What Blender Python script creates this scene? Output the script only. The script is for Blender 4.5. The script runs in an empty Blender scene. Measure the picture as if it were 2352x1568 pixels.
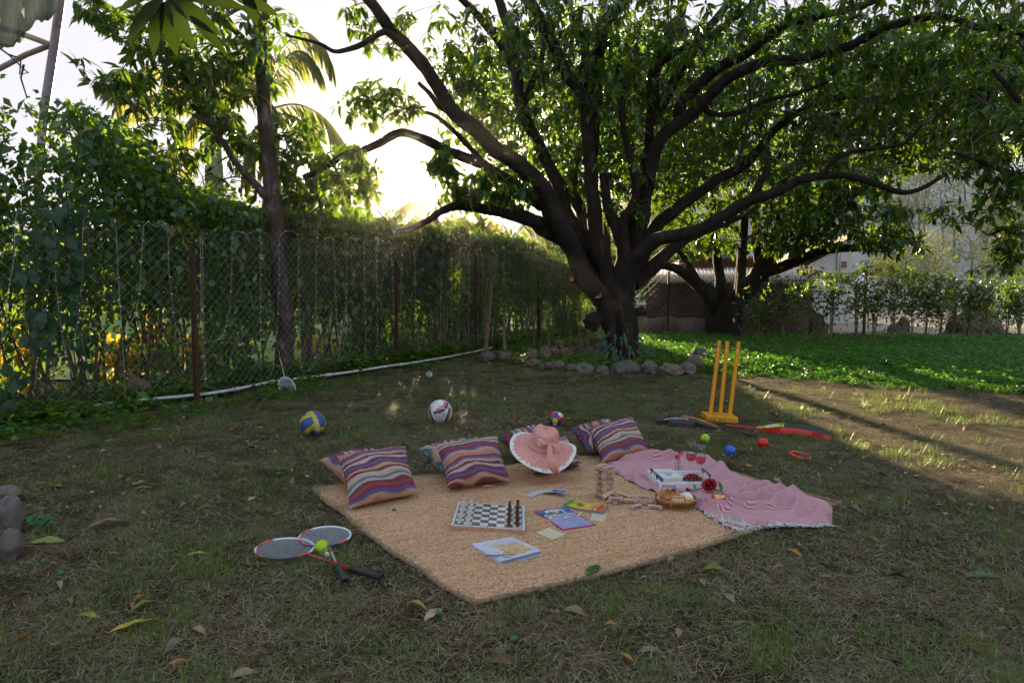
import bpy, math, random
import numpy as np
from mathutils import Vector, Matrix, Euler, Quaternion, noise

sc = bpy.context.scene
COL = sc.collection
RNG = random.Random(11)
NR = np.random.RandomState(5)
PI = math.pi

# ---------------------------------------------------------------- camera
FP, CX, CY, HC = 1568.0, 1176.0, 784.0, 1.2
TH = math.atan(119 / FP)
cd = bpy.data.cameras.new('camera')
cd.lens = 24.0; cd.sensor_width = 36.0; cd.clip_start = 0.05; cd.clip_end = 900
cam = bpy.data.objects.new('camera', cd); COL.objects.link(cam)
cam.location = (0, 0, HC); cam.rotation_euler = (PI / 2 - TH, 0, 0)
sc.camera = cam

# ---------------------------------------------------------------- daylight
SUN_EL = math.radians(9.0); SUN_AZ = math.radians(-5.2)      # low sun a little left of straight ahead
world = bpy.data.worlds.new('World'); sc.world = world; world.use_nodes = True
wn = world.node_tree; wn.nodes.clear()
sky = wn.nodes.new('ShaderNodeTexSky'); sky.sky_type = 'NISHITA'; sky.sun_disc = False
sky.sun_elevation = SUN_EL; sky.sun_rotation = SUN_AZ
sky.air_density = 1.0; sky.dust_density = 3.6; sky.ozone_density = 1.0; sky.altitude = 300
bg = wn.nodes.new('ShaderNodeBackground'); bg.inputs['Strength'].default_value = 0.15
wo = wn.nodes.new('ShaderNodeOutputWorld')
# sky capped at an even tone, golden glow added round the sun
def wnode(t, **k):
    n = wn.nodes.new(t)
    for a, v in k.items(): setattr(n, a, v)
    return n
cap = wnode('ShaderNodeVectorMath', operation='MINIMUM'); cap.inputs[1].default_value = (0.87, 0.865, 0.96); wn.links.new(sky.outputs[0], cap.inputs[0])
geo = wnode('ShaderNodeNewGeometry'); dot = wnode('ShaderNodeVectorMath', operation='DOT_PRODUCT'); dot.inputs[1].default_value = (-math.sin(SUN_AZ) * math.cos(SUN_EL), -math.cos(SUN_AZ) * math.cos(SUN_EL), -math.sin(SUN_EL)); wn.links.new(geo.outputs['Incoming'], dot.inputs[0])
acs = wnode('ShaderNodeMath', operation='ARCCOSINE'); wn.links.new(dot.outputs['Value'], acs.inputs[0])
mu = wnode('ShaderNodeMath', operation='MULTIPLY'); mu.inputs[1].default_value = -1 / math.radians(2.3); wn.links.new(acs.outputs[0], mu.inputs[0])
ex = wnode('ShaderNodeMath', operation='EXPONENT'); wn.links.new(mu.outputs[0], ex.inputs[0])
halo = wnode('ShaderNodeVectorMath', operation='SCALE'); halo.inputs[0].default_value = (8.0, 2.8, .35); wn.links.new(ex.outputs[0], halo.inputs['Scale'])
ad0 = wnode('ShaderNodeVectorMath', operation='ADD'); wn.links.new(cap.outputs[0], ad0.inputs[0]); wn.links.new(halo.outputs[0], ad0.inputs[1])
wn.links.new(ad0.outputs[0], bg.inputs[0]); wn.links.new(bg.outputs[0], wo.inputs[0])
sd = bpy.data.lights.new('sun', 'SUN'); sd.energy = 4.6; sd.angle = math.radians(0.6); sd.color = (1.0, 0.74, 0.42)
sun = bpy.data.objects.new('sun', sd); COL.objects.link(sun)
SD = Vector((math.sin(SUN_AZ) * math.cos(SUN_EL), math.cos(SUN_AZ) * math.cos(SUN_EL), math.sin(SUN_EL)))
sun.rotation_euler = SD.to_track_quat('Z', 'Y').to_euler()
sc.view_settings.view_transform = 'Standard'; sc.view_settings.look = 'None'
sc.view_settings.exposure = 2.8; sc.view_settings.gamma = 1.0
sc.render.engine = 'CYCLES'
cy = sc.cycles
cy.use_denoising = True; cy.max_bounces = 6; cy.diffuse_bounces = 3; cy.glossy_bounces = 3
cy.transmission_bounces = 6; cy.transparent_max_bounces = 12; cy.sample_clamp_indirect = 6
cy.caustics_reflective = False; cy.caustics_refractive = False

# ---------------------------------------------------------------- helpers
FW = Vector((0, math.cos(TH), -math.sin(TH))); UP = Vector((0, math.sin(TH), math.cos(TH)))
def ray(px, py):
    return FW + Vector(((px - CX) / FP, 0, 0)) + UP * ((CY - py) / FP)
def gp(px, py, z=0.0):                        # where the sight line of a measured picture point meets the level z
    d = ray(px, py); t = (z - HC) / d.z
    return Vector((0, 0, HC)) + d * t
def dp(px, py, dist):                         # the same sight line at a known distance
    d = ray(px, py)
    return Vector((0, 0, HC)) + d * (dist / d.y)
def pxm(dist): return dist / FP               # metres per picture unit there
def inframe(p, m=30):
    d = Vector(p) - Vector((0, 0, HC)); w = d.dot(FW)
    if w < .2: return False
    x = d.x / w * FP + CX; y = CY - d.dot(UP) / w * FP
    return -m < x < 2352 + m and -m < y < 1568 + m

def tag(o, label=None, cat=None, group=None, kind=None):
    if label: o['label'] = label
    if cat: o['category'] = cat
    if group: o['group'] = group
    if kind: o['kind'] = kind
    return o
def empty(name, loc, label=None, cat=None, group=None, rz=0.0, rot=None):
    o = bpy.data.objects.new(name, None); COL.objects.link(o)
    o.empty_display_size = .05
    o.location = loc; o.rotation_euler = rot if rot is not None else (0, 0, rz)
    return tag(o, label, cat, group)
def copy_tree(o, parent=None):
    c = o.copy(); COL.objects.link(c); c.parent = parent
    for ch in list(o.children): copy_tree(ch, c)
    return c

class MB:
    def __init__(s): s.v = []; s.f = []; s.mi = []; s.uv = None; s.M = None
    def add(s, vs, fs, mi=0):
        b = len(s.v)
        if s.M is not None: s.v.extend(tuple(s.M @ Vector(p)) for p in vs)
        else: s.v.extend(tuple(p) for p in vs)
        s.f.extend(tuple(i + b for i in f) for f in fs); s.mi.extend([mi] * len(fs)); return s
    def box(s, c, d, rz=0.0, R=None, mi=0):
        c = Vector(c); h = [k / 2 for k in d]
        R = R if R is not None else Matrix.Rotation(rz, 3, 'Z')
        vs = [c + R @ Vector((x * h[0], y * h[1], z * h[2])) for z in (-1, 1) for y in (-1, 1) for x in (-1, 1)]
        return s.add(vs, [(0, 2, 3, 1), (4, 5, 7, 6), (0, 1, 5, 4), (2, 6, 7, 3), (0, 4, 6, 2), (1, 3, 7, 5)], mi)
    def hexa(s, bot, top, mi=0):              # four lower corners, four upper corners, same order
        return s.add(list(bot) + list(top), [(3, 2, 1, 0), (4, 5, 6, 7), (0, 1, 5, 4), (1, 2, 6, 5), (2, 3, 7, 6), (3, 0, 4, 7)], mi)
    def tube(s, pts, rad, n=8, caps=True, closed=False, mi=0, jit=0.0, flat=1.0):
        pts = [Vector(p) for p in pts]; m = len(pts)
        if not hasattr(rad, '__len__'): rad = [rad] * m
        vs = []; fs = []; nrm = None
        for i, p in enumerate(pts):
            if closed: t = pts[(i + 1) % m] - pts[i - 1]
            else: t = pts[min(i + 1, m - 1)] - pts[max(i - 1, 0)]
            if t.length < 1e-9: t = Vector((0, 0, 1))
            t.normalize()
            if nrm is None:
                nrm = t.orthogonal().normalized() if abs(t.z) > .95 else t.cross(Vector((0, 0, 1))).normalized()
            nrm = (nrm - t * nrm.dot(t)).normalized(); bn = t.cross(nrm)
            for k in range(n):
                a = 2 * PI * k / n; r = rad[i]
                if jit: r *= 1 + jit * noise.noise(p * 6 + Vector((math.cos(a) * 1.3, math.sin(a) * 1.3, i * .15)))
                vs.append(p + nrm * (math.cos(a) * r) + bn * (math.sin(a) * r * flat))
        seg = m if closed else m - 1
        for i in range(seg):
            j = (i + 1) % m
            for k in range(n):
                l = (k + 1) % n
                fs.append((i * n + k, j * n + k, j * n + l, i * n + l)[::-1])
        if caps and not closed:
            fs.append(tuple(range(n))); fs.append(tuple((m - 1) * n + k for k in range(n))[::-1])
        return s.add(vs, fs, mi)
    def cyl(s, p0, p1, r0, r1=None, n=12, mi=0, caps=True): return s.tube([p0, p1], [r0, r0 if r1 is None else r1], n, caps, mi=mi)
    def lathe(s, prof, n=24, c=(0, 0, 0), mi=0):
        c = Vector(c); vs = []; fs = []
        for r, z in prof:
            for k in range(n):
                a = 2 * PI * k / n; vs.append(c + Vector((r * math.cos(a), r * math.sin(a), z)))
        for i in range(len(prof) - 1):
            for k in range(n):
                l = (k + 1) % n; fs.append((i * n + k, i * n + l, (i + 1) * n + l, (i + 1) * n + k))
        if prof[0][0] > 1e-4: fs.append(tuple(range(n))[::-1])
        if prof[-1][0] > 1e-4: fs.append(tuple((len(prof) - 1) * n + k for k in range(n)))
        return s.add(vs, fs, mi)
    def ell(s, c, r, nu=16, nv=10, mi=0, R=None, jit=0.0, seed=0.0, flatz=None):
        c = Vector(c); r = r if hasattr(r, '__len__') else (r, r, r); vs = []; fs = []
        for j in range(nv + 1):
            th = PI * j / nv
            for k in range(nu):
                a = 2 * PI * k / nu
                d = Vector((math.sin(th) * math.cos(a), math.sin(th) * math.sin(a), math.cos(th)))
                q = 1.0
                if jit: q += jit * noise.noise(d * 1.6 + Vector((seed, seed * .7, 0))) + jit * .4 * noise.noise(d * 4 + Vector((seed, 3, seed)))
                p = Vector((d.x * r[0] * q, d.y * r[1] * q, d.z * r[2] * q))
                if R is not None: p = R @ p
                vs.append(c + p)
        for j in range(nv):
            for k in range(nu):
                l = (k + 1) % nu; fs.append((j * nu + k, (j + 1) * nu + k, (j + 1) * nu + l, j * nu + l))
        return s.add(vs, fs, mi)
    def torus(s, c, R, r, n=48, m=10, M=None, mi=0, sy=1.0):
        pts = []
        for k in range(n):
            a = 2 * PI * k / n; p = Vector((R * math.cos(a), R * sy * math.sin(a), 0))
            if M is not None: p = M @ p
            pts.append(Vector(c) + p)
        return s.tube(pts, r, m, closed=True, mi=mi)
    def prism(s, pts, z0, z1, mi=0):
        n = len(pts)
        vs = [(p[0], p[1], z0) for p in pts] + [(p[0], p[1], z1) for p in pts]
        fs = [tuple(range(n))[::-1], tuple(range(n, 2 * n))] + [(i, (i + 1) % n, n + (i + 1) % n, n + i) for i in range(n)]
        return s.add(vs, fs, mi)
    def build(s, name, mats, parent=None, smooth=True, loc=None, rot=None, bevel=0, seg=2, solid=0, sub=0, auto=None):
        me = bpy.data.meshes.new(name); me.from_pydata(s.v, [], s.f)
        mats = mats if isinstance(mats, (list, tuple)) else [mats]
        for m in mats: me.materials.append(m)
        if len(mats) > 1: me.polygons.foreach_set('material_index', s.mi)
        if smooth: me.polygons.foreach_set('use_smooth', [True] * len(s.f))
        if s.uv is not None:
            ul = me.uv_layers.new(name='UVMap'); li = np.zeros(len(me.loops), dtype=np.int32); me.loops.foreach_get('vertex_index', li)
            ul.data.foreach_set('uv', np.asarray(s.uv, dtype=np.float32)[li].ravel())
        me.update()
        if auto is not None:
            try: me.set_sharp_from_angle(angle=math.radians(auto))
            except Exception: pass
        o = bpy.data.objects.new(name, me); COL.objects.link(o)
        if parent is not None: o.parent = parent
        if loc is not None: o.location = loc
        if rot is not None: o.rotation_euler = rot
        if solid:
            md = o.modifiers.new('solid', 'SOLIDIFY'); md.thickness = solid; md.offset = -1
        if bevel:
            md = o.modifiers.new('bevel', 'BEVEL'); md.width = bevel; md.segments = seg; md.limit_method = 'ANGLE'; md.angle_limit = .7
        if sub:
            md = o.modifiers.new('sub', 'SUBSURF'); md.levels = sub; md.render_levels = sub
        return o

def link_mesh(name, me, parent=None, M=None):
    o = bpy.data.objects.new(name, me); COL.objects.link(o)
    if parent is not None: o.parent = parent
    if M is not None: o.matrix_basis = M
    return o
def grid_mb(nu, nv, fn, uv=None, mb=None):    # fn(u, v) -> point, u and v in 0..1
    mb = mb or MB(); vs = []; uvs = []
    for j in range(nv + 1):
        for i in range(nu + 1):
            u, v = i / nu, j / nv; vs.append(fn(u, v)); uvs.append(uv(u, v) if uv else (u, v))
    fs = [(j * (nu + 1) + i, j * (nu + 1) + i + 1, (j + 1) * (nu + 1) + i + 1, (j + 1) * (nu + 1) + i) for j in range(nv) for i in range(nu)]
    mb.uv = (mb.uv or []) + uvs; mb.add(vs, fs); return mb
def spline(pts, n):                            # Catmull-Rom through points, n samples per span
    P = [Vector(p) for p in pts]; out = []
    for i in range(len(P) - 1):
        a = P[max(i - 1, 0)]; b = P[i]; c = P[i + 1]; d = P[min(i + 2, len(P) - 1)]
        for k in range(n):
            t = k / n
            out.append(.5 * ((2 * b) + (c - a) * t + (2 * a - 5 * b + 4 * c - d) * t * t + (3 * b - a - 3 * c + d) * t ** 3))
    out.append(P[-1]); return out
_tx = {}
def text_geo(body, size=1.0, bold=0.0):
    key = (body, bold)
    if key not in _tx:
        cu = bpy.data.curves.new('t', 'FONT'); cu.body = body; cu.size = 1; cu.align_x = 'CENTER'; cu.align_y = 'CENTER'
        cu.offset = bold; cu.resolution_u = 2
        ob = bpy.data.objects.new('t', cu); COL.objects.link(ob)
        dg = bpy.context.evaluated_depsgraph_get(); dg.update()
        me = ob.evaluated_get(dg).to_mesh()
        _tx[key] = ([tuple(v.co) for v in me.vertices], [tuple(p.vertices) for p in me.polygons])
        ob.evaluated_get(dg).to_mesh_clear(); bpy.data.objects.remove(ob); bpy.data.curves.remove(cu)
    vs, fs = _tx[key]
    return [(x * size, y * size, 0) for x, y, z in vs], fs
def text(mb, body, size, fn, bold=0.0, mi=0):  # fn maps flat lettering (x, y) onto its surface
    vs, fs = text_geo(body, size, bold)
    mb.add([fn(x, y) for x, y, z in vs], fs, mi)

# ---------------------------------------------------------------- materials
def nt(name):
    m = bpy.data.materials.new(name); m.use_nodes = True; t = m.node_tree
    return m, t, t.nodes['Principled BSDF']
def L(t, a, b): t.links.new(a, b)
def N(t, typ, **kw):
    n = t.nodes.new(typ)
    for k, v in kw.items():
        if k.startswith('i_'):
            key = k[2:]; key = int(key) if key.isdigit() else key.replace('_', ' ')
            n.inputs[key].default_value = v
        else: setattr(n, k, v)
    return n
def nospec(m, v=.15):
    m.node_tree.nodes['Principled BSDF'].inputs['Specular IOR Level'].default_value = v; return m
def math_(t, op, a, b=None, c=None, clamp=False):
    n = t.nodes.new('ShaderNodeMath'); n.operation = op; n.use_clamp = clamp
    for i, x in enumerate((a, b, c)):
        if x is None: continue
        if isinstance(x, (int, float)): n.inputs[i].default_value = x
        else: t.links.new(x, n.inputs[i])
    return n.outputs[0]
def ramp(t, fac, stops, interp='LINEAR'):
    n = t.nodes.new('ShaderNodeValToRGB'); cr = n.color_ramp; cr.interpolation = interp
    while len(cr.elements) < len(stops): cr.elements.new(.5)
    for e, (p, c) in zip(cr.elements, stops): e.position = p; e.color = (*c, 1) if len(c) == 3 else c
    t.links.new(fac, n.inputs[0]); return n.outputs[0]
def mixc(t, fac, a, b):
    n = t.nodes.new('ShaderNodeMix'); n.data_type = 'RGBA'
    for s, x in ((0, fac), (6, a), (7, b)):
        if isinstance(x, (int, float)): n.inputs[s].default_value = x
        elif isinstance(x, tuple): n.inputs[s].default_value = (*x, 1)
        else: t.links.new(x, n.inputs[s])
    return n.outputs[2]
def coord(t, kind='Object', scale=(1, 1, 1), rot=(0, 0, 0)):
    tc = t.nodes.new('ShaderNodeTexCoord'); mp = t.nodes.new('ShaderNodeMapping')
    mp.inputs['Scale'].default_value = scale; mp.inputs['Rotation'].default_value = rot
    t.links.new(tc.outputs[kind], mp.inputs[0]); return mp.outputs[0]
def noise_(t, vec, scale, detail=4, rough=.55, dist=0):
    n = t.nodes.new('ShaderNodeTexNoise'); n.inputs['Scale'].default_value = scale; n.inputs['Detail'].default_value = detail
    n.inputs['Roughness'].default_value = rough; n.inputs['Distortion'].default_value = dist
    t.links.new(vec, n.inputs['Vector']); return n.outputs['Fac']
def bump_(t, bs, h, strength=.5, dist=.01):
    b = t.nodes.new('ShaderNodeBump'); b.inputs['Strength'].default_value = strength; b.inputs['Distance'].default_value = dist
    t.links.new(h, b.inputs['Height']); t.links.new(b.outputs[0], bs.inputs['Normal'])
def mat(name, c, c2=None, sc_=8, rough=.6, bump=0, bsc=None, bd=.005, metal=0, spec=.5, stretch=(1, 1, 1), wear=0, coat=0, lo=.35, hi=.65):
    m, t, b = nt(name)
    b.inputs['Roughness'].default_value = rough; b.inputs['Metallic'].default_value = metal
    b.inputs['Specular IOR Level'].default_value = spec; b.inputs['Coat Weight'].default_value = coat
    v = coord(t, scale=stretch)
    if c2 is None: c2 = tuple(k * .82 for k in c)
    f = noise_(t, v, sc_, 5)
    L(t, ramp(t, f, [(lo, c), (hi, c2)]), b.inputs['Base Color'])
    f2 = noise_(t, v, (bsc or sc_ * 4), 4)
    L(t, math_(t, 'ADD', math_(t, 'MULTIPLY', f2, .25), rough - .12, clamp=True), b.inputs['Roughness'])
    if bump: bump_(t, b, noise_(t, v, bsc or sc_ * 4, 6), bump, bd)
    return m
def leaf_mat(name, stops, tr, rough=.38, spec=.5, trf=.4, obj_random=False):
    m, t, b = nt(name)
    at = N(t, 'ShaderNodeAttribute', attribute_name='v'); fac = at.outputs['Fac']
    if obj_random:
        oi = N(t, 'ShaderNodeObjectInfo')
        fac = math_(t, 'FRACT', math_(t, 'ADD', fac, oi.outputs['Random']))
    c = ramp(t, fac, stops)
    L(t, c, b.inputs['Base Color']); b.inputs['Roughness'].default_value = rough; b.inputs['Specular IOR Level'].default_value = spec
    L(t, math_(t, 'ADD', math_(t, 'MULTIPLY', noise_(t, coord(t), 9, 2), .3), rough - .15), b.inputs['Roughness'])
    tl = N(t, 'ShaderNodeBsdfTranslucent'); ct = mixc(t, .6, c, tr)
    L(t, ct, tl.inputs[0])
    mx = N(t, 'ShaderNodeMixShader'); mx.inputs[0].default_value = trf
    out = t.nodes['Material Output']
    L(t, b.outputs[0], mx.inputs[1]); L(t, tl.outputs[0], mx.inputs[2]); L(t, mx.outputs[0], out.inputs[0])
    return m

# ---------------------------------------------------------------- many small leaves as real geometry
def leafshape(kind, curl=0.0, seed=0):
    if kind == 'long':                         # folded along the midrib, drooping tip
        z = curl
        v = [(0, 0, 0), (.28, .5, .05), (.28, 0, 0), (.28, -.5, .05), (.66, .44, -.02 - z), (.66, 0, -.06 - z), (.66, -.44, -.02 - z), (1, 0, -.16 - 2.2 * z)]
        f = [(0, 2, 1), (0, 3, 2), (1, 2, 5), (1, 5, 4), (2, 3, 6), (2, 6, 5), (4, 5, 7), (5, 6, 7)]
    elif kind == 'oval':
        v = [(0, 0, 0), (.45, .5, .03), (.5, 0, -.03), (.45, -.5, .03), (1, 0, -.1 - curl)]
        f = [(0, 2, 1), (0, 3, 2), (1, 2, 4), (2, 3, 4)]
    else:                                      # two triangles
        v = [(0, 0, 0), (.45, .5, .04), (1, 0, -.08 - curl), (.45, -.5, .04)]
        f = [(0, 2, 1), (0, 3, 2)]
    return np.array(v, dtype=np.float64), np.array(f, dtype=np.int64)
def unit(a): return a / np.maximum(np.linalg.norm(a, axis=1, keepdims=True), 1e-9)
def frames(X, Nn):
    X = unit(X); Y = unit(np.cross(Nn, X)); Z = np.cross(X, Y); return X, Y, Z
def tri_mesh(name, V, T, attr=None, m=None):
    me = bpy.data.meshes.new(name); nv, nf = len(V), len(T)
    me.vertices.add(nv); me.vertices.foreach_set('co', V.astype(np.float32).ravel())
    me.loops.add(nf * 3); me.loops.foreach_set('vertex_index', T.astype(np.int32).ravel())
    me.polygons.add(nf); me.polygons.foreach_set('loop_start', np.arange(0, nf * 3, 3, dtype=np.int32))
    me.polygons.foreach_set('loop_total', np.full(nf, 3, dtype=np.int32)) if False else None
    me.update(calc_edges=True)
    if attr is not None:
        a = me.attributes.new('v', 'FLOAT', 'POINT'); a.data.foreach_set('value', attr.astype(np.float32))
    if m is not None: me.materials.append(m)
    return me
def leaves(name, P, X, Nn, Ln, Wd, m, parent=None, kind='oval', curls=(0, .05, .12), kindtag='stuff', loc=None):
    X, Y, Z = frames(X, Nn); n = len(P); sel = NR.randint(0, len(curls), n); VV = []; TT = []; AA = []; base = 0
    rnd = NR.rand(n)
    for k, c in enumerate(curls):
        v, f = leafshape(kind, c); I = np.where(sel == k)[0]
        if not len(I): continue
        Ls, Ws = Ln[I][:, None, None], Wd[I][:, None, None]
        V = P[I][:, None, :] + Ls * v[None, :, 0:1] * X[I][:, None, :] + Ws * v[None, :, 1:2] * Y[I][:, None, :] + Ls * v[None, :, 2:3] * Z[I][:, None, :]
        T = f[None] + (np.arange(len(I)) * len(v))[:, None, None] + base
        VV.append(V.reshape(-1, 3)); TT.append(T.reshape(-1, 3)); AA.append(np.repeat(rnd[I], len(v))); base += len(I) * len(v)
    V = np.concatenate(VV)
    if loc is not None: V = V - np.array(loc)
    me = tri_mesh(name, V, np.concatenate(TT), np.concatenate(AA), m)
    o = bpy.data.objects.new(name, me); COL.objects.link(o)
    if parent is not None: o.parent = parent
    elif loc is not None: o.location = loc
    if kindtag: o['kind'] = kindtag
    return o
def rvec(n):
    a = NR.normal(size=(n, 3)); return unit(a)
def rosette(C, per, length, droop=.55, spread=.04):
    """whorls of hanging leaves round the twig ends C -> positions, directions, normals, lengths"""
    n = len(C); k = NR.randint(per[0], per[1] + 1, n); idx = np.repeat(np.arange(n), k); m = len(idx)
    ax = unit(rvec(n) * .8 + np.array([0, 0, .3]))[idx]
    a = NR.rand(m) * 2 * PI
    t1 = unit(np.cross(ax, rvec(n)[idx])); t2 = np.cross(ax, t1)
    rad = t1 * np.cos(a)[:, None] + t2 * np.sin(a)[:, None]
    X = unit(rad + ax * (NR.rand(m)[:, None] * .7 - .1) - np.array([0, 0, 1]) * (droop * (.4 + NR.rand(m)))[:, None])
    P = C[idx] + ax * (NR.rand(m)[:, None] - .5) * spread * 2 + rad * .01
    Nn = unit(np.array([0, 0, 1.0]) + rvec(m) * .55 + ax * .3)
    Ln = length * (.65 + .6 * NR.rand(m)); return P, X, Nn, Ln
def blob_pts(blobs):
    out = []
    for (px, py, d, rx, ry, rd, n) in blobs:
        c = np.array(dp(px, py, d)); s = pxm(d)
        u = rvec(n) * (NR.rand(n, 1) ** .42)
        out.append(c + u * np.array([rx * s, rd, ry * s]))
    return np.concatenate(out)
def twigs(C, nodes, major=10, r0=.022, r1=.005, sag=.1):
    """connect each twig end to the wood already there; returns a mesh builder"""
    mb = MB(); nd = [np.array(p) for p in nodes]; C = C[NR.permutation(len(C))]
    nm = max(1, len(C) // major)
    arr = np.array(nd)
    def nearest(c, arr):
        # prefer wood that lies lower or level, so twigs rise outwards
        dlt = arr - c; dd = np.linalg.norm(dlt, axis=1) + np.maximum(dlt[:, 2], 0) * .8
        return arr[int(np.argmin(dd))]
    new = []
    for i, c in enumerate(C):
        p = nearest(c, arr); d = c - p; ln = np.linalg.norm(d)
        if ln < .03: continue
        mid = p + d * .5 + NR.normal(size=3) * ln * .1 + np.array([0, 0, sag * ln * .6])
        big = i < nm
        if big:
            q = spline([p, mid, c], 4); rr = [max(.006, r0 * (.4 + .35 * ln) * (1 - .75 * k / 8)) for k in range(9)]
            mb.tube(q, rr, 6, caps=False)
            new.extend(np.array(x) for x in q[1:]); arr = np.array(nd + new)
        else:
            mb.tube([p, mid, c], [r1, r1 * .8, r1 * .5], 4, caps=False)
    return mb
# ---------------------------------------------------------------- leaf and bark colours
G_MANGO = [(0, (.008, .030, .007)), (.35, (.016, .054, .008)), (.8, (.032, .090, .009)), (.93, (.085, .13, .012)), (1, (.24, .17, .02))]
G_HEDGE = [(0, (.015, .045, .012)), (.5, (.030, .095, .010)), (.9, (.065, .16, .014)), (.97, (.18, .22, .02)), (1, (.35, .16, .03))]
G_COVER = [(0, (.02, .09, .012)), (.5, (.045, .15, .018)), (1, (.09, .23, .025))]
M_MANGO = leaf_mat('mango_leaf', G_MANGO, (.24, .44, .008), rough=.33, spec=.6, trf=.34)
M_MANGO1 = leaf_mat('mango_leaf_single', G_MANGO, (.20, .34, .015), rough=.42, spec=.45, trf=.42, obj_random=True)
M_HEDGE = leaf_mat('hedge_leaf', G_HEDGE, (.30, .52, .006), rough=.42, spec=.32, trf=.36)
M_COVER = leaf_mat('cover_leaf', G_COVER, (.16, .42, .02), rough=.5, trf=.35, spec=.35)
M_VINE = leaf_mat('vine_leaf', [(0, (.012, .05, .03)), (1, (.04, .12, .05))], (.12, .3, .04), rough=.5, trf=.3)
M_PALM = leaf_mat('palm_leaf', [(0, (.03, .07, .03)), (.6, (.07, .13, .04)), (1, (.16, .2, .05))], (.38, .4, .04), rough=.35, trf=.45)
M_FARLEAF = leaf_mat('hazed_distant_leaf', [(0, (.16, .20, .10)), (.6, (.26, .28, .17)), (.85, (.38, .36, .18)), (1, (.55, .38, .12))], (.4, .45, .08), rough=.7, trf=.3)  # pale greens carry the distance haze in the leaf colour
def bark(name, a, b, k=1.0):
    m, t, s = nt(name); v = coord(t, scale=(1, 1, .45))
    f = noise_(t, v, 9 * k, 8, .65, .6); g = noise_(t, v, 34 * k, 6, .7, .3)
    c = ramp(t, f, [(.32, a), (.55, b), (.68, tuple(min(1, x * 3.2) for x in b))])
    L(t, mixc(t, math_(t, 'MULTIPLY', g, .55), c, (.02, .018, .015)), s.inputs['Base Color'])
    s.inputs['Roughness'].default_value = .9; s.inputs['Specular IOR Level'].default_value = .25
    bump_(t, s, math_(t, 'ADD', f, math_(t, 'MULTIPLY', g, .5)), .9, .03); return m
M_BARK = bark('mango_bark', (.007, .0055, .005), (.022, .016, .013))
M_BARK2 = bark('grey_bark', (.045, .034, .032), (.09, .068, .062))
M_TWIG = mat('twig', (.07, .055, .04), (.12, .095, .07), 12, .85)
M_STEM = mat('dry_stem', (.13, .09, .055), (.22, .16, .10), 20, .85)

# ---------------------------------------------------------------- ground
RUG = [gp(718, 1125), gp(1093, 1390), gp(1930, 1160), gp(1495, 1036)]
RUGM = [(RUG[0].lerp(RUG[1], k / 8) + Vector((-.82, -.57, 0)) * (.045 * math.sin(PI * k / 8) + .004)) for k in range(8)] + [(RUG[1].lerp(RUG[2], k / 8) + Vector((.53, -.85, 0)) * (.055 * math.sin(PI * min(1, k / 8 * 1.25)) + .012)) for k in range(8)] + [RUG[2], RUG[3]]
def in_poly(x, y, poly):
    c = np.zeros(np.shape(x), bool); n = len(poly)
    for i in range(n):
        x1, y1 = poly[i][0], poly[i][1]; x2, y2 = poly[(i + 1) % n][0], poly[(i + 1) % n][1]
        hit = ((y1 > y) != (y2 > y)) & (x < (x2 - x1) * (y - y1) / (y2 - y1 + 1e-12) + x1); c ^= hit
    return c
def gz(x, y):                                  # gentle unevenness, flat round the rug
    d = math.hypot((x - .4) / 2.6, (y - 4.4) / 2.4); k = min(1, max(0, d - 1))
    return k * (.028 * noise.noise(Vector((x * .8, y * .8, 0))) + .012 * noise.noise(Vector((x * 3, y * 3, 5))))
gm = MB(); vs = []; fs = []
xs = list(np.linspace(-9, 12, 150)); ys = list(np.linspace(1.2, 19, 140))
xs = [-140, -60, -25, -14] + xs + [18, 30, 70, 160]; ys = [-160, -60, -20, -6] + ys + [24, 36, 60, 110, 200]
for y in ys:
    for x in xs:
        inn = -9 <= x <= 12 and 1.2 <= y <= 19
        vs.append((x, y, gz(x, y) if inn else 0))
nx = len(xs)
fs = [(j * nx + i, j * nx + i + 1, (j + 1) * nx + i + 1, (j + 1) * nx + i) for j in range(len(ys) - 1) for i in range(nx - 1)]
gm.add(vs, fs)
m, t, b = nt('dry_turf'); v = coord(t)
big = noise_(t, v, .9, 5, .6); mid = noise_(t, v, 7, 6, .7, .5); fine = noise_(t, v, 90, 6, .8, 1.5); wisp = noise_(t, coord(t, scale=(1, .35, 1), rot=(0, 0, .6)), 55, 6, .75, 3)
base = ramp(t, fine, [(.3, (.022, .015, .008)), (.5, (.085, .062, .034)), (.68, (.20, .155, .09))])
gr = ramp(t, wisp, [(.32, (.02, .024, .008)), (.5, (.055, .062, .022)), (.66, (.15, .14, .06))])
msk = math_(t, 'ADD', math_(t, 'MULTIPLY', big, 1.2), math_(t, 'MULTIPLY', mid, .8))
L(t, mixc(t, ramp(t, msk, [(.9, (0, 0, 0)), (1.12, (1, 1, 1))]), base, gr), b.inputs['Base Color'])
b.inputs['Roughness'].default_value = .95; b.inputs['Specular IOR Level'].default_value = .08
bump_(t, b, math_(t, 'ADD', fine, wisp), 1.0, .03)
ground = gm.build('ground', m); tag(ground, kind='structure')

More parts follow.
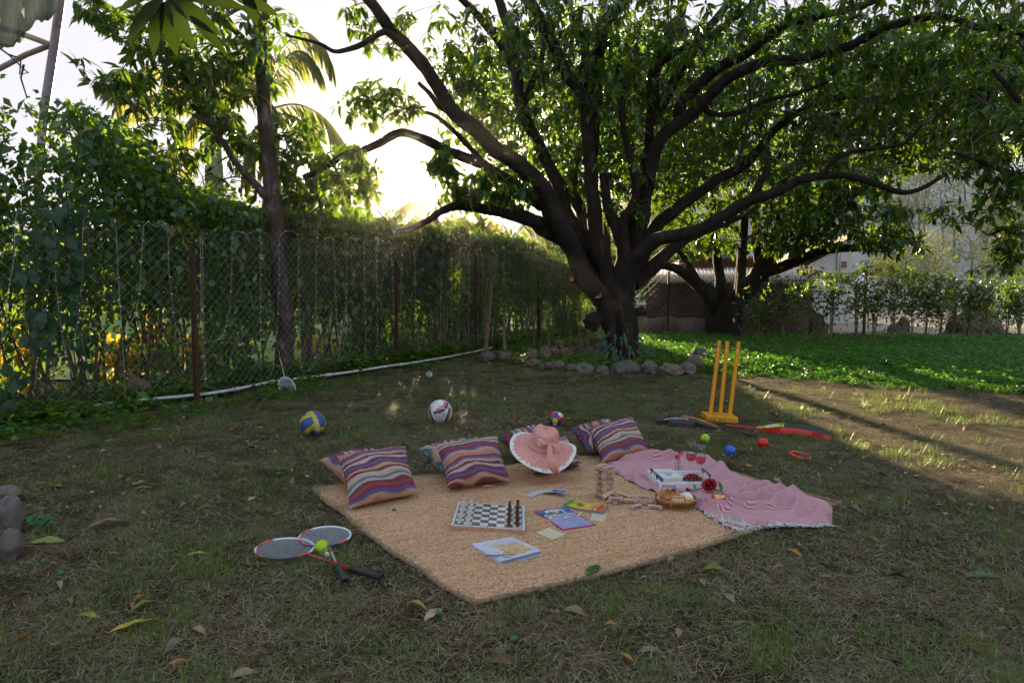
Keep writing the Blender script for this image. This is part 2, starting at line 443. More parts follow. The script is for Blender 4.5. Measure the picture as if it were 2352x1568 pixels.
# tuft meshes, kept out of the scene; grass objects instance them as stuff
def tuft(name, n, rad, h, lay, width, m, seed):
    r = np.random.RandomState(seed); V = []; T = []; A = []; b0 = 0
    for i in range(n):
        a = r.rand() * 2 * PI; q = rad * math.sqrt(r.rand()); p = np.array([q * math.cos(a), q * math.sin(a), 0.0])
        l = h * (.5 + r.rand()); dr = r.rand() * 2 * PI; el = lay * (.3 + r.rand()); dh = np.array([math.cos(dr), math.sin(dr), 0])
        w = np.array([-math.sin(dr), math.cos(dr), 0]) * width * (.6 + .8 * r.rand()); bend = (r.rand() - .3) * 1.0; pts = []; cur = p + np.array([0, 0, .002 + .012 * r.rand() * (el < .5)])
        for k in range(4):
            pts.append(cur.copy()); e = el + bend * k * .35 * (-1 if el > .6 else 1); cur = cur + (dh * math.cos(e) + np.array([0, 0, abs(math.sin(e)) if k < 2 or el > .6 else -.2])) * l / 3
            dr += (r.rand() - .5) * .7; dh = np.array([math.cos(dr), math.sin(dr), 0])
        for k, pt in enumerate(pts):
            s = 1 - k / 3.6
            V += [pt - w * s, pt + w * s]
        for k in range(3): T += [(b0 + 2 * k, b0 + 2 * k + 1, b0 + 2 * k + 3), (b0 + 2 * k, b0 + 2 * k + 3, b0 + 2 * k + 2)]
        b0 += 8; A += [r.rand()] * 8
    me = tri_mesh(name, np.array(V), np.array(T), np.array(A), m)
    return bpy.data.objects.new(name, me)
M_STRAW = leaf_mat('straw', [(0, (.045, .030, .015)), (.35, (.13, .092, .048)), (.7, (.22, .17, .09)), (1, (.36, .33, .22))], (.3, .25, .12), rough=.6, trf=.15, spec=.3)
M_BLADE = leaf_mat('green_blade', [(0, (.03, .09, .010)), (.6, (.07, .16, .015)), (1, (.18, .20, .03))], (.25, .35, .04), rough=.5, trf=.3)
def scatter(name, variants, P, S, label=None, parent=None, tilt=.0):
    """one object of kind stuff: every point carries an instance of one of the variants"""
    c = bpy.data.collections.new(name + '_kinds')
    for o in variants: c.objects.link(o)
    n = len(P); me = bpy.data.meshes.new(name); me.vertices.add(n); me.vertices.foreach_set('co', np.asarray(P, np.float32).ravel())
    a = me.attributes.new('rot', 'FLOAT_VECTOR', 'POINT')
    rot = np.stack([(NR.rand(n) - .5) * tilt, (NR.rand(n) - .5) * tilt, NR.rand(n) * 6.283], 1); a.data.foreach_set('vector', rot.astype(np.float32).ravel())
    a = me.attributes.new('scl', 'FLOAT', 'POINT'); a.data.foreach_set('value', np.asarray(S, np.float32))
    a = me.attributes.new('idx', 'INT', 'POINT'); a.data.foreach_set('value', NR.randint(0, len(variants), n).astype(np.int32))
    o = bpy.data.objects.new(name, me); COL.objects.link(o); o['kind'] = 'stuff'
    if parent is not None: o.parent = parent
    if label: o['label'] = label
    g = bpy.data.node_groups.new(name, 'GeometryNodeTree')
    g.interface.new_socket('Geometry', in_out='INPUT', socket_type='NodeSocketGeometry'); g.interface.new_socket('Geometry', in_out='OUTPUT', socket_type='NodeSocketGeometry')
    gi = g.nodes.new('NodeGroupInput'); go = g.nodes.new('NodeGroupOutput'); ins = g.nodes.new('GeometryNodeInstanceOnPoints'); ci = g.nodes.new('GeometryNodeCollectionInfo')
    ci.inputs['Collection'].default_value = c; ci.inputs['Separate Children'].default_value = True; ci.inputs['Reset Children'].default_value = True
    ins.inputs['Pick Instance'].default_value = True
    def na(nm, ty):
        q = g.nodes.new('GeometryNodeInputNamedAttribute'); q.data_type = ty; q.inputs['Name'].default_value = nm; return q.outputs['Attribute']
    g.links.new(gi.outputs[0], ins.inputs['Points']); g.links.new(ci.outputs[0], ins.inputs['Instance'])
    g.links.new(na('idx', 'INT'), ins.inputs['Instance Index']); g.links.new(na('rot', 'FLOAT_VECTOR'), ins.inputs['Rotation']); g.links.new(na('scl', 'FLOAT'), ins.inputs['Scale'])
    g.links.new(ins.outputs[0], go.inputs[0])
    md = o.modifiers.new('scatter', 'NODES'); md.node_group = g
    return o
def zs(P): return np.array([gz(x, y) for x, y in P])
def nz(x, y, s, o=0): return np.array([noise.noise(Vector((a * s, b_ * s, o))) for a, b_ in zip(x, y)])
def field(n, x0, x1, y0, y1, power=1.0):
    y = y0 + (y1 - y0) * NR.rand(n) ** power; x = x0 + (x1 - x0) * NR.rand(n); return x, y
# mown lawn: everything in view between the pipe, the stones and the ground cover
FENCE = [(-7.0, 2.9), (-5.6, 4.6), (-4.35, 6.0), (-3.47, 7.35), (-1.84, 10.9), (-.70, 13.0), (.39, 14.9), (1.5, 17.2), (2.3, 18.2)]
PIPE = [gp(-60, 985), gp(0, 976), gp(240, 943), gp(480, 917), gp(655, 882), gp(850, 857), gp(985, 837), gp(1130, 804)]
COVER_EDGE = [(2.9, 9.4), (3.6, 9.05), (4.6, 8.3), (6.2, 7.45), (8.5, 6.6)]
PIPEF = spline([Vector((p.x, p.y, 0)) for p in PIPE], 8)
LAWN = [(-6.5, 1.0), (-5.6, 4.9)] + [(p[0], p[1]) for p in PIPE[1:]] + [(1.2, 12.2), (2.6, 9.6)] + COVER_EDGE + [(9.5, 1.0)]
x, y = field(26000, -8, 9, 1.7, 13.2, 1.35)
ok = in_poly(x, y, LAWN) & (np.abs(x) < y * .80 + .5) & ~in_poly(x, y, RUGM)
x, y = x[ok], y[ok]
P = np.stack([x, y, zs(zip(x, y))], 1)
straw = [tuft('straw_tuft', 70, .11, .055, .22, .0009, M_STRAW, 20 + k) for k in range(5)]
nn = nz(x, y, 1.1) + .5 * nz(x, y, 3.3, 4)
keep = NR.rand(len(x)) < np.clip(.9 - .25 * np.maximum(nn, 0), 0, 1)
o = scatter('dry_grass', straw, P[keep], .7 + .7 * NR.rand(keep.sum()), 'dry cut straw coloured grass covering the lawn', tilt=.25)
bl = [tuft('blade_tuft', 34, .055, .05, 1.25, .0013, M_BLADE, 40 + k) for k in range(4)]
kg = (nn + .25 * NR.normal(size=len(nn)) > .22) & (NR.rand(len(nn)) < .8)
o = scatter('green_grass', bl, P[kg], .6 + .9 * NR.rand(kg.sum()), 'tufts of short green grass growing in the dry lawn', tilt=.3)

# ---------------------------------------------------------------- low leafy growth (stuff)
def sprig(name, n, h, l, w, m, seed, kind='oval'):
    r = np.random.RandomState(seed); a = r.rand(n) * 2 * PI; rr = h * .55 * np.sqrt(r.rand(n))
    P = np.stack([rr * np.cos(a), rr * np.sin(a), h * (.15 + .85 * r.rand(n) * (1 - rr / (h * .8)))], 1)
    X = np.stack([np.cos(a), np.sin(a), .5 * r.normal(size=n) * .6 + .1], 1); Nn = np.array([0, 0, 1.]) + .35 * r.normal(size=(n, 3))
    s = .6 + .7 * r.rand(n)
    X, Y, Z = frames(X, Nn); v, f = leafshape(kind, .05)
    V = P[:, None] + (l * s)[:, None, None] * v[None, :, 0:1] * X[:, None] + (w * s)[:, None, None] * v[None, :, 1:2] * Y[:, None] + (l * s)[:, None, None] * v[None, :, 2:3] * Z[:, None]
    T = f[None] + (np.arange(n) * len(v))[:, None, None]
    return bpy.data.objects.new(name, tri_mesh(name, V.reshape(-1, 3), T.reshape(-1, 3), np.repeat(r.rand(n), len(v)), m))
cov = [sprig('cover_sprig', 46, .17, .06, .028, M_COVER, 60 + k) for k in range(5)]
COVER = COVER_EDGE + [(16, 5.5), (22, 16.5), (3.2, 17.6), (1.9, 13.0)]
x, y = field(17000, 1.8, 19, 5.6, 17.5, 1.0)
ok = in_poly(x, y, COVER) & (x < y * .85 + 1); x, y = x[ok], y[ok]
hh = .75 + .35 * nz(x, y, .7, 9) + .5 * NR.rand(len(x))
ed = np.array([min(1, .35 + .5 * min(math.hypot(a - p[0], b_ - p[1]) for p in [(2.9, 9.4), (3.25, 9.2), (3.6, 9.05), (4.1, 8.7), (4.6, 8.3), (5.4, 7.9), (6.2, 7.45), (7.3, 7)])) for a, b_ in zip(x, y)])
scatter('ground_cover', cov, np.stack([x, y, np.zeros(len(x))], 1), hh * ed, 'low bright green leafy ground cover filling the right of the garden', tilt=.5)
# undergrowth along the foot of the fence and inside the stone ring
und = [sprig('weed_sprig', 26, .16, .07, .034, M_HEDGE, 80 + k) for k in range(4)]
def along(poly, s):
    P = [Vector((p[0], p[1], 0)) for p in poly]; ln = [(P[i + 1] - P[i]).length for i in range(len(P) - 1)]; q = s * sum(ln)
    for i, l in enumerate(ln):
        if q <= l or i == len(ln) - 1: d = (P[i + 1] - P[i]) / l; return P[i] + d * q, d
        q -= l
pts = []; sc2 = []
for i in range(3400):
    p, d = along(FENCE, RNG.random()); nrm = Vector((d.y, -d.x, 0)); o_ = RNG.gauss(.05, .42)
    q = p + nrm * o_; dp_ = min((q - Vector((w_.x, w_.y, 0))).length for w_ in PIPEF)
    if o_ > 1.0 or dp_ < .17 or (o_ > .2 and any(abs(w_.x - q.x) < .25 and q.y < w_.y and (q - w_).length < .9 for w_ in PIPEF) and RNG.random() < .9): continue
    pts.append((q.x, q.y, gz(q.x, q.y))); sc2.append(RNG.uniform(.5, 1.5) * (1.25 if o_ < .1 else .75))
scatter('weeds', und, pts, sc2, 'leafy weeds along the foot of the chain link fence', tilt=.6)
pts = []; sc2 = []
for i in range(420):
    a = RNG.random() * 2 * PI; q = math.sqrt(RNG.random()); pts.append((1.55 + 1.5 * q * math.cos(a), 11.0 + 1.15 * q * math.sin(a), 0)); sc2.append(RNG.uniform(.5, 1.1))
scatter('bed_plants', und, pts, sc2, 'small leafy plants growing inside the ring of stones')

# ---------------------------------------------------------------- big mango tree
TB = gp(1427, 836); TB.y += .25
def limb_pts(path, d0, d1, n=5):
    m = len(path); return spline([dp(px, py, d0 + (d1 - d0) * i / (m - 1)) for i, (px, py) in enumerate(path)], n)
def tree_limbs(root, limbs, M, trunkname='limb', n=5, sides=12):
    nodes = []
    for path, w0, w1, d0, d1 in limbs:
        q = limb_pts(path, d0, d1, n); m = len(q)
        rad = [(w0 + (w1 - w0) * (i / (m - 1)) ** .8) * .5 * pxm(d0 + (d1 - d0) * i / (m - 1)) * (1 + .07 * noise.noise(q[i] * 3.1)) for i in range(m)]
        q = [p + Vector((noise.noise(p * 2.2), noise.noise(p * 2.2 + Vector((9, 0, 0))), noise.noise(p * 2.2 + Vector((0, 9, 0))))) * rad[i] * .35 for i, p in enumerate(q)]
        mb = MB(); mb.tube([p - root.location for p in q], rad, sides, jit=.16); mb.build(trunkname, M, root)
        nodes += [tuple(p) for p in q[m // 4:]]
    return nodes
tree = empty('mango_tree', TB, 'big spreading mango tree whose dark limbs fork low above a ring of stones', 'tree')
mb = MB()
tp = [(1428, 850), (1430, 820), (1428, 780), (1420, 745), (1414, 715), (1410, 690)]
tw = [82, 67, 70, 82, 88, 74]
q = spline([dp(x_, y_, TB.y) for x_, y_ in tp], 6); rr = np.interp(np.arange(len(q)) / 6, range(6), tw) * .5 * pxm(TB.y)
vs = []; nside = 40
for i, p in enumerate(q):
    for k in range(nside):
        a = 2 * PI * k / nside
        r = rr[i] * (1 + .10 * math.sin(a * 5 + i * .12) + .05 * math.sin(a * 9 - i * .2) + .10 * noise.noise(Vector((math.cos(a) * 2, math.sin(a) * 2, i * .25)))) * (1 + (.35 + .2 * math.sin(a * 5)) * max(0, 1 - i / 5) ** 2)
        vs.append(p - TB + Vector((math.cos(a) * r, math.sin(a) * r * .85, 0)))
mb.add(vs, [(i * nside + k, i * nside + (k + 1) % nside, (i + 1) * nside + (k + 1) % nside, (i + 1) * nside + k) for i in range(len(q) - 1) for k in range(nside)])
mb.build('trunk', M_BARK, tree)
D = TB.y
LIMBS = [
 ([(1410, 720), (1385, 690), (1345, 648), (1320, 590), (1290, 520), (1262, 455), (1225, 405), (1185, 375), (1139, 345), (1103, 307), (1048, 260), (1004, 205), (974, 154), (938, 110), (898, 70), (879, 45), (857, 11), (828, -20)], 50, 24, D, D - 2.2),
 ([(1400, 680), (1345, 615), (1302, 545), (1262, 487), (1244, 440), (1196, 390), (1158, 350)], 40, 28, D + .15, D - .3),
 ([(1300, 550), (1244, 520), (1232, 512), (1205, 505), (1175, 492), (1139, 484), (1066, 472), (1022, 480), (985, 505), (949, 524), (912, 534)], 40, 11, D - .1, D - 1.9),
 ([(1244, 470), (1205, 445), (1158, 410), (1103, 376), (1040, 352), (974, 321), (920, 308), (868, 330), (830, 345), (788, 357), (744, 388), (698, 407)], 34, 11, D - .1, D - 2.2),
 ([(1205, 448), (1175, 425), (1130, 395), (1080, 340), (1040, 300), (990, 262), (950, 262)], 20, 8, D - .2, D - 1.3),
 ([(1048, 262), (1010, 245), (985, 215), (960, 190)], 18, 9, D - 1, D - 1.4),
 ([(930, 100), (905, 85), (879, 73), (835, 99), (810, 110), (769, 119), (737, 103), (700, 92), (656, 81)], 20, 5, D - 1.8, D - 2.6),
 ([(1222, 500), (1195, 485), (1169, 464), (1160, 452)], 22, 8, D, D - .1),
 ([(1400, 690), (1370, 610), (1335, 550), (1305, 500), (1291, 450), (1269, 395), (1240, 344), (1215, 290), (1196, 230), (1189, 190), (1181, 128), (1170, 73), (1150, 15), (1135, -30)], 36, 20, D + .2, D + .5),
 ([(1200, 250), (1222, 190), (1240, 150), (1250, 90), (1260, 30)], 18, 10, D + .5, D + .6),
 ([(1185, 170), (1150, 100), (1100, 40), (1040, -20)], 26, 14, D + .5, D + .3),
 ([(1345, 640), (1335, 560), (1340, 505), (1322, 460), (1310, 420), (1330, 340)], 44, 20, D + 1.1, D + 1.5),
 ([(1410, 690), (1395, 620), (1376, 574), (1366, 476), (1361, 421), (1352, 348), (1339, 234), (1295, 157), (1262, 88), (1233, 22), (1203, -15)], 40, 22, D, D - .7),
 ([(1345, 250), (1346, 165), (1339, 92), (1318, 37), (1290, -20)], 24, 16, D + .4, D + .6),
 ([(1352, 380), (1362, 300), (1364, 220), (1368, 165), (1375, 110), (1383, 62), (1405, 33), (1445, -10)], 34, 26, D + .2, D),
 ([(1425, 690), (1430, 620), (1432, 575), (1412, 513), (1395, 470), (1385, 400)], 44, 18, D - .1, D - .3),
 ([(1435, 690), (1445, 600), (1456, 530), (1466, 450), (1478, 400), (1493, 340), (1500, 256), (1500, 183), (1510, 139), (1533, 99), (1560, 40), (1570, -20)], 46, 20, D + .1, D + .2),
 ([(1497, 290), (1533, 220), (1558, 165), (1588, 121), (1613, 81), (1643, 44), (1690, -10)], 26, 16, D + .2, D),
 ([(1507, 150), (1551, 121), (1588, 103), (1635, 81), (1687, 44), (1720, 22), (1730, -15)], 16, 12, D - .1, D - .7),
 ([(1450, 640), (1462, 560), (1480, 470), (1495, 380), (1515, 322), (1570, 278), (1610, 238), (1654, 198), (1698, 168), (1760, 144), (1821, 140), (1887, 122), (1953, 105), (2003, 79), (2052, 59), (2118, 43), (2168, 40), (2200, 46), (2250, 63), (2309, 66), (2380, 90)], 36, 12, D + .1, D - 2.2),
 ([(1560, 290), (1562, 249), (1588, 212), (1625, 179), (1661, 146), (1712, 125), (1749, 98), (1789, 63), (1838, 46), (1887, 36), (1960, 20), (2050, -15)], 28, 15, D - .1, D - 1.4),
 ([(1430, 660), (1436, 630), (1455, 598), (1484, 570), (1513, 548), (1557, 541), (1606, 530), (1654, 500), (1698, 470), (1753, 450), (1808, 430), (1838, 412), (1904, 402), (1953, 405), (2019, 425), (2069, 442), (2118, 432), (2175, 398)], 42, 9, D - .1, D - 1.6),
 ([(1660, 500), (1700, 478), (1723, 461), (1745, 420), (1760, 398), (1762, 382)], 22, 14, D - .6, D - .7),
 ([(1838, 414), (1887, 402), (1920, 363), (1970, 346), (2052, 337), (2085, 323), (2118, 287)], 15, 6, D - 1.1, D - 1.5),
 ([(1455, 650), (1499, 612), (1528, 586), (1557, 562), (1587, 545), (1645, 520), (1700, 500)], 42, 12, D + .3, D + 1.2),
 ([(1460, 620), (1490, 560), (1515, 510), (1551, 480), (1588, 454), (1640, 415), (1700, 385), (1740, 345), (1789, 289), (1837, 256), (1904, 227), (1953, 224), (2019, 221), (2069, 204)], 38, 8, D + .4, D + .2),
 ([(1440, 600), (1430, 520), (1450, 480), (1462, 430), (1440, 330), (1430, 240), (1450, 150)], 30, 12, D - .2, D - .6),
 ([(1604, 240), (1640, 262), (1700, 258), (1760, 232), (1830, 215), (1900, 190)], 15, 6, D - .4, D - 1),
 ([(1690, 395), (1702, 350), (1713, 300), (1722, 240), (1720, 180)], 9, 5, D - 1.4, D - 1.5),
]
nodes = tree_limbs(tree, LIMBS, M_BARK)
MB().ell(dp(1362, 738, D - .2) - TB, (.135, .12, .145), 18, 12, jit=.5, seed=3).build('burl', M_BARK, tree)
MB().ell(dp(1470, 715, D) - TB, (.10, .09, .08), 14, 10, jit=.5, seed=8).build('burl', M_BARK, tree)
M_CUT = mat('cut_wood', (.36, .16, .06), (.22, .10, .045), 30, .8)
for (px, py, r_, dx) in ((1314, 640, .05, Vector((-.8, -.6, .1))), (1374, 676, .065, Vector((-.35, -.93, .1)))):
    c0 = dp(px, py, D - .33) - TB; dx.normalize()
    MB().tube([c0 - dx * .12, c0 - dx * .02, c0], [r_ * 1.5, r_ * 1.35, r_ * 1.2], 14, jit=.2).build('branch_stub', M_BARK, tree)
    MB().cyl(c0 - dx * .01, c0 + dx * .006, r_, r_ * .97, 16).build('cut_face', M_CUT, tree)
BLOBS = [(828,62,9.55,42,42,0.5,15),(905,70,9.75,50,60,0.5,17),(865,238,9.55,95,50,0.6,34),(800,400,9.45,75,80,0.6,34),(705,330,9.65,50,60,0.5,11),(1020,370,9.95,50,50,0.5,17),
 (1120,440,10.35,95,42,0.7,53),(1060,110,10.35,90,90,0.9,32),(1080,230,10.75,90,90,0.9,38),(1180,330,11.5,70,110,0.9,37),(1250,120,11.4,120,120,1.5,75),(1250,260,12.4,110,110,1.2,63),
 (1400,100,11.4,150,120,2,107),(1420,260,11.4,130,110,1.6,94),(1400,400,11.4,110,80,1,77),(1440,470,11.1,90,60,0.6,30),(1560,120,10.9,150,120,2,94),(1600,260,11.9,140,110,2,90),(1600,380,12.4,130,90,1.5,77),
 (1780,80,10.4,150,100,2,90),(1800,220,11.4,140,100,2,90),(1800,350,11.9,130,90,1.6,77),(1960,80,9.9,130,110,2,81),(1980,230,10.9,130,100,1.8,81),(1950,350,11.9,120,70,1.5,77),
 (2130,90,9.7,120,110,1.5,90),(2150,220,10.1,110,90,1.5,77),(2290,90,9.5,90,120,1.2,68),(2290,230,9.5,80,100,1,47),(1500,-60,9,500,60,2.5,51),(2050,-60,9,400,60,2.5,43)]
BLOBS += [(800,400,9.4,75,80,.6,26),(705,330,9.5,50,60,.5,12),(865,238,9.5,95,50,.6,20),(1060,110,10.3,90,90,.9,18),(1080,230,10.6,90,90,.9,22),(1010,385,9.8,42,38,.4,20),(1085,432,10.1,80,42,.6,44),(1230,60,10.6,110,80,1,40),(1310,200,11,110,100,1,46),(1180,440,10.5,60,45,.6,22),(1460,60,11,150,80,1.2,40)]
C = blob_pts(BLOBS)
tw_ = twigs(C, nodes, 9)
tw_.v = [tuple(Vector(p) - TB) for p in tw_.v]; o = tw_.build('twigs', M_TWIG, tree); o['kind'] = 'stuff'
def crown(root, C, per, length, asp, mat_, matone, nsingle, name='crown', droop=.55, sing='leaf'):
    P, X, Nn, Ln = rosette(C, per, length, droop); Wd = Ln * asp * (.85 + .3 * NR.rand(len(Ln)))
    loc = np.array(root.location); dist = np.linalg.norm(P - np.array([0, 0, HC]), axis=1) - Ln * 6
    order = np.argsort(dist); pick = [i for i in order if inframe(P[i], 0)][:nsingle]
    keep = np.ones(len(P), bool); keep[pick] = False
    leaves(name, P[keep], X[keep], Nn[keep], Ln[keep], Wd[keep], mat_, root, 'long', loc=loc)
    mes = []
    for c in (0, .05, .12):
        v, f = leafshape('long', c); mes.append(tri_mesh('leaf', v, f, np.zeros(len(v)), matone))
    Xf, Yf, Zf = frames(X, Nn)
    for j, i in enumerate(pick):
        M4 = Matrix(((Xf[i][0] * Ln[i], Yf[i][0] * Wd[i], Zf[i][0] * Ln[i], P[i][0] - loc[0]), (Xf[i][1] * Ln[i], Yf[i][1] * Wd[i], Zf[i][1] * Ln[i], P[i][1] - loc[1]),
                     (Xf[i][2] * Ln[i], Yf[i][2] * Wd[i], Zf[i][2] * Ln[i], P[i][2] - loc[2]), (0, 0, 0, 1)))
        link_mesh(sing, mes[j % 3], root, M4)
crown(tree, C, (8, 12), .165, .27, M_MANGO, M_MANGO1, 290)

# ---------------------------------------------------------------- second mango tree, by the shed
T2 = gp(1662, 775); T2.y = 17.0; T2.x = dp(1662, 760, 17).x; T2.z = 0
tree2 = empty('mango_tree', T2, 'smaller dark mango tree standing in the ground cover in front of the shed', 'tree')
LIMBS2 = [([(1664, 790), (1664, 750), (1662, 715), (1662, 690)], 84, 78, 17, 17),
 ([(1655, 720), (1645, 706), (1625, 676), (1595, 650), (1572, 630), (1543, 615), (1505, 610)], 46, 14, 17, 16),
 ([(1610, 665), (1592, 625), (1570, 590), (1540, 560)], 22, 10, 17, 17),
 ([(1662, 710), (1655, 670), (1654, 640), (1648, 600), (1640, 550), (1630, 490)], 34, 14, 17, 17.4),
 ([(1665, 720), (1678, 700), (1712, 671), (1735, 635), (1750, 606), (1777, 559), (1806, 521), (1830, 470), (1850, 400)], 58, 18, 17, 16),
 ([(1700, 680), (1733, 645), (1765, 624), (1821, 604), (1871, 582), (1927, 571), (1986, 569), (2040, 553), (2080, 530)], 36, 10, 17, 14.5),
 ([(1821, 604), (1850, 560), (1885, 540), (1920, 490)], 22, 10, 16, 15.5), ([(1748, 610), (1740, 560), (1735, 500), (1742, 430)], 28, 14, 17, 17)]
nodes2 = tree_limbs(tree2, LIMBS2, M_BARK)
C = blob_pts([(1560,500,16,110,60,1.5,70),(1700,470,16,120,70,1.5,100),(1850,470,15.5,120,70,1.5,100),(1980,500,14.5,110,60,1.3,85),(2040,560,14,70,28,.8,36),(1800,555,15.5,120,30,1.,50),(1640,570,16,60,25,.8,24),(1950,420,15,120,60,1.2,60),(1870,520,14.5,120,50,.8,50)])
tw_ = twigs(C, nodes2, 8, .03, .008); tw_.v = [tuple(Vector(p) - T2) for p in tw_.v]; tw_.build('twigs', M_TWIG, tree2)['kind'] = 'stuff'
crown(tree2, C, (9, 13), .21, .27, M_MANGO, M_MANGO1, 0)

# ---------------------------------------------------------------- slender tree behind the fence, left
T3 = Vector((dp(657, 812, 9.15).x, 9.15, 0))
tree3 = empty('slender_tree', T3, 'slender grey trunked tree rising behind the chain link fence, its leaves hanging over the left', 'tree')
L3 = [([(660, 850), (655, 808), (652, 740), (642, 640), (632, 540), (628, 460), (620, 380), (611, 300), (603, 200), (598, 120), (597, 60), (606, -30)], 46, 25, 9.15, 9.0),
 ([(628, 470), (613, 452), (577, 412), (541, 372), (514, 330), (480, 285), (440, 240)], 22, 9, 9.1, 8.5), ([(603, 160), (587, 130), (560, 92), (534, 66), (500, 38), (450, 20)], 22, 9, 9.6, 8.5),
 ([(600, 90), (585, 45), (560, 20), (530, 30), (490, 60)], 18, 7, 9.5, 8.5), ([(640, 620), (650, 560), (690, 510), (740, 470)], 8, 4, 9.2, 9.4)]
n3 = tree_limbs(tree3, L3, M_BARK2)
C = blob_pts([(270,45,8,80,60,.6,30),(400,150,8.2,110,70,.7,50),(260,170,8.5,70,50,.5,20),(500,90,8.5,110,80,.7,50),(560,170,9,90,70,.6,36),(470,260,8.8,110,70,.7,44),(560,330,9.4,80,70,.6,30),(650,440,9.8,60,50,.5,16),(390,330,9,90,60,.6,24),(700,470,10,60,40,.5,16),(480,430,9.4,70,40,.5,14),(640,60,9,50,60,.5,12),(690,400,9.6,60,60,.5,24),(640,330,9.4,50,60,.4,14),(720,440,9.6,50,50,.4,14)])
tw_ = twigs(C, n3, 8, .02, .005); tw_.v = [tuple(Vector(p) - T3) for p in tw_.v]; tw_.build('twigs', M_TWIG, tree3)['kind'] = 'stuff'
crown(tree3, C, (7, 11), .17, .3, M_MANGO, M_MANGO1, 120)

# big near leaves hanging into the picture at the top left
NT = dp(372, -60, 2.2)
near = empty('mango_branch', NT, 'large backlit mango leaves on a near twig hanging in at the top left corner', 'branch')
tb = MB(); tb.tube([dp(620, -160, 2.3) - NT, dp(480, -75, 2.25) - NT, Vector((0, 0, 0)), dp(345, -20, 2.2) - NT, dp(372, 5, 2.2) - NT], [.012, .010, .008, .005, .003], 8); tb.build('twig', M_TWIG, near)
M_NEAR = leaf_mat('near_leaf', [(0, (.012, .024, .004)), (.6, (.018, .036, .006)), (1, (.03, .05, .008))], (.025, .045, .003), rough=.6, spec=.12, trf=.35, obj_random=True)
for (x0, y0, x1, y1, w) in ((375, -5, 285, 88, 42), (372, 5, 345, 122, 40), (380, 5, 402, 128, 40), (385, 0, 440, 105, 42), (390, -10, 500, 75, 44), (395, -18, 560, 10, 40), (360, -15, 258, 20, 34), (440, 40, 520, 120, 26), (520, -20, 640, 30, 34), (560, -30, 590, 60, 30)):
    a = dp(x0, y0, 2.2) - NT; b_ = dp(x1, y1, 2.2 - .05 + .1 * RNG.random()) - NT; X = (b_ - a); ln = X.length; X.normalize()
    nrm = Vector((RNG.uniform(-.3, .3), -1, RNG.uniform(.1, .5))).normalized(); Y = nrm.cross(X).normalized(); Z = X.cross(Y)
    g = MB(); wd = w * pxm(2.2)
    def lf(u, v): s = math.sin(PI * min(1, .03 + u * .97)) ** .7 * (1 - .25 * u) * (1 + .05 * math.sin(u * 26)); return a + X * (u * ln) + Y * ((v - .5) * wd * s) + Z * (abs(v - .5) * .35 * wd * s - .12 * ln * u * u)
    grid_mb(14, 4, lf, mb=g); g.build('leaf', M_NEAR, near)

# tree whose leaves reach in from the right edge
T4 = Vector((6.9, 7.6, 0))
tree4 = empty('leaning_tree', T4, 'leafy tree at the right edge with golden sunlit leaves hanging down', 'tree')
L4 = [([(2560, 1080), (2540, 800), (2500, 560), (2470, 420)], 60, 40, 7.6, 7.6), ([(2490, 520), (2400, 440), (2320, 400), (2250, 370), (2190, 350)], 26, 6, 7.6, 7.4), ([(2480, 440), (2400, 300), (2330, 220), (2280, 160)], 26, 8, 7.6, 7.6), ([(2505, 560), (2420, 540), (2340, 520), (2270, 540)], 20, 5, 7.6, 7.6)]
n4 = tree_limbs(tree4, L4, M_BARK)
C = blob_pts([(2300,300,7.6,70,80,.5,60),(2330,420,7.5,60,70,.5,60),(2240,380,7.5,50,40,.4,18),(2330,545,7.6,45,50,.4,24),(2215,490,7.6,70,26,.4,16),(2290,600,8,60,30,.4,12),(2270,200,8,80,70,.6,50),(2230,300,8.2,70,60,.5,26)])
tw_ = twigs(C, n4, 8, .02, .005); tw_.v = [tuple(Vector(p) - T4) for p in tw_.v]; tw_.build('twigs', M_TWIG, tree4)['kind'] = 'stuff'
crown(tree4, C, (7, 10), .12, .34, M_MANGO, M_MANGO1, 120)
# ---------------------------------------------------------------- chain link fences
def plan_hit(px, py, poly, off=0.0):           # sight line meets the upright fence surface
    d = ray(px, py); o = Vector((0, 0, HC)); best = None
    for (x1, y1), (x2, y2) in zip(poly[:-1], poly[1:]):
        ex, ey = x2 - x1, y2 - y1; den = d.x * ey - d.y * ex
        if abs(den) < 1e-9: continue
        t = (x1 * ey - y1 * ex) / den; u = (x1 + 0) * 0
        k = ((d.x * t - x1) * ex + (d.y * t - y1) * ey) / (ex * ex + ey * ey)
        if t > 0 and -.02 <= k <= 1.02 and (best is None or t < best): best = t
    if best is None: best = 8
    return o + d * best * (1 - off / max(1, d.y * best))
def segs(name, A, B, r, m, parent=None, sides=3):
    A = np.array(A); B = np.array(B); D_ = unit(B - A); up = np.where(np.abs(D_[:, 2:3]) > .9, np.array([[1., 0, 0]]), np.array([[0, 0, 1.]]))
    U = unit(np.cross(D_, up)); W = np.cross(D_, U); n = len(A); V = []
    for k in range(sides):
        a = 2 * PI * k / sides; off = (U * math.cos(a) + W * math.sin(a)) * r; V += [A + off, B + off]
    V = np.stack(V, 1).reshape(-1, 3); T = []
    for k in range(sides):
        l = (k + 1) % sides; T += [(2 * k, 2 * l, 2 * l + 1), (2 * k, 2 * l + 1, 2 * k + 1)]
    T = (np.array(T)[None] + (np.arange(n) * 2 * sides)[:, None, None]).reshape(-1, 3)
    o = link_mesh(name, tri_mesh(name, V, T, None, m), parent); return o
M_WIRE = mat('galvanised_wire', (.27, .29, .34), (.16, .17, .21), 30, .4, metal=.3)
M_RUST = mat('rusty_iron', (.035, .012, .009), (.07, .026, .015), 14, .85, bump=.5, bd=.004)
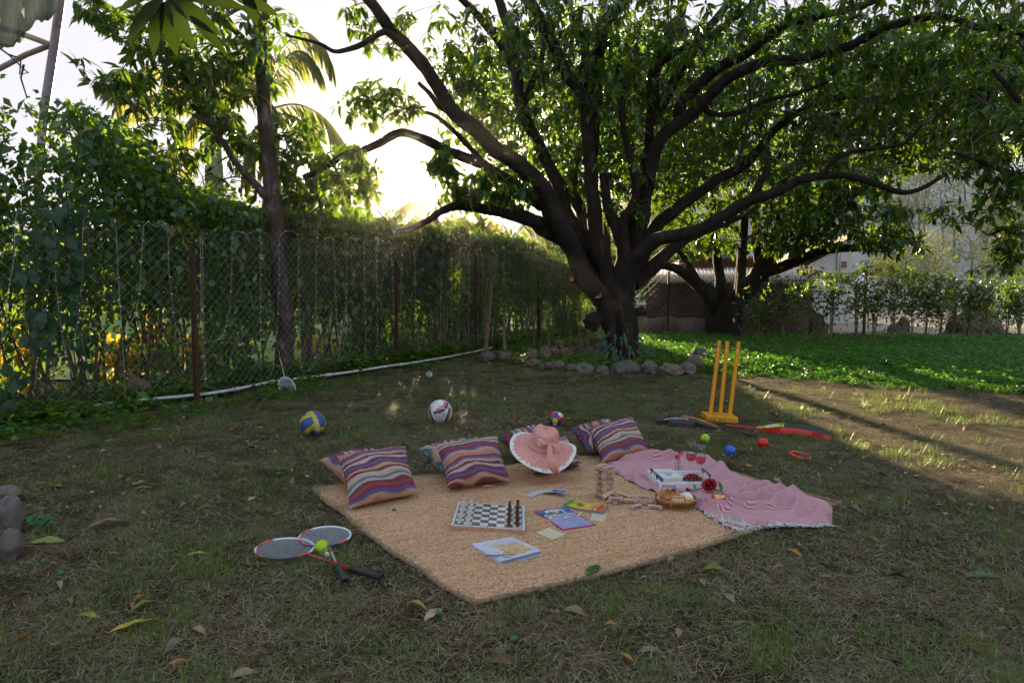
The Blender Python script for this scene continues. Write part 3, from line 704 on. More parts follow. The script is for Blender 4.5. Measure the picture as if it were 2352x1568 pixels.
def chainlink(poly, h, w, root, r, s1=1.0, zb=.02):
    P = [Vector((p[0], p[1], 0)) for p in poly]; tot = sum((P[i + 1] - P[i]).length for i in range(len(P) - 1)); nw = int(tot * s1 / (w / 2)); A = []; B = []
    S = [along(poly, min(1, i * (w / 2) / tot))[0] for i in range(nw + 2)]
    nzs = int(h / (w / 2))
    for i in range(nw):
        a, b_ = S[i], S[i + 1]
        wob = [.012 * noise.noise(Vector((a.x * 1.5, a.y * 1.5, k * .12))) for k in range(nzs + 1)]
        for k in range(nzs):
            p, q = (a, b_) if (k + i) % 2 == 0 else (b_, a)
            z0, z1 = zb + k * w / 2, zb + (k + 1) * w / 2
            A.append((p.x + wob[k], p.y + wob[k], z0)); B.append((q.x + wob[k + 1], q.y + wob[k + 1], z1))
    return segs('wire_mesh', A, B, r, M_WIRE, root)
fence = empty('chain_link_fence', (0, 0, 0), 'tall chain link fence on rusty iron posts along the hedge at the left', 'fence')
chainlink(FENCE, 1.9, .10, fence, .0014)['kind'] = 'stuff'
for (tx, ty, bx, by, dd, w) in ((441, 577, 453, 930, 7.25, .065), (911, 603, 909, 833, 10.85, .055), (1092, 586, 1092, 822, 12.95, .05), (1236, 624, 1238, 795, 15.0, .05)):
    tp_ = dp(tx, ty, dd - .04); bt = dp(bx, by, dd - .04); bt.z = -.05
    g = MB(); ax = (tp_ - bt).normalized(); e1 = ax.cross(Vector((0, 1, 0))).normalized(); e2 = ax.cross(e1)
    def L_(c, zz): return [c + e1 * x_ + e2 * y_ for x_, y_ in ((-w / 2, 0), (w / 2, 0), (w / 2, .006), (-w / 2 + .006, .006), (-w / 2 + .006, w), (-w / 2, w))]
    n6 = 6; vs = L_(bt, 0) + L_(tp_, 1); g.add(vs, [(i, (i + 1) % n6, n6 + (i + 1) % n6, n6 + i) for i in range(n6)] + [tuple(range(6, 12)), tuple(range(6))[::-1]])
    g.build('post', M_RUST, fence, smooth=False)
FENCE2 = [(2.32, 18.2), (4.0, 17.5), (9.0, 16.9), (16.5, 15.6)]
fence2 = empty('chain_link_fence', (0, 0, 0), 'lower chain link fence crossing behind the ground cover and in front of the shed', 'fence')
chainlink(FENCE2, 1.62, .16, fence2, .0025)['kind'] = 'stuff'
for px in (1534, 1760, 1985, 2225):
    p = plan_hit(px, 700, FENCE2); MB().box((p.x, p.y - .03, .82), (.05, .05, 1.7)).build('post', M_RUST, fence2, smooth=False)

# ---------------------------------------------------------------- hedge behind the fence
HEDGE_TOP = [(-500, 190), (0, 232), (70, 238), (150, 268), (250, 300), (330, 335), (400, 425), (450, 468), (560, 488), (640, 498), (760, 503), (900, 528), (1050, 540), (1200, 560), (1285, 608), (1335, 640), (1400, 650)]
tt = np.array(HEDGE_TOP, float)
hedge = empty('hedge', (-3.9, 8.2, 0), 'tall tangled green hedge running behind the chain link fence', 'hedge')
def hedge_pts(n, dmin=.2, dmax=1.5):
    s = NR.rand(n) ** .8; out = []
    for i in range(n):
        p, d = along(FENCE, s[i]); nrm = Vector((-d.y, d.x, 0)); o_ = dmin + (dmax - dmin) * RNG.random() ** 1.3; q = p + nrm * o_
        px = q.x / max(q.y, .5) * FP + CX; h = HC + (665 - np.interp(px, tt[:, 0], tt[:, 1])) * q.y / FP
        h += (.34 if q.x < -3.4 else .22) * noise.noise(Vector((q.x * 1.7, q.y * 1.7, 0))) + .17 * noise.noise(Vector((q.x * 5, q.y * 5, 0))) + (.22 * RNG.random() ** 3 if noise.noise(Vector((q.x * 9, q.y * 9, 4))) > .1 else 0)
        z = h * (1 - RNG.random() ** 1.5 * .98)
        g_ = noise.noise(Vector((q.x * 1.1, q.y * 1.1, z * .9))) + .5 * noise.noise(Vector((q.x * 3, q.y * 3, z * 2.4)))
        lowcut = .02 if z > 1.25 else .02 + (1.25 - z) * .62
        if z < 1.3 and g_ < -.20 + lowcut * .75 and RNG.random() < .93: continue
        if g_ < -.36: continue
        if 225 < px < 475 and q.y < 9.6 and 715 < 665 + (HC - z) / q.y * FP < 905 and RNG.random() < .72: continue
        if abs(px - 650) < 34 and q.y < 9.35: continue
        out.append((q.x, q.y, z))
    return np.array(out)
Q = hedge_pts(150000); n = len(Q)
X = unit(rvec(n) + np.array([.25, -.55, -.35])); Nn = unit(rvec(n) * .8 + np.array([.2, -.8, .6])); Ln = .078 * (.6 + .8 * NR.rand(n))
loc = np.array(hedge.location)
leaves('foliage', Q, X, Nn, Ln, Ln * .52, M_HEDGE, hedge, 'flat', loc=loc)
Q2 = hedge_pts(17000, .1, .9); n = len(Q2); cl = Q2 + rvec(n) * .05
leaves('broad_foliage', cl, unit(rvec(n) * .6 + np.array([.1, -.4, -.8])), unit(rvec(n) * .5 + np.array([.1, -.9, .5])), .12 * (.6 + .8 * NR.rand(n)), .065 * (.6 + .8 * NR.rand(n)), M_MANGO, hedge, 'oval', loc=loc)
# stems
st = MB()
for i in range(150):
    p, d = along(FENCE, .12 + .86 * (i + RNG.random()) / 150); nrm = Vector((-d.y, d.x, 0)); b0 = p + nrm * RNG.uniform(.4, 1.3) - hedge.location
    k = RNG.choice([1, 1, 2, 3])
    for j in range(k):
        tp_ = b0 + Vector((RNG.gauss(0, .25), RNG.gauss(0, .2), RNG.uniform(1.4, 2.4))); r = RNG.uniform(.008, .028)
        q = spline([b0 + Vector((RNG.gauss(0, .05), RNG.gauss(0, .05), -.05)), b0.lerp(tp_, .5) + Vector((RNG.gauss(0, .07), RNG.gauss(0, .07), 0)), tp_], 4)
        st.tube(q, [r * (1 - .6 * m_ / 8) for m_ in range(9)], 6, caps=False)
st.build('stems', M_TWIG, hedge)['kind'] = 'stuff'
# dark broad leafed vine climbing the fence at the left
vine = empty('climbing_vine', dp(110, 880, 6.3), 'broad leafed dark climbing vine on the left end of the fence', 'plant'); vl = np.array(vine.location)
def on_fence(px, py, off=-.04): return plan_hit(px, py, FENCE, -off)
pts = []
for (cx_, cy_, rx, ry, k) in ((165, 500, 60, 45, 26), (110, 560, 45, 60, 30), (160, 640, 45, 70, 26), (100, 760, 40, 60, 24), (55, 620, 45, 60, 14), (190, 800, 30, 50, 12), (30, 880, 30, 60, 10)):
    for i in range(k): pts.append(on_fence(cx_ + RNG.gauss(0, rx * .5), cy_ + RNG.gauss(0, ry * .5), RNG.uniform(-.12, .03)))
Q = np.array([tuple(p) for p in pts]); n = len(Q)
X = unit(np.stack([NR.normal(size=n) * .5, NR.normal(size=n) * .2 - .2, -np.ones(n)], 1)); Nn = unit(np.stack([NR.normal(size=n) * .35, -np.ones(n), .5 + .3 * NR.normal(size=n)], 1)); Ln = .12 * (.6 + .7 * NR.rand(n))
hv, hf = leafshape('oval', .06)
hm = tri_mesh('leaf', hv, hf, np.full(len(hv), .3), M_VINE); Xf, Yf, Zf = frames(X, Nn)
for i in range(n):
    M4 = Matrix([[Xf[i][k] * Ln[i], Yf[i][k] * Ln[i] * .8, Zf[i][k] * Ln[i], Q[i][k] - vl[k]] for k in range(3)] + [[0, 0, 0, 1]]); link_mesh('leaf', hm, vine, M4)
g = MB()
for x0 in (150, 110, 70, 190): g.tube([Vector(on_fence(x0 + 14 * math.sin(k * .9), 500 + 42 * k)) - vine.location for k in range(10)], .006, 5)
g.build('stem', M_TWIG, vine)

# ---------------------------------------------------------------- irrigation pipe in front of the fence
M_PIPE = mat('white_pipe', (.62, .62, .66), (.42, .42, .45), 9, .5)
pl = [p + Vector((0, 0, .05)) for p in PIPE]; pl = spline(pl, 6); pl = [Vector((p.x, p.y, max(gz(p.x, p.y), 0) + .06 + .012 * math.sin(p.x * 3))) for p in pl]
pp = empty('water_pipe', pl[0], 'long white plastic pipe lying on the ground at the foot of the fence', 'pipe')
MB().tube([p - pl[0] for p in pl], .0165, 10).build('pipe_run', M_PIPE, pp)
for i in (10, 20, 27, 33):
    p = pl[i] - pl[0]; d = (pl[i + 1] - pl[i]).normalized(); MB().cyl(p - d * .05, p + d * .05, .022, n=12).build('coupling', M_PIPE, pp)
c0 = dp(480, 917, pl[18].y - .03) - pl[0]; MB().cyl(c0 - Vector((0, .02, 0)), c0 + Vector((0, .01, 0)), .034, n=20).build('round_cover', M_PIPE, pp)

# ---------------------------------------------------------------- string lights on the fence
M_CORD = mat('clear_cord', (.42, .42, .40), (.30, .30, .28), 40, .35)
M_BULB = mat('fairy_bulb', (.75, .68, .50), (.6, .5, .35), 10, .3)
bulb = MB().ell((0, 0, 0), (.006, .006, .014), 6, 5); bm = bulb.build('bulb', M_BULB); bulb_me = bm.data; bpy.data.objects.remove(bm)
def d5(x, y): return (.3662 * x, 447.9 + .3662 * y)
def d6(x, y): return (631.6 + .293 * x, 447.9 + .293 * y)
def d7(x, y): return (1205.8 + .293 * x, 447.9 + .293 * y)
def d8(x, y): return (1722.6 + .3296 * x, 447.9 + .3296 * y)
STR = [[d5(10, 930), d5(45, 650), d5(90, 380), d5(105, 95), d5(205, 100), d5(320, 115), d5(345, 480), d5(375, 760), d5(410, 1010)],
 [d5(465, 960), d5(500, 700), d5(520, 400), d5(525, 150), d5(620, 160), d5(718, 165), d5(735, 430), d5(755, 700), d5(775, 1000), d5(785, 1280)],
 [d5(775, 860), d5(850, 740), d5(880, 540), d5(905, 190), d5(980, 200), d5(1050, 200), d5(1058, 450), d5(1075, 620), d5(1095, 790), d5(1150, 930), d5(1205, 890), d5(1245, 800)],
 [d5(1255, 215), d5(1258, 500), d5(1262, 780), d5(1280, 1100), d5(1285, 1200)], [d5(1268, 215), d5(1272, 500), d5(1278, 800), d5(1290, 1150), d5(1310, 1215)],
 [d5(1290, 905), d5(1350, 915), d5(1405, 860), d5(1440, 700), d5(1455, 400), d5(1462, 235), d5(1550, 242), d5(1632, 240), d5(1635, 500), d5(1634, 800), d5(1636, 1090)],
 [d5(1665, 1140), d5(1700, 1125), d5(1735, 860), d5(1750, 500), d5(1757, 253), d5(1865, 250), d6(182, 600), d6(190, 900), d6(205, 1350), d6(250, 1372), d6(300, 1330), d6(320, 1100), d6(322, 760), d6(330, 335), d6(390, 345), d6(450, 345), d6(468, 600), d6(480, 900), d6(503, 1200), d6(500, 1310)],
 [d6(503, 1150), d6(545, 990), d6(560, 700), d6(572, 358), d6(630, 355), d6(690, 362), d6(700, 700), d6(705, 1000), d6(712, 1290)],
 [d6(770, 1330), d6(795, 1280), d6(803, 900), d6(800, 378), d6(860, 380), d6(905, 385), d6(920, 650), d6(935, 950), d6(962, 1100), d6(950, 1300)],
 [d6(975, 1080), d6(990, 700), d6(998, 395), d6(1050, 400), d6(1088, 430), d6(1100, 700), d6(1105, 900), d6(1125, 1200)],
 [d6(1298, 1180), d6(1300, 800), d6(1318, 438), d6(1380, 440), d6(1385, 700), d6(1387, 1130)], [d6(1440, 1120), d6(1447, 800), d6(1447, 445), d6(1515, 450), d6(1520, 780), d6(1515, 1100)],
 [d6(1555, 1150), d6(1575, 800), d6(1577, 462), d6(1622, 462), d6(1630, 800), d6(1632, 1060)], [d6(1690, 1000), d6(1690, 700), d6(1683, 465), d6(1735, 468), d6(1745, 700)],
 [d6(1790, 1000), d6(1800, 700), d6(1800, 478), d6(1895, 490), d6(1905, 900)], [d6(1950, 1000), d6(1950, 500), d6(2020, 500), d6(2030, 950)], [d6(2160, 900), d6(2175, 520), d6(2235, 545), d6(2245, 900)]]
WH = ['at the far left end', 'over the broad leafed vine', 'hooked to the first post', 'hanging straight beside the first post', 'doubled beside the first post', 'between the first post and the slender tree', 'looping under the slender tree', 'right of the slender tree', 'left of the second post', 'just right of the second post', 'midway between second and third posts', 'left of the third post', 'at the third post', 'behind the first root balled sapling', 'behind the second root balled sapling', 'before the dry stems', 'nearest the big mango trunk']
for path, wh in zip(STR, WH):
    q = [plan_hit(x_, y_, FENCE, .05) for x_, y_ in path]; q = spline(q, 3); q = [Vector((p.x, p.y, max(p.z, .015))) for p in q]
    o = empty('string_light', q[0], 'pale string light cord looped on the fence ' + wh, 'string light', 'string lights hung on the fence')
    MB().tube([p - q[0] + Vector((noise.noise(p * 8), 0, noise.noise(p * 9))) * .008 for p in q], .0019, 4).build('cord', M_CORD, o)
    acc = 0
    for i in range(1, len(q)):
        acc += (q[i] - q[i - 1]).length
        if acc > .17:
            acc = 0; M4 = Matrix.Translation(q[i] - q[0] + Vector((.008, -.006, 0))) @ Euler((RNG.uniform(-1, 1), RNG.uniform(.8, 2), 0)).to_matrix().to_4x4(); link_mesh('bulb', bulb_me, o, M4)

# ---------------------------------------------------------------- stones
def stone_mat(name, a, b):
    m, t, s = nt(name); v = coord(t); f = noise_(t, v, 5, 8, .65, .4); g = noise_(t, v, 40, 5, .7)
    oi = N(t, 'ShaderNodeObjectInfo'); c = ramp(t, f, [(.3, a), (.6, b), (.8, tuple(k * 1.35 for k in b))])
    hs = N(t, 'ShaderNodeHueSaturation'); L(t, c, hs.inputs['Color']); L(t, math_(t, 'ADD', math_(t, 'MULTIPLY', oi.outputs['Random'], .7), .6), hs.inputs['Value']); L(t, math_(t, 'ADD', math_(t, 'MULTIPLY', oi.outputs['Random'], .5), .6), hs.inputs['Saturation'])
    L(t, mixc(t, math_(t, 'MULTIPLY', g, .3), hs.outputs[0], (.05, .045, .04)), s.inputs['Base Color']); s.inputs['Roughness'].default_value = .8
    bump_(t, s, math_(t, 'ADD', f, math_(t, 'MULTIPLY', g, .25)), .7, .03); return m
M_STONE = stone_mat('river_stone', (.07, .055, .05), (.17, .14, .125))
M_STONE2 = stone_mat('brown_stone', (.075, .048, .035), (.19, .13, .095))
def stone(px, py, w, h, z=0, dd=None, label=None, group='stones ringed round the big mango tree', seed=None, nm='stone'):
    s = seed if seed is not None else RNG.random() * 50
    c = gp(px, py + h * .5, z) if dd is None else dp(px, py + h * .5, dd); dist = c.y; rx = w * .5 * pxm(dist); rz = h * .5 * pxm(dist) * 1.3; ry = (rx + rz) * .5
    o = MB().ell((0, 0, rz * .8), (rx, ry, rz), 28, 18, jit=.38, seed=s, R=Euler((RNG.uniform(-.2, .2), RNG.uniform(-.15, .15), RNG.uniform(-.4, .4))).to_matrix()).build(nm, M_STONE2 if label and ('brown' in label or 'buff' in label) else M_STONE, loc=(c.x, c.y + ry * .6, max(z, 0) if dd is None else c.z))
    return tag(o, label, 'stone', group)
SN = [(800,1370,220,95,'largest long smooth stone in front of the mango trunk'),(470,1370,160,70,'broad low grey stone left of the largest stone in the ring'),(365,1362,80,62,'brownish stone at the left front of the ring, beside a broad low one'),(615,1382,110,60,'rounded stone touching the left end of the largest one'),(262,1345,110,72,'rough pale topped stone at the left front of the ring'),(190,1345,66,54,'small stone wedged at the left front of the ring'),(140,1350,70,44,'small flat stone near the left end of the ring'),(70,1325,120,60,'broad brown stone at the left end of the front row'),
 (990,1365,132,92,'blocky rounded stone first to the right of the largest one'),(1155,1377,168,86,'wide cracked stone second to the right of the largest one'),(1283,1372,130,80,'dark rounded stone third to the right of the largest one'),(1340,1322,112,92,'dark leaning stone behind the right front row of the ring'),(1390,1262,125,95,'tall pointed light stone at the right top of the ring'),
 (60,1262,100,84,'big brown stone at the far left of the upper row'),(160,1255,92,104,'reddish brown stone standing in the upper left row'),(232,1250,74,100,'upright brown stone in the upper left row beside a reddish one'),(315,1252,92,82,'round grey stone at the right of the upper left row'),(430,1222,82,72,'brownish stone behind the plants left of the trunk'),(522,1226,60,48,'small white stone behind the plants left of the trunk'),(600,1212,82,80,'pale stone just left of the mango trunk'),(265,1175,80,48,'dark stone at the back left of the ring'),
 (905,1232,72,60,'pale stone just right of the mango trunk'),(985,1234,92,56,'wide pale stone right of the mango trunk'),(1070,1262,50,26,'small low stone at the back of the right side bed'),(1165,1266,70,40,'buff stone at the back of the right side bed'),(1235,1272,60,52,'pale rounded stone beside a buff one at the back of the bed'),(1288,1276,50,50,'slanted pale stone below the tall pointed one'),(1490,1312,62,50,'brown stone hidden behind the yellow wicket'),(1532,1350,62,60,'dark stone at the right end of the ring behind the wicket')]
for x_, y_, w, h, lb in SN:
    a, b_ = d7(x_, y_); stone(a, b_, w * .293, h * .293, label=lb)
G2 = 'stones at the left edge of the lawn'
stone(4, 1196, 50, 80, label='large dark rounded stone at the left edge of the lawn', group=G2, seed=4.2); stone(6, 1170, 60, 40, z=.08, label='pale pinkish stone behind the large dark one at the left edge', group=G2, seed=9.1)
stone(14, 1136, 50, 30, label='small pale stone topmost at the left edge of the lawn', group=G2); stone(6, 1266, 60, 60, label='low stone below the large dark one at the left edge', group=G2)
stone(304, 897, 72, 34, dd=7.2, label='flat brown rock lying behind the fence near the first post', group=None)
# ---------------------------------------------------------------- saplings
M_SACK = mat('root_ball', (.15, .125, .105), (.07, .06, .05), 18, .95, bump=.9, bsc=30, bd=.02)
def sapling(px, pyb, pyt, dd, nst, spread, top, label, group, ball=0, leafpx=(18, 40), nl=60, mt=None, nm='sapling'):
    b0 = dp(px, pyb, dd); b0.z = 0; root = empty(nm, b0, label, 'sapling', group); s = pxm(dd)
    if ball:
        g = MB(); rb = ball * s * .5; g.ell((0, 0, rb * .62), (rb, rb, rb * .75), 24, 14, jit=.3, seed=px); g.lathe([(rb * .5, rb * 1.0), (.035, rb * 1.6), (.05, rb * 1.75), (.0, rb * 1.75)], 10); g.build('root_ball', M_SACK, root)
    zt = HC + (665 - pyt) * s; z0 = ball * s * .9
    g = MB(); ends = []
    for k in range(nst):
        a = RNG.random() * 2 * PI; e = Vector((math.cos(a) * spread * s * RNG.uniform(.3, 1) + top * s, math.sin(a) * spread * s * .6, zt * RNG.uniform(.82, 1))); m_ = Vector((e.x * .35, e.y * .4, (zt + z0) * .5))
        q = spline([Vector((RNG.gauss(0, .012), 0, max(0, z0 - .05))), m_ + Vector((RNG.gauss(0, .03), 0, 0)), e], 5); g.tube(q, [.009 * (1 - .6 * i / 10) for i in range(11)], 5); ends += q[5:]
    g.build('stems', M_STEM, root)
    n = nl; E = np.array([tuple(RNG.choice(ends)) for _ in range(n)]) + NR.normal(size=(n, 3)) * np.array([leafpx[0] * s * .35, .06, leafpx[1] * s * .12])
    X = unit(rvec(n) + np.array([0, 0, -.7])); leaves('foliage', E, X, unit(rvec(n) + np.array([0, -.4, .6])), (.10 if mt else .07) * (.6 + .7 * NR.rand(n)), (.05 if mt else .03) * (.6 + .7 * NR.rand(n)), mt or M_HEDGE, root, 'oval'); return root
sapling(1118, 846, 571, 11.35, 6, 8, 22, 'bare stemmed sapling with a wrapped root ball, left of the pair by the fence', 'root balled saplings by the fence', ball=36, nl=130)
sapling(1159, 844, 625, 11.4, 6, 10, 3, 'shorter leafy sapling with a wrapped root ball, right of the pair by the fence', 'root balled saplings by the fence', ball=36, nl=260, leafpx=(26, 120))
for i, (px, pyt, w) in enumerate(((1226, 560, 'tallest leafy'), (1262, 640, 'leaning bare'), (1310, 650, 'thin upright'), (1334, 660, 'short thin'), (1350, 690, 'rightmost thin'))):
    sapling(px, 800, pyt, 13.6, 5, 12, -6 if i == 0 else 0, w + ' dry stemmed sapling standing at the fence left of the mango trunk', 'dry saplings left of the mango trunk', nl=(260, 50, 40, 30, 30)[i], leafpx=(30, 60))
SH = [(1741, 690, 'sparse shrub in front of the dark end of the shed'), (1800, 655, 'shrub before the left corner of the white house'), (1850, 640, 'shrub in front of the left part of the white house'), (1907, 632, 'airy shrub in front of the middle of the white house wall'), (1966, 640, 'dense dark shrub at the right corner of the white house'), (2006, 660, 'low broad shrub just right of the white house'), (2049, 628, 'tall shrub left of the small dark heap'), (2095, 640, 'dense shrub right of the small dark heap'), (2128, 655, 'thin shrub in the middle of the open stretch'), (2160, 640, 'bushy shrub left of the fence post on the right'), (2190, 632, 'thick shrub just left of the compost mound'), (2226, 640, 'shrub in front of the compost mound'), (2257, 650, 'thin shrub over the top of the compost mound'), (2313, 640, 'leafy shrub right of the compost mound'), (2342, 660, 'last shrub at the right edge')]
for i, (px, pyt, lb) in enumerate(SH):
    sapling(px, 770, pyt, 15.2 + .3 * math.sin(i * 2), 7, 16, RNG.uniform(-4, 4), lb, 'young shrubs in a row along the back fence', nl=400, leafpx=(48, 150), nm='shrub', mt=M_MANGO)
# vine along the top of the back fence
vb = empty('fence_vine', plan_hit(1950, 640, FENCE2, .05), 'yellow green vine trailing along the top of the back fence', 'plant'); n = 520; pr = []
for i in range(n):
    px = 1830 + 300 * RNG.random(); py = 628 + 10 * math.sin(px * .03) + RNG.gauss(0, 7) - (20 * max(0, 1 - abs(px - 1982) / 25)); pr.append(tuple(plan_hit(px, py, FENCE2, RNG.uniform(0, .1)) - vb.location))
Q = np.array(pr); leaves('foliage', Q, rvec(n) * .6 + np.array([0, 0, -.6]), unit(rvec(n) * .5 + np.array([0, -1, .3])), .08 * (.6 + .6 * NR.rand(n)), .07 * (.6 + .6 * NR.rand(n)), leaf_mat('yellow_vine', [(0, (.07, .12, .02)), (1, (.18, .24, .04))], (.4, .45, .05), trf=.45), vb, 'oval')
MB().tube([plan_hit(1830 + 30 * k, 632 + 6 * math.sin(k), FENCE2, .05) - vb.location for k in range(11)], .008, 5).build('stem', M_TWIG, vb)
# leafy plant on the mango trunk
pt = empty('leafy_plant', (TB.x - .05, TB.y - .42, 0), 'dark leafy plant growing up against the foot of the big mango trunk', 'plant'); Q = []
for i in range(70): Q.append((RNG.gauss(-.05, .2), RNG.gauss(0, .1), RNG.uniform(.1, .62)))
Q = np.array(Q); n = len(Q); leaves('foliage', Q, unit(np.stack([Q[:, 0] * 3, -.3 - .3 * NR.rand(n), -.6 * np.ones(n)], 1) + .3 * rvec(n)), unit(rvec(n) * .4 + np.array([0, -.6, .8])), .13 * (.7 + .5 * NR.rand(n)), .055 * np.ones(n), M_VINE, pt, 'oval')
g = MB(); [g.tube([(x_ * .2, 0, 0), (x_ * .6, 0, .3), (x_, 0, .6)], .006, 5) for x_ in (-.3, -.12, .05, .2)]; g.build('stems', M_TWIG, pt)

# ---------------------------------------------------------------- palms
def frond(root, pts, dd, ll, name='frond', n=46, m=None, hang=.75):
    q = spline([dp(x_, y_, d_) if not isinstance(dd, (int, float)) else dp(x_, y_, dd) for (x_, y_, *r_) in pts for d_ in [r_[0] if r_ else dd]], 8); g = MB(); o0 = root.location
    g.tube([p - o0 for p in q], [.022 * (1 - .8 * i / len(q)) for i in range(len(q))], 5); mm = len(q)
    for i in range(n):
        u = .08 + .92 * i / n; k = u * (mm - 1); a = q[int(k)].lerp(q[min(int(k) + 1, mm - 1)], k % 1); tn = (q[min(int(k) + 1, mm - 1)] - q[int(k)]).normalized() if int(k) < mm - 1 else (q[-1] - q[-2]).normalized()
        sd = tn.cross(Vector((0, 0, 1))).normalized(); l_ = ll * (math.sin(PI * (.12 + .8 * u)) ** .6) * RNG.uniform(.85, 1.1)
        for sgn in (-1, 1):
            dr = (tn * .55 + sd * sgn * .6 + Vector((0, 0, -hang * RNG.uniform(.6, 1.3)))).normalized(); e = a + dr * l_ * .5; f_ = e + (dr + Vector((0, 0, -.9))).normalized() * l_ * .5; w = dr.cross(Vector((0, 1, .2))).normalized() * .022
            g.add([a - o0 - w * .4, a - o0 + w * .4, e - o0 + w, e - o0 - w, f_ - o0], [(0, 1, 2, 3), (3, 2, 4)])
    return g.build(name, m or M_PALM, root)
M_PTR = mat('palm_trunk', (.16, .22, .12), (.28, .27, .2), 6, .7, stretch=(1, 1, 3))
pa = dp(492, 700, 13.5); pa.z = 0; palm = empty('palm_tree', pa, 'smooth trunked palm with drooping fronds, left of the slender tree', 'palm tree')
MB().tube([Vector((0, 0, 0)), dp(494, 480, 13.5) - pa, dp(490, 330, 13.5) - pa, dp(486, 235, 13.5) - pa], [.2, .17, .16, .1], 14).build('trunk', M_PTR, palm)
for f in ([(486, 240), (430, 215), (340, 222), (270, 275)], [(486, 238), (440, 190), (360, 150), (300, 180), (265, 250)], [(486, 240), (450, 260), (400, 330), (370, 420)], [(486, 238), (530, 190), (590, 200), (640, 260)], [(486, 238), (505, 160), (560, 110), (620, 120)], [(486, 240), (540, 260), (570, 330), (575, 400)], [(486, 238), (470, 150), (430, 80), (380, 60)]): frond(palm, f, 13.5, .75)
pb = dp(640, 700, 15); pb.z = 0; palmb = empty('palm_tree', pb, 'palm behind the slender tree, blue green fronds arching to its right', 'palm tree')
MB().tube([Vector((0, 0, 0)), dp(632, 480, 15) - pb, dp(622, 250, 15) - pb], [.2, .17, .12], 14).build('trunk', M_PTR, palmb)
for f in ([(620, 190), (650, 110), (700, 75), (745, 110), (762, 150)], [(620, 200), (660, 130), (700, 120), (735, 160)], [(620, 250), (682, 240), (744, 270), (795, 335), (830, 400)], [(620, 260), (680, 270), (730, 320), (760, 400)], [(620, 230), (590, 160), (560, 150), (530, 190)], [(620, 270), (590, 290), (570, 350), (560, 420)]): frond(palmb, f, 15, .95)
pc = dp(800, 700, 17); pc.z = 0; palmc = empty('palm_tree', pc, 'low palm over the hedge with yellow green fronds, left of the setting sun', 'palm tree')
MB().tube([Vector((0, 0, 0)), dp(798, 520, 17) - pc, dp(795, 430, 17) - pc], [.18, .16, .1], 12).build('trunk', M_PTR, palmc)
for f in ([(795, 430), (820, 385), (850, 400), (868, 450)], [(795, 430), (760, 390), (715, 400), (690, 450)], [(795, 435), (830, 440), (850, 480), (855, 520)], [(795, 432), (770, 440), (745, 480)], [(795, 430), (790, 390), (810, 360)]): frond(palmc, f, 17, .7, n=34)
pd = dp(1010, 700, 20); pd.z = 0; palmd = empty('palm_tree', pd, 'palm top showing over the hedge directly below the sun', 'palm tree')
MB().tube([Vector((0, 0, 0)), dp(1012, 520, 20) - pd], [.18, .12], 12).build('trunk', M_PTR, palmd)
for f in ([(1012, 520), (1040, 470), (1080, 460), (1110, 500)], [(1012, 520), (985, 465), (940, 460), (900, 500)], [(1012, 520), (1060, 500), (1120, 520)], [(1012, 520), (1000, 470), (1020, 440)], [(1012, 520), (960, 500), (930, 530)], [(1180, 560), (1150, 510), (1110, 500), (1080, 530)], [(1180, 560), (1200, 520), (1240, 520), (1260, 560)]): frond(palmd, f, 20, .85, n=34)
pe = dp(395, 700, 9.3); pe.z = 0; palme = empty('palm_tree', pe, 'bright fan palm sprays just above the hedge at the left', 'palm tree')
MB().tube([Vector((0, 0, 0)), dp(395, 470, 9.3) - pe], [.07, .05], 10).build('trunk', M_PTR, palme)
for f in ([(395, 470), (360, 400), (310, 370)], [(395, 470), (400, 390), (430, 350)], [(395, 470), (350, 440), (300, 450)], [(395, 470), (430, 430), (460, 450)], [(310, 260), (290, 215), (235, 190)], [(310, 260), (320, 200), (290, 160)]): frond(palme, f, 9.3, .38, n=26)

# ---------------------------------------------------------------- shrubs and trees beyond the hedge
def bush(px, pyt, dd, wpx, n, label, m=M_HEDGE, tx=None, lsz=.12, group='trees and shrubs beyond the hedge', trunk=True, low=0.0, nm='shrub', cat='shrub'):
    b0 = dp(px, 700, dd); b0.z = 0; root = empty(nm, b0, label, cat, group); ox = 0 if tx is None else dp(tx, 700, dd).x - b0.x; s = pxm(dd); h = HC + (665 - pyt) * s; w = wpx * s * .5
    u = rvec(n) * (NR.rand(n, 1) ** .35); Q = u * np.array([w, w * .7, (h - low) * .5]) + np.array([0, 0, (h + low) * .5])
    nn_ = np.array([noise.noise(Vector(tuple(q)) * (1.6 / max(.8, w) * 2) + Vector((px, 0, 0))) for q in Q]); Q = Q[nn_ > -.18]; k = len(Q)
    leaves('foliage', Q, unit(rvec(k) + np.array([0, 0, -.4])), unit(rvec(k) * .7 + np.array([0, -.3, .7])), lsz * 1.35 * (.6 + .8 * NR.rand(k)), lsz * .75 * (.6 + .8 * NR.rand(k)), m, root, 'flat')
    g = MB()
    for j in range(4 if tx is None else 1):
        a = RNG.random() * 6.28; g.tube([(ox, 0, 0), (ox + math.cos(a) * w * (.2 if tx is None else .02), math.sin(a) * w * .2, h * .4), (ox * .5 + math.cos(a) * w * .4, math.sin(a) * w * .5, h * .8)], [.05 * h / 3, .035 * h / 3, .01], 6)
    g.build('stems', M_TWIG if tx is None else M_BARK, root); return root
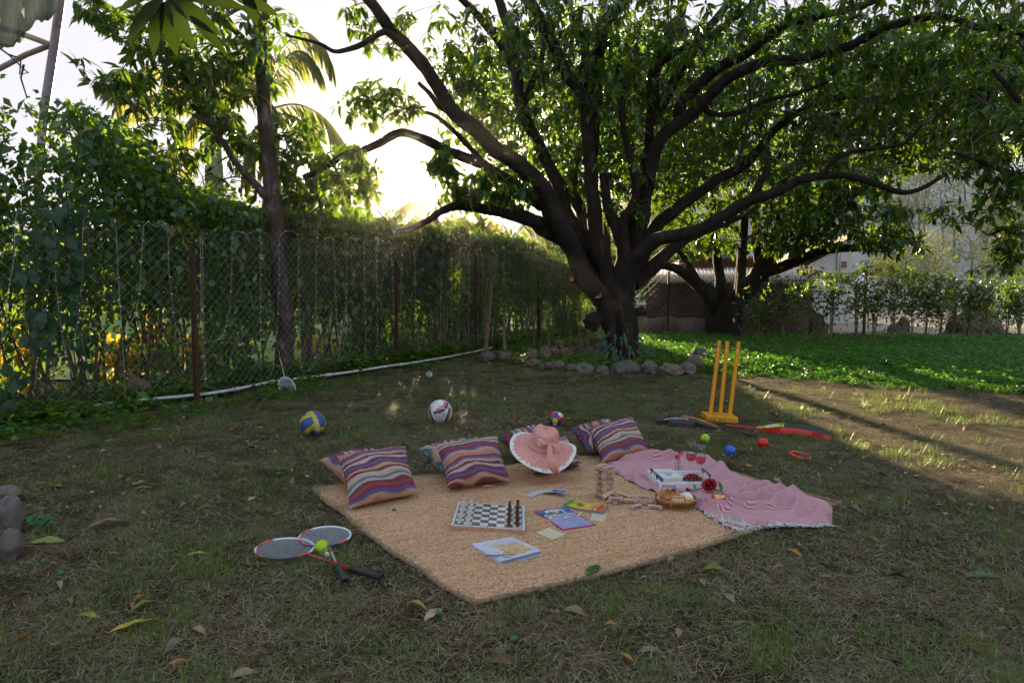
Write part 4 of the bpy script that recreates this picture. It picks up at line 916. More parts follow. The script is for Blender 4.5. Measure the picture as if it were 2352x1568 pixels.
BUX = [(610, 468, 40, 120, 1800, 'rounded treetop far beyond the hedge left of the slender tree trunk', .26), (745, 462, 41, 90, 1500, 'treetop far beyond the hedge below the palm fronds', .26), (842, 478, 42, 100, 1500, 'bushy treetop far beyond the hedge under the open sky', .26), (905, 466, 43, 50, 900, 'narrow treetop far beyond the hedge left of the sun', .26), (965, 480, 42, 110, 1700, 'treetop far beyond the hedge just left of the sun', .26), (1050, 470, 44, 90, 1500, 'treetop far beyond the hedge right under the sun', .26), (510, 455, 40, 100, 1500, 'treetop far beyond the hedge under the smooth trunked palm', .26)]
M_GOLD = leaf_mat('sun_gold_leaf', [(0, (.10, .16, .01)), (.6, (.30, .26, .015)), (1, (.45, .18, .01))], (.9, .60, .01), rough=.5, trf=.55)  # low sun's gold glow put into the leaf colours
BU = [(-20, 500, 34, 420, 6000, 'shrub beyond the yard at the left end of the hedge', .22), (230, 520, 36, 380, 6000, 'shrub beyond the yard behind the vine', .22), (420, 520, 38, 330, 5500, 'shrub beyond the yard behind the first post', .24), (560, 500, 38, 330, 6000, 'shrub beyond the hedge left of the slender tree', .24),
 (700, 508, 40, 240, 5000, 'rounded shrub beyond the hedge right of the slender tree', .24), (775, 480, 18, 110, 1500, 'small dark treetop over the hedge beside the low palm', .12), (860, 508, 42, 260, 5000, 'shrub beyond the hedge above the second post', .26), (905, 485, 19, 120, 1400, 'thin topped treetop left of the sun', .13), (1000, 505, 43, 260, 4500, 'shrub beyond the hedge under the sun', .26), (1100, 515, 45, 240, 4500, 'bright shrub beyond the hedge below the hooked branch', .27),
 (1235, 548, 44, 160, 3500, 'yellow green shrub beyond the hedge left of the mango trunk', .25), (1320, 525, 45, 170, 4500, 'bright leafy shrub behind the fork of the mango tree', .26), (1420, 520, 46, 200, 4500, 'tall shrub behind the mango trunk', .28), (1560, 480, 30, 260, 5500, 'tree behind the shed with pale leaves', .18)]
for px, pyt, dd, w, n, lb, ls in BU + BUX: bush(px, pyt, dd, w, n, lb, lsz=ls)
for px, pyt, dd, w, n, lb in ((360, 735, 9.3, 120, 900, 'golden sunlit shrub glowing behind the fence left of the first post'), (270, 770, 8.6, 110, 700, 'low golden shrub behind the vine at the left'), (455, 760, 10.2, 110, 700, 'golden shrub glowing just right of the first post'), (20, 720, 7.6, 120, 500, 'orange tinged shrub behind the left end of the fence'), (720, 770, 12.5, 120, 500, 'small golden shrub behind the slender tree')):
    bush(px, pyt, dd, w, n, lb, M_GOLD, lsz=.075, group='sunlit golden shrubs in the yard behind the fence')
BT = [(1350, 60, 16, 700, 9500, 3.2, 1400, 'tall tree behind the left half of the mango crown'), (1750, 60, 17.6, 760, 11500, 3.0, 1690, 'tall tree behind the right half of the mango crown'), (2150, 60, 16, 620, 8500, 3.9, 1695, 'tall tree behind the crown at the right')]
for px, pyt, dd, w, n, low, tx, lb in BT: bush(px, pyt, dd, w, n, lb, M_MANGO, tx=tx, lsz=.16, low=low, nm='tree', cat='tree')

# ---------------------------------------------------------------- beyond: yard, hill, houses
M_YARD = mat('yard_grass', (.07, .17, .012), (.16, .20, .02), 1.2, .9, bump=.6, bsc=20, bd=.05)
g = MB(); g.add([(-30, 9, .012), (-5.5, 9, .012), (.2, 17.2, .012), (2.6, 19.0, .012), (3.0, 45, .012), (-40, 45, .012)], [(0, 1, 2, 3, 4, 5)]); tag(g.build('yard', M_YARD), kind='structure')
M_TRACK = mat('bare_earth', (.32, .25, .20), (.22, .18, .14), .8, .95)
g = MB(); g.add([(6.5, 18.3, .016), (26, 16.8, .016), (40, 44, .016), (9, 44, .016)], [(0, 1, 2, 3)]); tag(g.build('bare_ground', M_TRACK), kind='structure')
M_HILL = mat('hazed_hill_soil', (.38, .34, .35), (.28, .27, .25), .15, .95)  # soil paled: haze over the far slope is put into its colour
def hill(u, v):
    x = -20 + 150 * u; y = 55 + 70 * v; h = (v ** .8) * 24 * (0.25 + .75 * min(1, max(0, (x + 5) / 45))) + 2.0 * noise.noise(Vector((x * .06, y * .06, 0))); return (x, y, max(-1, h - .5))
tag(grid_mb(40, 24, hill).build('hillside', M_HILL), kind='structure')
n = 60000; tc = 520; Q = []
tr = MB()
for i in range(tc):
    u, v = RNG.random(), RNG.random(); p = Vector(hill(u, v)); h = RNG.uniform(3, 6.5); k = n // tc; w = h * .32
    c = rvec(k) * (NR.rand(k, 1) ** .4) * np.array([w, w, h * .42]) + np.array([p.x, p.y, p.z + h * .62]); Q.append(c)
    tr.tube([p, p + Vector((RNG.gauss(0, .3), 0, h * .5)), p + Vector((RNG.gauss(0, .6), 0, h * .95))], [.10, .07, .02], 4, caps=False)
Q = np.concatenate(Q); k = len(Q)
w_ = empty('far_woods', (20, 60, 0)); w_['kind'] = 'group'; bpy.data.objects.remove(w_)
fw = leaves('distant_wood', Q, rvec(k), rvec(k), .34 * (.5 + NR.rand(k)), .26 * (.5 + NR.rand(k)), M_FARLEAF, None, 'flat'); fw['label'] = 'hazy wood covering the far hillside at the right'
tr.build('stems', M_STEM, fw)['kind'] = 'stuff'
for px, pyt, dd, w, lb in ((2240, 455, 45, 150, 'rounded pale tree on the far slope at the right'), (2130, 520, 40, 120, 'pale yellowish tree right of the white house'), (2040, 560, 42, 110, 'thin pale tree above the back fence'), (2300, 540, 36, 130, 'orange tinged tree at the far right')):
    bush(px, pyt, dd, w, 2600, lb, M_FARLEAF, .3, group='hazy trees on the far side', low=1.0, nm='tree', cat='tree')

M_WHITEW = mat('white_wall', (.62, .62, .64), (.52, .53, .56), 1.5, .85)
M_TILE = mat('brown_tile', (.28, .16, .11), (.2, .12, .09), 3, .85)
M_BLUE = mat('blue_sheet', (.30, .48, .62), (.40, .52, .60), 4, .5)
def corr(p00, p10, p11, p01, npl, amp, name, m, parent, rows=1):   # corrugated sheet: ridges run from p0* to p1*
    a, b_, c, d = [Vector(p) for p in (p00, p10, p11, p01)]; nn_ = (b_ - a).cross(d - a).normalized(); k = npl * 6; g = MB(); vs = []
    for i in range(k + 1):
        u = i / k; o_ = nn_ * amp * math.sin(u * npl * 2 * PI)
        vs += [a.lerp(d, u) + o_, b_.lerp(c, u) + o_]
    g.add(vs, [(2 * i, 2 * i + 1, 2 * i + 3, 2 * i + 2) for i in range(k)]); return g.build(name, m, parent, solid=.004)
hs = dp(1895, 760, 24); hs.z = 0; house = empty('white_house', hs, 'white gabled house with a brown tiled roof beyond the back fence', 'house')
lw = lambda px, py, d_=24: dp(px, py, d_) - hs
a, b_, c, d = lw(1826, 624), lw(1957, 556), lw(1957, 700), lw(1826, 700); c.z = d.z = -.05; back = Vector((.6, 5, 0))
g = MB(); g.hexa([d, c, c + back, d + back], [a, b_, b_ + back, a + back]); g.build('wall', M_WHITEW, house, smooth=False)
e0, e1 = lw(1800, 630, 23.8), lw(1975, 540, 23.8); nnv = Vector((0, 0, .09))
g = MB(); g.hexa([e0, e1, e1 + Vector((.6, 5.6, 0)), e0 + Vector((.6, 5.6, 0))], [e0 + nnv, e1 + nnv, e1 + Vector((.6, 5.6, .09)), e0 + Vector((.6, 5.6, .09))]); rf = g.build('roof', M_TILE, house, smooth=False)
MB().box(lw(1925, 600, 23.95), (.05, .05, 1.5)).build('drainpipe', M_WHITEW, house); MB().box(lw(1931, 600, 23.95), (.03, .03, 1.5)).build('drainpipe', M_WHITEW, house)
MB().box(lw(1939, 607, 23.97), (.16, .06, .2)).build('vent', M_TILE, house, smooth=False)
h2 = dp(1999, 690, 38); h2.z = 0; hut = empty('small_house', h2, 'tiny pale gabled house far behind the white one', 'house'); lw = lambda px, py, d_=38: dp(px, py, d_) - h2
a = [lw(1984, 690), lw(1984, 655), lw(1998, 641), lw(2014, 655), lw(2014, 690)]; g = MB(); g.add(a + [p + Vector((0, 4, 0)) for p in a], [(0, 1, 2, 3, 4), (5, 6, 7, 8, 9)] + [(i, (i + 1) % 5, 5 + (i + 1) % 5, 5 + i) for i in range(5)]); g.build('wall', M_WHITEW, hut, smooth=False)
g = MB(); r0, r1, r2 = lw(1979, 657, 37.8), lw(1998, 638, 37.8), lw(2019, 657, 37.8); bk = Vector((0, 4.4, 0)); up_ = Vector((0, 0, .12)); g.hexa([r0, r1, r1 + bk, r0 + bk], [r0 + up_, r1 + up_, r1 + bk + up_, r0 + bk + up_]); g.hexa([r1, r2, r2 + bk, r1 + bk], [r1 + up_, r2 + up_, r2 + bk + up_, r1 + bk + up_]); g.build('roof', M_BLUE, hut, smooth=False)
# blue roofed building left of the mango trunk
b0 = dp(1195, 700, 60); b0.z = 0; br = empty('blue_roofed_shed', b0, 'building with a pale blue corrugated roof showing through the fork left of the mango tree', 'shed'); lw = lambda px, py, d_=60: dp(px, py, d_) - b0
corr(lw(1148, 484, 64), lw(1150, 548, 60), lw(1262, 548, 60), lw(1262, 484, 64), 26, .04, 'roof', M_BLUE, br)
p0, p1 = lw(1155, 550, 60.3), lw(1258, 550, 60.3); g = MB(); g.hexa([(p0.x, p0.y, 0), (p1.x, p1.y, 0), (p1.x, p1.y + 2.5, 0), (p0.x, p0.y + 2.5, 0)], [p0, p1, p1 + Vector((0, 2.5, .4)), p0 + Vector((0, 2.5, .4))]); g.build('wall', M_WHITEW, br, smooth=False)
# corrugated shed
M_SHEET = mat('rusty_sheet', (.075, .048, .038), (.14, .11, .10), 2.2, .7, metal=.25, stretch=(1, 1, 2)); M_ROOFS = mat('grey_sheet', (.34, .33, .34), (.22, .19, .19), 1.6, .6, metal=.3); M_LSHEET = mat('pale_sheet', (.30, .27, .28), (.18, .11, .10), 2.5, .7, metal=.2)
M_BRICK = mat('brick', (.22, .08, .05), (.13, .055, .04), 9, .9); M_MORT = mat('mortar', (.16, .12, .10), (.1, .08, .07), 9, .95)
s0 = dp(1670, 745, 18.3); s0.z = 0; shed = empty('tin_shed', s0, 'low shed of rusty corrugated sheets with a grey corrugated roof, behind the mango trees', 'shed'); lw = lambda px, py, d_=18.3: dp(px, py, d_) - s0
for k in range(4):
    za, zb_ = .0 + .36 * k - .03, .36 * (k + 1); x0, x1 = lw(1490, 700).x, lw(1862, 700).x; yy = -.01 * k
    for j in range(3):
        xa, xb = x0 + (x1 - x0) * j / 3, x0 + (x1 - x0) * (j + 1) / 3 + .03; corr((xa, yy + .012 * (j % 2), za), (xb, yy + .012 * (j % 2), za + .01 * j), (xb, yy + .012 * (j % 2), zb_ + .01 * j), (xa, yy + .012 * (j % 2), zb_), 5, .014, 'wall_sheet', M_SHEET, shed)
for j in range(5):
    xa = lw(1480, 700, 17.7).x + j * (lw(1618, 700, 17.7).x - lw(1480, 700, 17.7).x) / 5; wd = (lw(1618, 700, 17.7).x - lw(1480, 700, 17.7).x) / 5 + .02; corr((xa, -.6, .0), (xa, -.6 + .02 * (j % 2), .47 + .03 * (j % 3)), (xa + wd, -.6, .45 + .03 * (j % 2)), (xa + wd, -.6, .0), 4, .014, 'leaning_sheet', M_LSHEET, shed)
ra, rb_ = lw(1497, 648, 17.9), lw(1870, 652, 17.9); rc, rd_ = lw(1870, 614, 21.5), lw(1492, 617, 21.5)
for j in range(7):
    u0, u1 = j / 7, (j + 1) / 7 + .004; corr(ra.lerp(rb_, u0) + Vector((0, 0, .012 * (j % 2))), rd_.lerp(rc, u0) + Vector((0, 0, .012 * (j % 2))), rd_.lerp(rc, u1) + Vector((0, 0, .012 * (j % 2))), ra.lerp(rb_, u1) + Vector((0, 0, .012 * (j % 2))), 6, .016, 'roof_sheet', M_ROOFS, shed)
MB().box(Vector(((ra.x + rb_.x) / 2, .6, .6)), (rb_.x - ra.x - .1, .04, 1.1)).build('back_wall', M_SHEET, shed, smooth=False)
g = MB(); hp = [lw(1735 + 14 * math.cos(a) + 6, 700 + 26 * math.sin(a), 18.2) for a in np.linspace(0, 12.5, 60)]; g.tube([p + Vector((.02 * noise.noise(p * 5), 0, .02 * noise.noise(p * 7))) for p in hp], .008, 5); g.build('hose_coil', M_CORD, shed)
# brick gable behind
gb = dp(1680, 600, 22); gb.z = 0; gab = empty('brick_building', gb, 'red brick gable rising behind the roof of the tin shed', 'building'); lw = lambda px, py, d_=22: dp(px, py, d_) - gb
x0, x1 = lw(1560, 600).x, lw(1790, 600).x; zt = lw(1600, 594).z
MB().box(((x0 + x1) / 2, .12, zt * .5 - .02), (x1 - x0, .2, zt - .02)).build('wall', M_MORT, gab, smooth=False)
bme = MB().box((0, 0, 0), (.215, .05, .065)).build('brick', M_BRICK, gab, smooth=False, loc=(x0 + .12, 0, zt - .05)); cnt = 0
for r_ in range(6):
    for j in range(int((x1 - x0) / .228)):
        if r_ == 0 and j == 0: continue
        bb = bme.copy(); COL.objects.link(bb); bb.location = (x0 + .12 + j * .228 + (.114 if r_ % 2 else 0), RNG.uniform(-.006, .004), zt - .05 - r_ * .077)
g = MB(); q0, q1 = lw(1540, 616, 21.8), lw(1612, 592, 21.8); q2 = lw(1800, 592, 21.8); vv = Vector((0, 0, .05)); bk = Vector((0, 3, 0)); g.hexa([q0, q1, q1 + bk, q0 + bk], [q0 + vv, q1 + vv, q1 + bk + vv, q0 + bk + vv]); g.hexa([q1, q2, q2 + bk, q1 + bk], [q1 + vv, q2 + vv, q2 + bk + vv, q1 + bk + vv]); g.build('roof', M_ROOFS, gab, smooth=False)
# heaps
M_HEAP = mat('compost', (.09, .065, .045), (.17, .13, .09), 14, .95, bump=1, bsc=20, bd=.06)
def heap(px, py, w, h, dd, lb, m=M_HEAP):
    c = dp(px, py, dd); c.z = -.05; s = pxm(dd); g = MB(); g.ell((0, 0, 0), (w * s * .5, w * s * .35, h * s), 40, 24, jit=.5, seed=px * .1); o = g.build('heap', m, loc=c); return tag(o, lb, 'heap')
heap(2240, 760, 130, 62, 17.5, 'brown compost mound behind the shrubs near the right edge'); heap(2068, 735, 46, 32, 19, 'small dark earth heap between the shrubs'); heap(1874, 745, 44, 62, 17.6, 'dark heap at the right end of the tin shed')

# ---------------------------------------------------------------- steel mast and torn net, top left
M_STEEL = mat('painted_steel', (.17, .14, .18), (.24, .21, .25), 5, .5, metal=.3)
ms = dp(100, 320, 12.5); ms.z = 0; mast = empty('steel_mast', ms, 'leaning steel mast with cross braces above the hedge at the top left', 'mast'); lw = lambda px, py, d_=12.5: dp(px, py, d_) - ms
g = MB(); g.tube([lw(88, 420), lw(103, 245), lw(124, 110), lw(142, -20), lw(150, -90)], .075, 10); g.build('pole', M_STEEL, mast); g = MB(); a = lw(88, 420); g.tube([Vector((a.x - .05, 0, 0)), a], .075, 10); g.build('pole_foot', M_STEEL, mast)
MB().tube([lw(116, 103), lw(60, 82), lw(-60, 52)], .05, 8).build('brace', M_STEEL, mast); MB().tube([lw(112, 106), lw(60, 126), (lw(-60, 190))], .05, 8).build('brace', M_STEEL, mast)
m, t, b = nt('torn_net'); b.inputs['Roughness'].default_value = .7
v = coord(t, scale=(9, 9, .6)); L(t, ramp(t, noise_(t, v, 3, 5), [(.35, (.20, .24, .22)), (.6, (.34, .38, .34)), (.75, (.14, .18, .18))]), b.inputs['Base Color'])
tl = N(t, 'ShaderNodeBsdfTranslucent'); tl.inputs[0].default_value = (.16, .18, .17, 1); mx = N(t, 'ShaderNodeMixShader'); mx.inputs[0].default_value = .5; L(t, b.outputs[0], mx.inputs[1]); L(t, tl.outputs[0], mx.inputs[2]); L(t, mx.outputs[0], t.nodes['Material Output'].inputs[0])
g = MB(); top = [(-80 + i * 7.2, -70) for i in range(29)]; vs = []
for i, (x_, y_) in enumerate(top):
    yb = np.interp(x_, [-80, 20, 45, 70, 100, 122], [105, 110, 85, 48, 52, 22]) + RNG.uniform(-6, 6)
    for k in range(6): vs.append(dp(x_ + 2 * k, y_ + (yb - y_) * k / 5, 12.2 + .08 * math.sin(i * .9 + k)) - dp(40, 0, 12.2))
g.add(vs, [(i * 6 + k, i * 6 + k + 1, i * 6 + k + 7, i * 6 + k + 6) for i in range(28) for k in range(5)]); o = g.build('torn_sheet', m, loc=dp(40, 0, 12.2), solid=.004); tag(o, 'torn pale translucent sheet hanging beside the steel mast at the top left corner', 'plastic sheet')
# bare twig at left edge
o = MB(); c0 = dp(0, 120, 7)
for pth in ([(-30, 100), (20, 140), (60, 182), (65, 185)], [(20, 140), (48, 150), (45, 190), (66, 186)], [(-10, 110), (30, 118), (40, 100)], [(55, 165), (48, 200), (62, 250)]): o.tube([dp(x_, y_ * .9, 7) - c0 for x_, y_ in pth], [.012, .009, .007, .005][:len(pth)], 5)
tag(o.build('bare_branch', M_TWIG, loc=c0), 'thin bare twig reaching in from the left edge over the steel mast', 'branch')
# ---------------------------------------------------------------- jute rug
A_, B_, C_, D_ = RUG                            # left, near, right and far corner
RU = (D_ - A_).length; RV = (B_ - A_).length
m, t, b = nt('jute'); tc = t.nodes.new('ShaderNodeTexCoord'); mp = t.nodes.new('ShaderNodeMapping'); mp.inputs['Scale'].default_value = (300, 225, 1); L(t, tc.outputs['UV'], mp.inputs[0])
wv = noise_(t, coord(t, 'UV', (9, 40, 1)), 1, 3); ad = t.nodes.new('ShaderNodeVectorMath'); ad.operation = 'ADD'; cm = t.nodes.new('ShaderNodeCombineXYZ'); L(t, math_(t, 'MULTIPLY', wv, 3.0), cm.inputs[1]); L(t, mp.outputs[0], ad.inputs[0]); L(t, cm.outputs[0], ad.inputs[1])
vo = t.nodes.new('ShaderNodeTexVoronoi'); vo.inputs['Scale'].default_value = 1; L(t, ad.outputs[0], vo.inputs['Vector'])
cell = t.nodes.new('ShaderNodeSeparateColor'); L(t, vo.outputs['Color'], cell.inputs[0])
band = noise_(t, coord(t, 'UV', (5, 46, 1)), 1, 5, .7); f = math_(t, 'ADD', math_(t, 'MULTIPLY', cell.outputs[0], .34), math_(t, 'MULTIPLY', band, .85))  # bands put the shading of the rug's ripples into the colour
c = ramp(t, f, [(.15, (.28, .13, .065)), (.4, (.50, .265, .14)), (.62, (.64, .375, .22)), (.85, (.70, .49, .34)), (1, (.42, .19, .09))])
L(t, mixc(t, ramp(t, vo.outputs['Distance'], [(.45, (0, 0, 0)), (.95, (.8, .8, .8))]), c, (.14, .075, .035)), b.inputs['Base Color']); b.inputs['Roughness'].default_value = .85; b.inputs['Specular IOR Level'].default_value = .12
bump_(t, b, math_(t, 'SUBTRACT', 1.0, vo.outputs['Distance']), 1, .008); M_JUTE = m
def rugz(p):                                   # ripples of the rug
    q = Vector((p.x * .9 + p.y * .25, p.y * 4.2 - p.x * 1.2, 0))
    return .016 + .014 * noise.noise(q) + .006 * noise.noise(Vector((p.x * 3, p.y * 11, 3)))
def rugp(u, v):
    p = A_.lerp(B_, v).lerp(D_.lerp(C_, v), u)
    e = 1 if 0 < u < 1 and 0 < v < 1 else 0
    w = .022 * noise.noise(Vector((u * 5, v * 5, 0)))
    p = p + Vector((.53, -.85, 0)) * (.055 * math.sin(PI * min(1, u * 1.25)) * v) + Vector((-.82, -.57, 0)) * (.045 * math.sin(PI * v) * (1 - u))
    p = p + Vector((w, w * .8, 0)); p.z = max(.004, rugz(p)) if e else .003
    return p
rug = grid_mb(300, 230, rugp).build('jute_rug', M_JUTE); tag(rug, 'large braided natural jute rug spread on the grass under the picnic', 'rug')
bd = MB(); bp = [rugp(i / 60, 0) for i in range(60)] + [rugp(1, i / 50) for i in range(50)] + [rugp(1 - i / 60, 1) for i in range(60)] + [rugp(0, 1 - i / 50) for i in range(50)]
bd.tube([p + Vector((0, 0, .008)) for p in bp], [.011 + .003 * math.sin(i * 2.3) for i in range(len(bp))], 8, closed=True, jit=.2); bd.build('edge_braid', mat('jute_edge', (.30, .20, .12), (.16, .10, .06), 60, .9, bump=1, bsc=120, bd=.006), rug)
def RZ(p): return rugz(p)
def on_rug(px, py):
    p = gp(px, py, .014)
    for _ in range(3): p = gp(px, py, RZ(p))
    return p

# ---------------------------------------------------------------- cushions
STRIPES = [tuple(x ** 1.5 for x in c_) for c_ in [(.50, .28, .22), (.54, .40, .32), (.14, .15, .33), (.27, .03, .14), (.33, .10, .14), (.20, .065, .05), (.55, .42, .45), (.05, .27, .29), (.54, .40, .32), (.55, .43, .46), (.19, .06, .045), (.53, .38, .30), (.27, .025, .13), (.15, .17, .36), (.18, .06, .045), (.55, .43, .46), (.13, .05, .08), (.53, .38, .30), (.15, .17, .35), (.25, .03, .10), (.50, .28, .22)]]
def cushion_mat():
    m, t, b = nt('wavy_stripes'); tc = t.nodes.new('ShaderNodeTexCoord'); sx = t.nodes.new('ShaderNodeSeparateXYZ'); L(t, tc.outputs['UV'], sx.inputs[0]); u, v = sx.outputs[0], sx.outputs[1]
    w1 = math_(t, 'MULTIPLY', math_(t, 'SINE', math_(t, 'ADD', math_(t, 'MULTIPLY', u, 11.0), math_(t, 'MULTIPLY', v, 9))), .024)
    w2 = math_(t, 'MULTIPLY', noise_(t, coord(t, 'UV', (3, 9, 1)), 1, 2), .10)
    zig = math_(t, 'PINGPONG', math_(t, 'ADD', math_(t, 'MULTIPLY', u, 60), math_(t, 'MULTIPLY', math_(t, 'PINGPONG', math_(t, 'MULTIPLY', v, 30), 1.0), 2)), 1.0)
    zz = math_(t, 'MULTIPLY', math_(t, 'GREATER_THAN', zig, .5), .012)
    vv = math_(t, 'ADD', math_(t, 'ADD', v, w1), math_(t, 'ADD', w2, zz))
    n = len(STRIPES); c = ramp(t, math_(t, 'FRACT', vv), [(i / n, s) for i, s in enumerate(STRIPES)], 'CONSTANT')
    L(t, mixc(t, math_(t, 'MULTIPLY', zig, .22), c, (.42, .30, .28)), b.inputs['Base Color']); b.inputs['Roughness'].default_value = .85; b.inputs['Specular IOR Level'].default_value = .1
    bump_(t, b, zig, .35, .002); return m
M_CUSH = cushion_mat()
def cushion(bl, br, tr, tl, thick, lb, swap=False, shift=0.0, seed=0.0):
    cs = [Vector(p) for p in (bl, br, tr, tl)]; o0 = (cs[0] + cs[1]) / 2; o0.z = RZ(o0)
    nn_ = (cs[1] - cs[0]).cross(cs[3] - cs[0]).normalized(); nn_ = -nn_ if nn_.y > 0 else nn_
    root = MB(); root.uv = []; n = 40
    for side in (1, -1):
        def f(u, v):
            uu = .5 + (u - .5) * (1 - .085 * (1 - (2 * v - 1) ** 2)); vv = .5 + (v - .5) * (1 - .085 * (1 - (2 * u - 1) ** 2))
            p = cs[0].lerp(cs[1], uu).lerp(cs[3].lerp(cs[2], uu), vv)
            e = max(0, (1 - abs(2 * u - 1) ** 2.6)) * max(0, (1 - abs(2 * v - 1) ** 2.6)); h = thick * .5 * e ** .5
            wr = .007 * e ** .3 * (1 - e * .6) * noise.noise(Vector((u * 9, v * 9, seed + side))) + .004 * noise.noise(Vector((u * 20 + v * 8, v * 6, seed)))
            return p + nn_ * side * (h + wr) - o0
        b0 = len(root.v); tmp = grid_mb(n, n, f, (lambda u, v: (v, u + shift)) if swap else (lambda u, v: (u, v + shift))); fs = tmp.f if side == 1 else [q[::-1] for q in tmp.f]
        root.uv += tmp.uv; root.add(tmp.v, fs)
    zs_ = min(p[2] for p in root.v); root.v = [(x, y, z - min(0, zs_) + .002 if zs_ < 0 else z) for x, y, z in root.v]
    o = root.build('cushion', M_CUSH, loc=o0); tag(o, lb, 'cushion', 'wavy striped cushions along the far edge of the rug')
    cr = MB(); q = [cs[0], cs[1], cs[2], cs[3]]; dz = Vector((0, 0, -min(0, zs_) + .002 if zs_ < 0 else 0))
    return o
def cu(blp, brp, trp, tlp, dback, thick, lb, zb=.035, **k):
    bl, br = gp(*blp, zb), gp(*brp, zb)
    if k.get('swap'): bl.y += .07; br.y += .07
    tl, tr = dp(*tlp, bl.y + dback), dp(*trp, br.y + dback); return cushion(bl, br, tr, tl, thick, lb, **k)
cu((797, 1134), (900, 1122), (880, 1048), (733, 1070), .20, .18, 'cushion behind the leftmost front one, only its left side showing', swap=True, seed=1)
cu((803, 1168), (961, 1134), (931, 1023), (774, 1046), .25, .19, 'leftmost front cushion, above the chess board', seed=2)
cu((1020, 1107), (1110, 1095), (1090, 1020), (961, 1042), .20, .18, 'cushion peeping out behind the second front one from the left', swap=True, shift=.3, seed=3)
cu((1027, 1124), (1173, 1107), (1143, 1003), (999, 1022), .25, .19, 'second front cushion from the left, with a bright magenta top corner', shift=.45, seed=4)
cu((1190, 1062), (1270, 1058), (1250, 985), (1147, 1018), .18, .18, 'cushion behind the pink hat, its left side showing', swap=True, shift=.1, seed=5)
cu((1225, 1090), (1341, 1069), (1300, 1000), (1190, 1020), .24, .13, 'front cushion lying under the pink sun hat', shift=.7, seed=6)
cu((1352, 1052), (1440, 1045), (1400, 968), (1312, 990), .18, .18, 'cushion behind the rightmost front one', swap=True, shift=.55, seed=7)
cu((1385, 1063), (1493, 1043), (1451, 957), (1352, 983), .25, .19, 'rightmost front cushion, beside the pink throw', shift=.95, seed=8)

# ---------------------------------------------------------------- sun hat
hc = dp(1247, 1026, 4.22); hat = empty('sun_hat', hc, 'pink straw sun hat with a white brim edge and bow, resting on a cushion', 'hat')
hat.rotation_euler = Euler((math.radians(15), math.radians(10), math.radians(-6)))
m, t, b = nt('pink_straw'); v = coord(t); sx = t.nodes.new('ShaderNodeSeparateXYZ'); L(t, v, sx.inputs[0])
rr_ = math_(t, 'SQRT', math_(t, 'ADD', math_(t, 'POWER', sx.outputs[0], 2), math_(t, 'POWER', sx.outputs[1], 2))); an = math_(t, 'ARCTAN2', sx.outputs[1], sx.outputs[0])
jag = math_(t, 'MULTIPLY', math_(t, 'FRACT', math_(t, 'MULTIPLY', math_(t, 'ADD', an, math_(t, 'MULTIPLY', noise_(t, v, 22, 3), .5)), 5.5)), .018); ed = math_(t, 'GREATER_THAN', math_(t, 'ADD', rr_, math_(t, 'ADD', jag, math_(t, 'MULTIPLY', noise_(t, v, 14), .02))), .207)
ring = math_(t, 'SINE', math_(t, 'MULTIPLY', math_(t, 'ADD', rr_, math_(t, 'MULTIPLY', sx.outputs[2], 1.0)), 1500)); pk = ramp(t, noise_(t, v, 60, 4), [(.35, (.56, .23, .21)), (.65, (.68, .33, .30))])
L(t, mixc(t, ed, pk, (.72, .74, .76)), b.inputs['Base Color']); b.inputs['Roughness'].default_value = .7; bump_(t, b, ring, .5, .002); M_HAT = m
M_RIB = mat('pink_linen', (.66, .32, .27), (.52, .24, .20), 14, .85, bump=.4, bsc=200, bd=.001)
def brim(u, v):
    a = u * 2 * PI; r = .088 + (.205 - .088) * v; z = -.012 * v - .038 * v * v * max(0, -math.sin(a)) + .020 * v * v * math.cos(2 * a) + .012 * v * math.sin(3 * a + 1)
    return (r * math.cos(a) * (1.02 if v > 0 else 1), r * math.sin(a) * .96, z - .0)
g = grid_mb(120, 16, brim); g.build('brim', M_HAT, hat, solid=.003)
g = MB(); pr = [(.090, -.006), (.089, .03), (.0885, .06), (.086, .09), (.079, .112), (.065, .127), (.044, .136), (.02, .140), (.0005, .141)]; g.lathe(pr, 64)
g.v = [(x * (1 - .10 * max(0, z / .1) * max(0, -x / .09)), y * (1 - .05 * z / .1), z + .006 * math.cos(math.atan2(y, x) * 2) * (z / .1)) for x, y, z in g.v]; g.build('crown', M_HAT, hat)
rb = MB(); rb.lathe([(.0915, .002), (.0925, .012), (.0905, .026), (.089, .03)], 48); ribbon = rb.build('ribbon', M_RIB, hat)
def sheet(pts, wds, side, n=5, fold=.006):
    q = spline(pts, 5); w = np.interp(np.arange(len(q)) / 5, range(len(wds)), wds); g = MB(); vs = []
    for i, p in enumerate(q):
        for k in range(n): s = k / (n - 1) - .5; vs.append(p + Vector(side) * (s * w[i]) + Vector((0, 0, 1)) * fold * math.cos(k * 2.4 + i * .3))
    g.add(vs, [(i * n + k, i * n + k + 1, (i + 1) * n + k + 1, (i + 1) * n + k) for i in range(len(q) - 1) for k in range(n - 1)]); return g
RI = hat.rotation_euler.to_matrix().inverted()
def hl(px, py, d): return RI @ (dp(px, py, d) - hc)
kn = (hl(1262, 1020, 4.10))
for pts, wd in (([kn, kn + Vector((-.035, -.01, .012)), kn + Vector((-.075, -.0, .004)), kn + Vector((-.055, -.01, -.006)), kn], [.012, .03, .034, .03, .012]), ([kn, kn + Vector((.035, -.015, .008)), kn + Vector((.072, -.03, -.008)), kn + Vector((.05, -.03, -.012)), kn], [.012, .028, .03, .026, .012])):
    sheet(pts, wd, (0, .5, .85)).build('bow_loop', M_RIB, hat, solid=.0015)
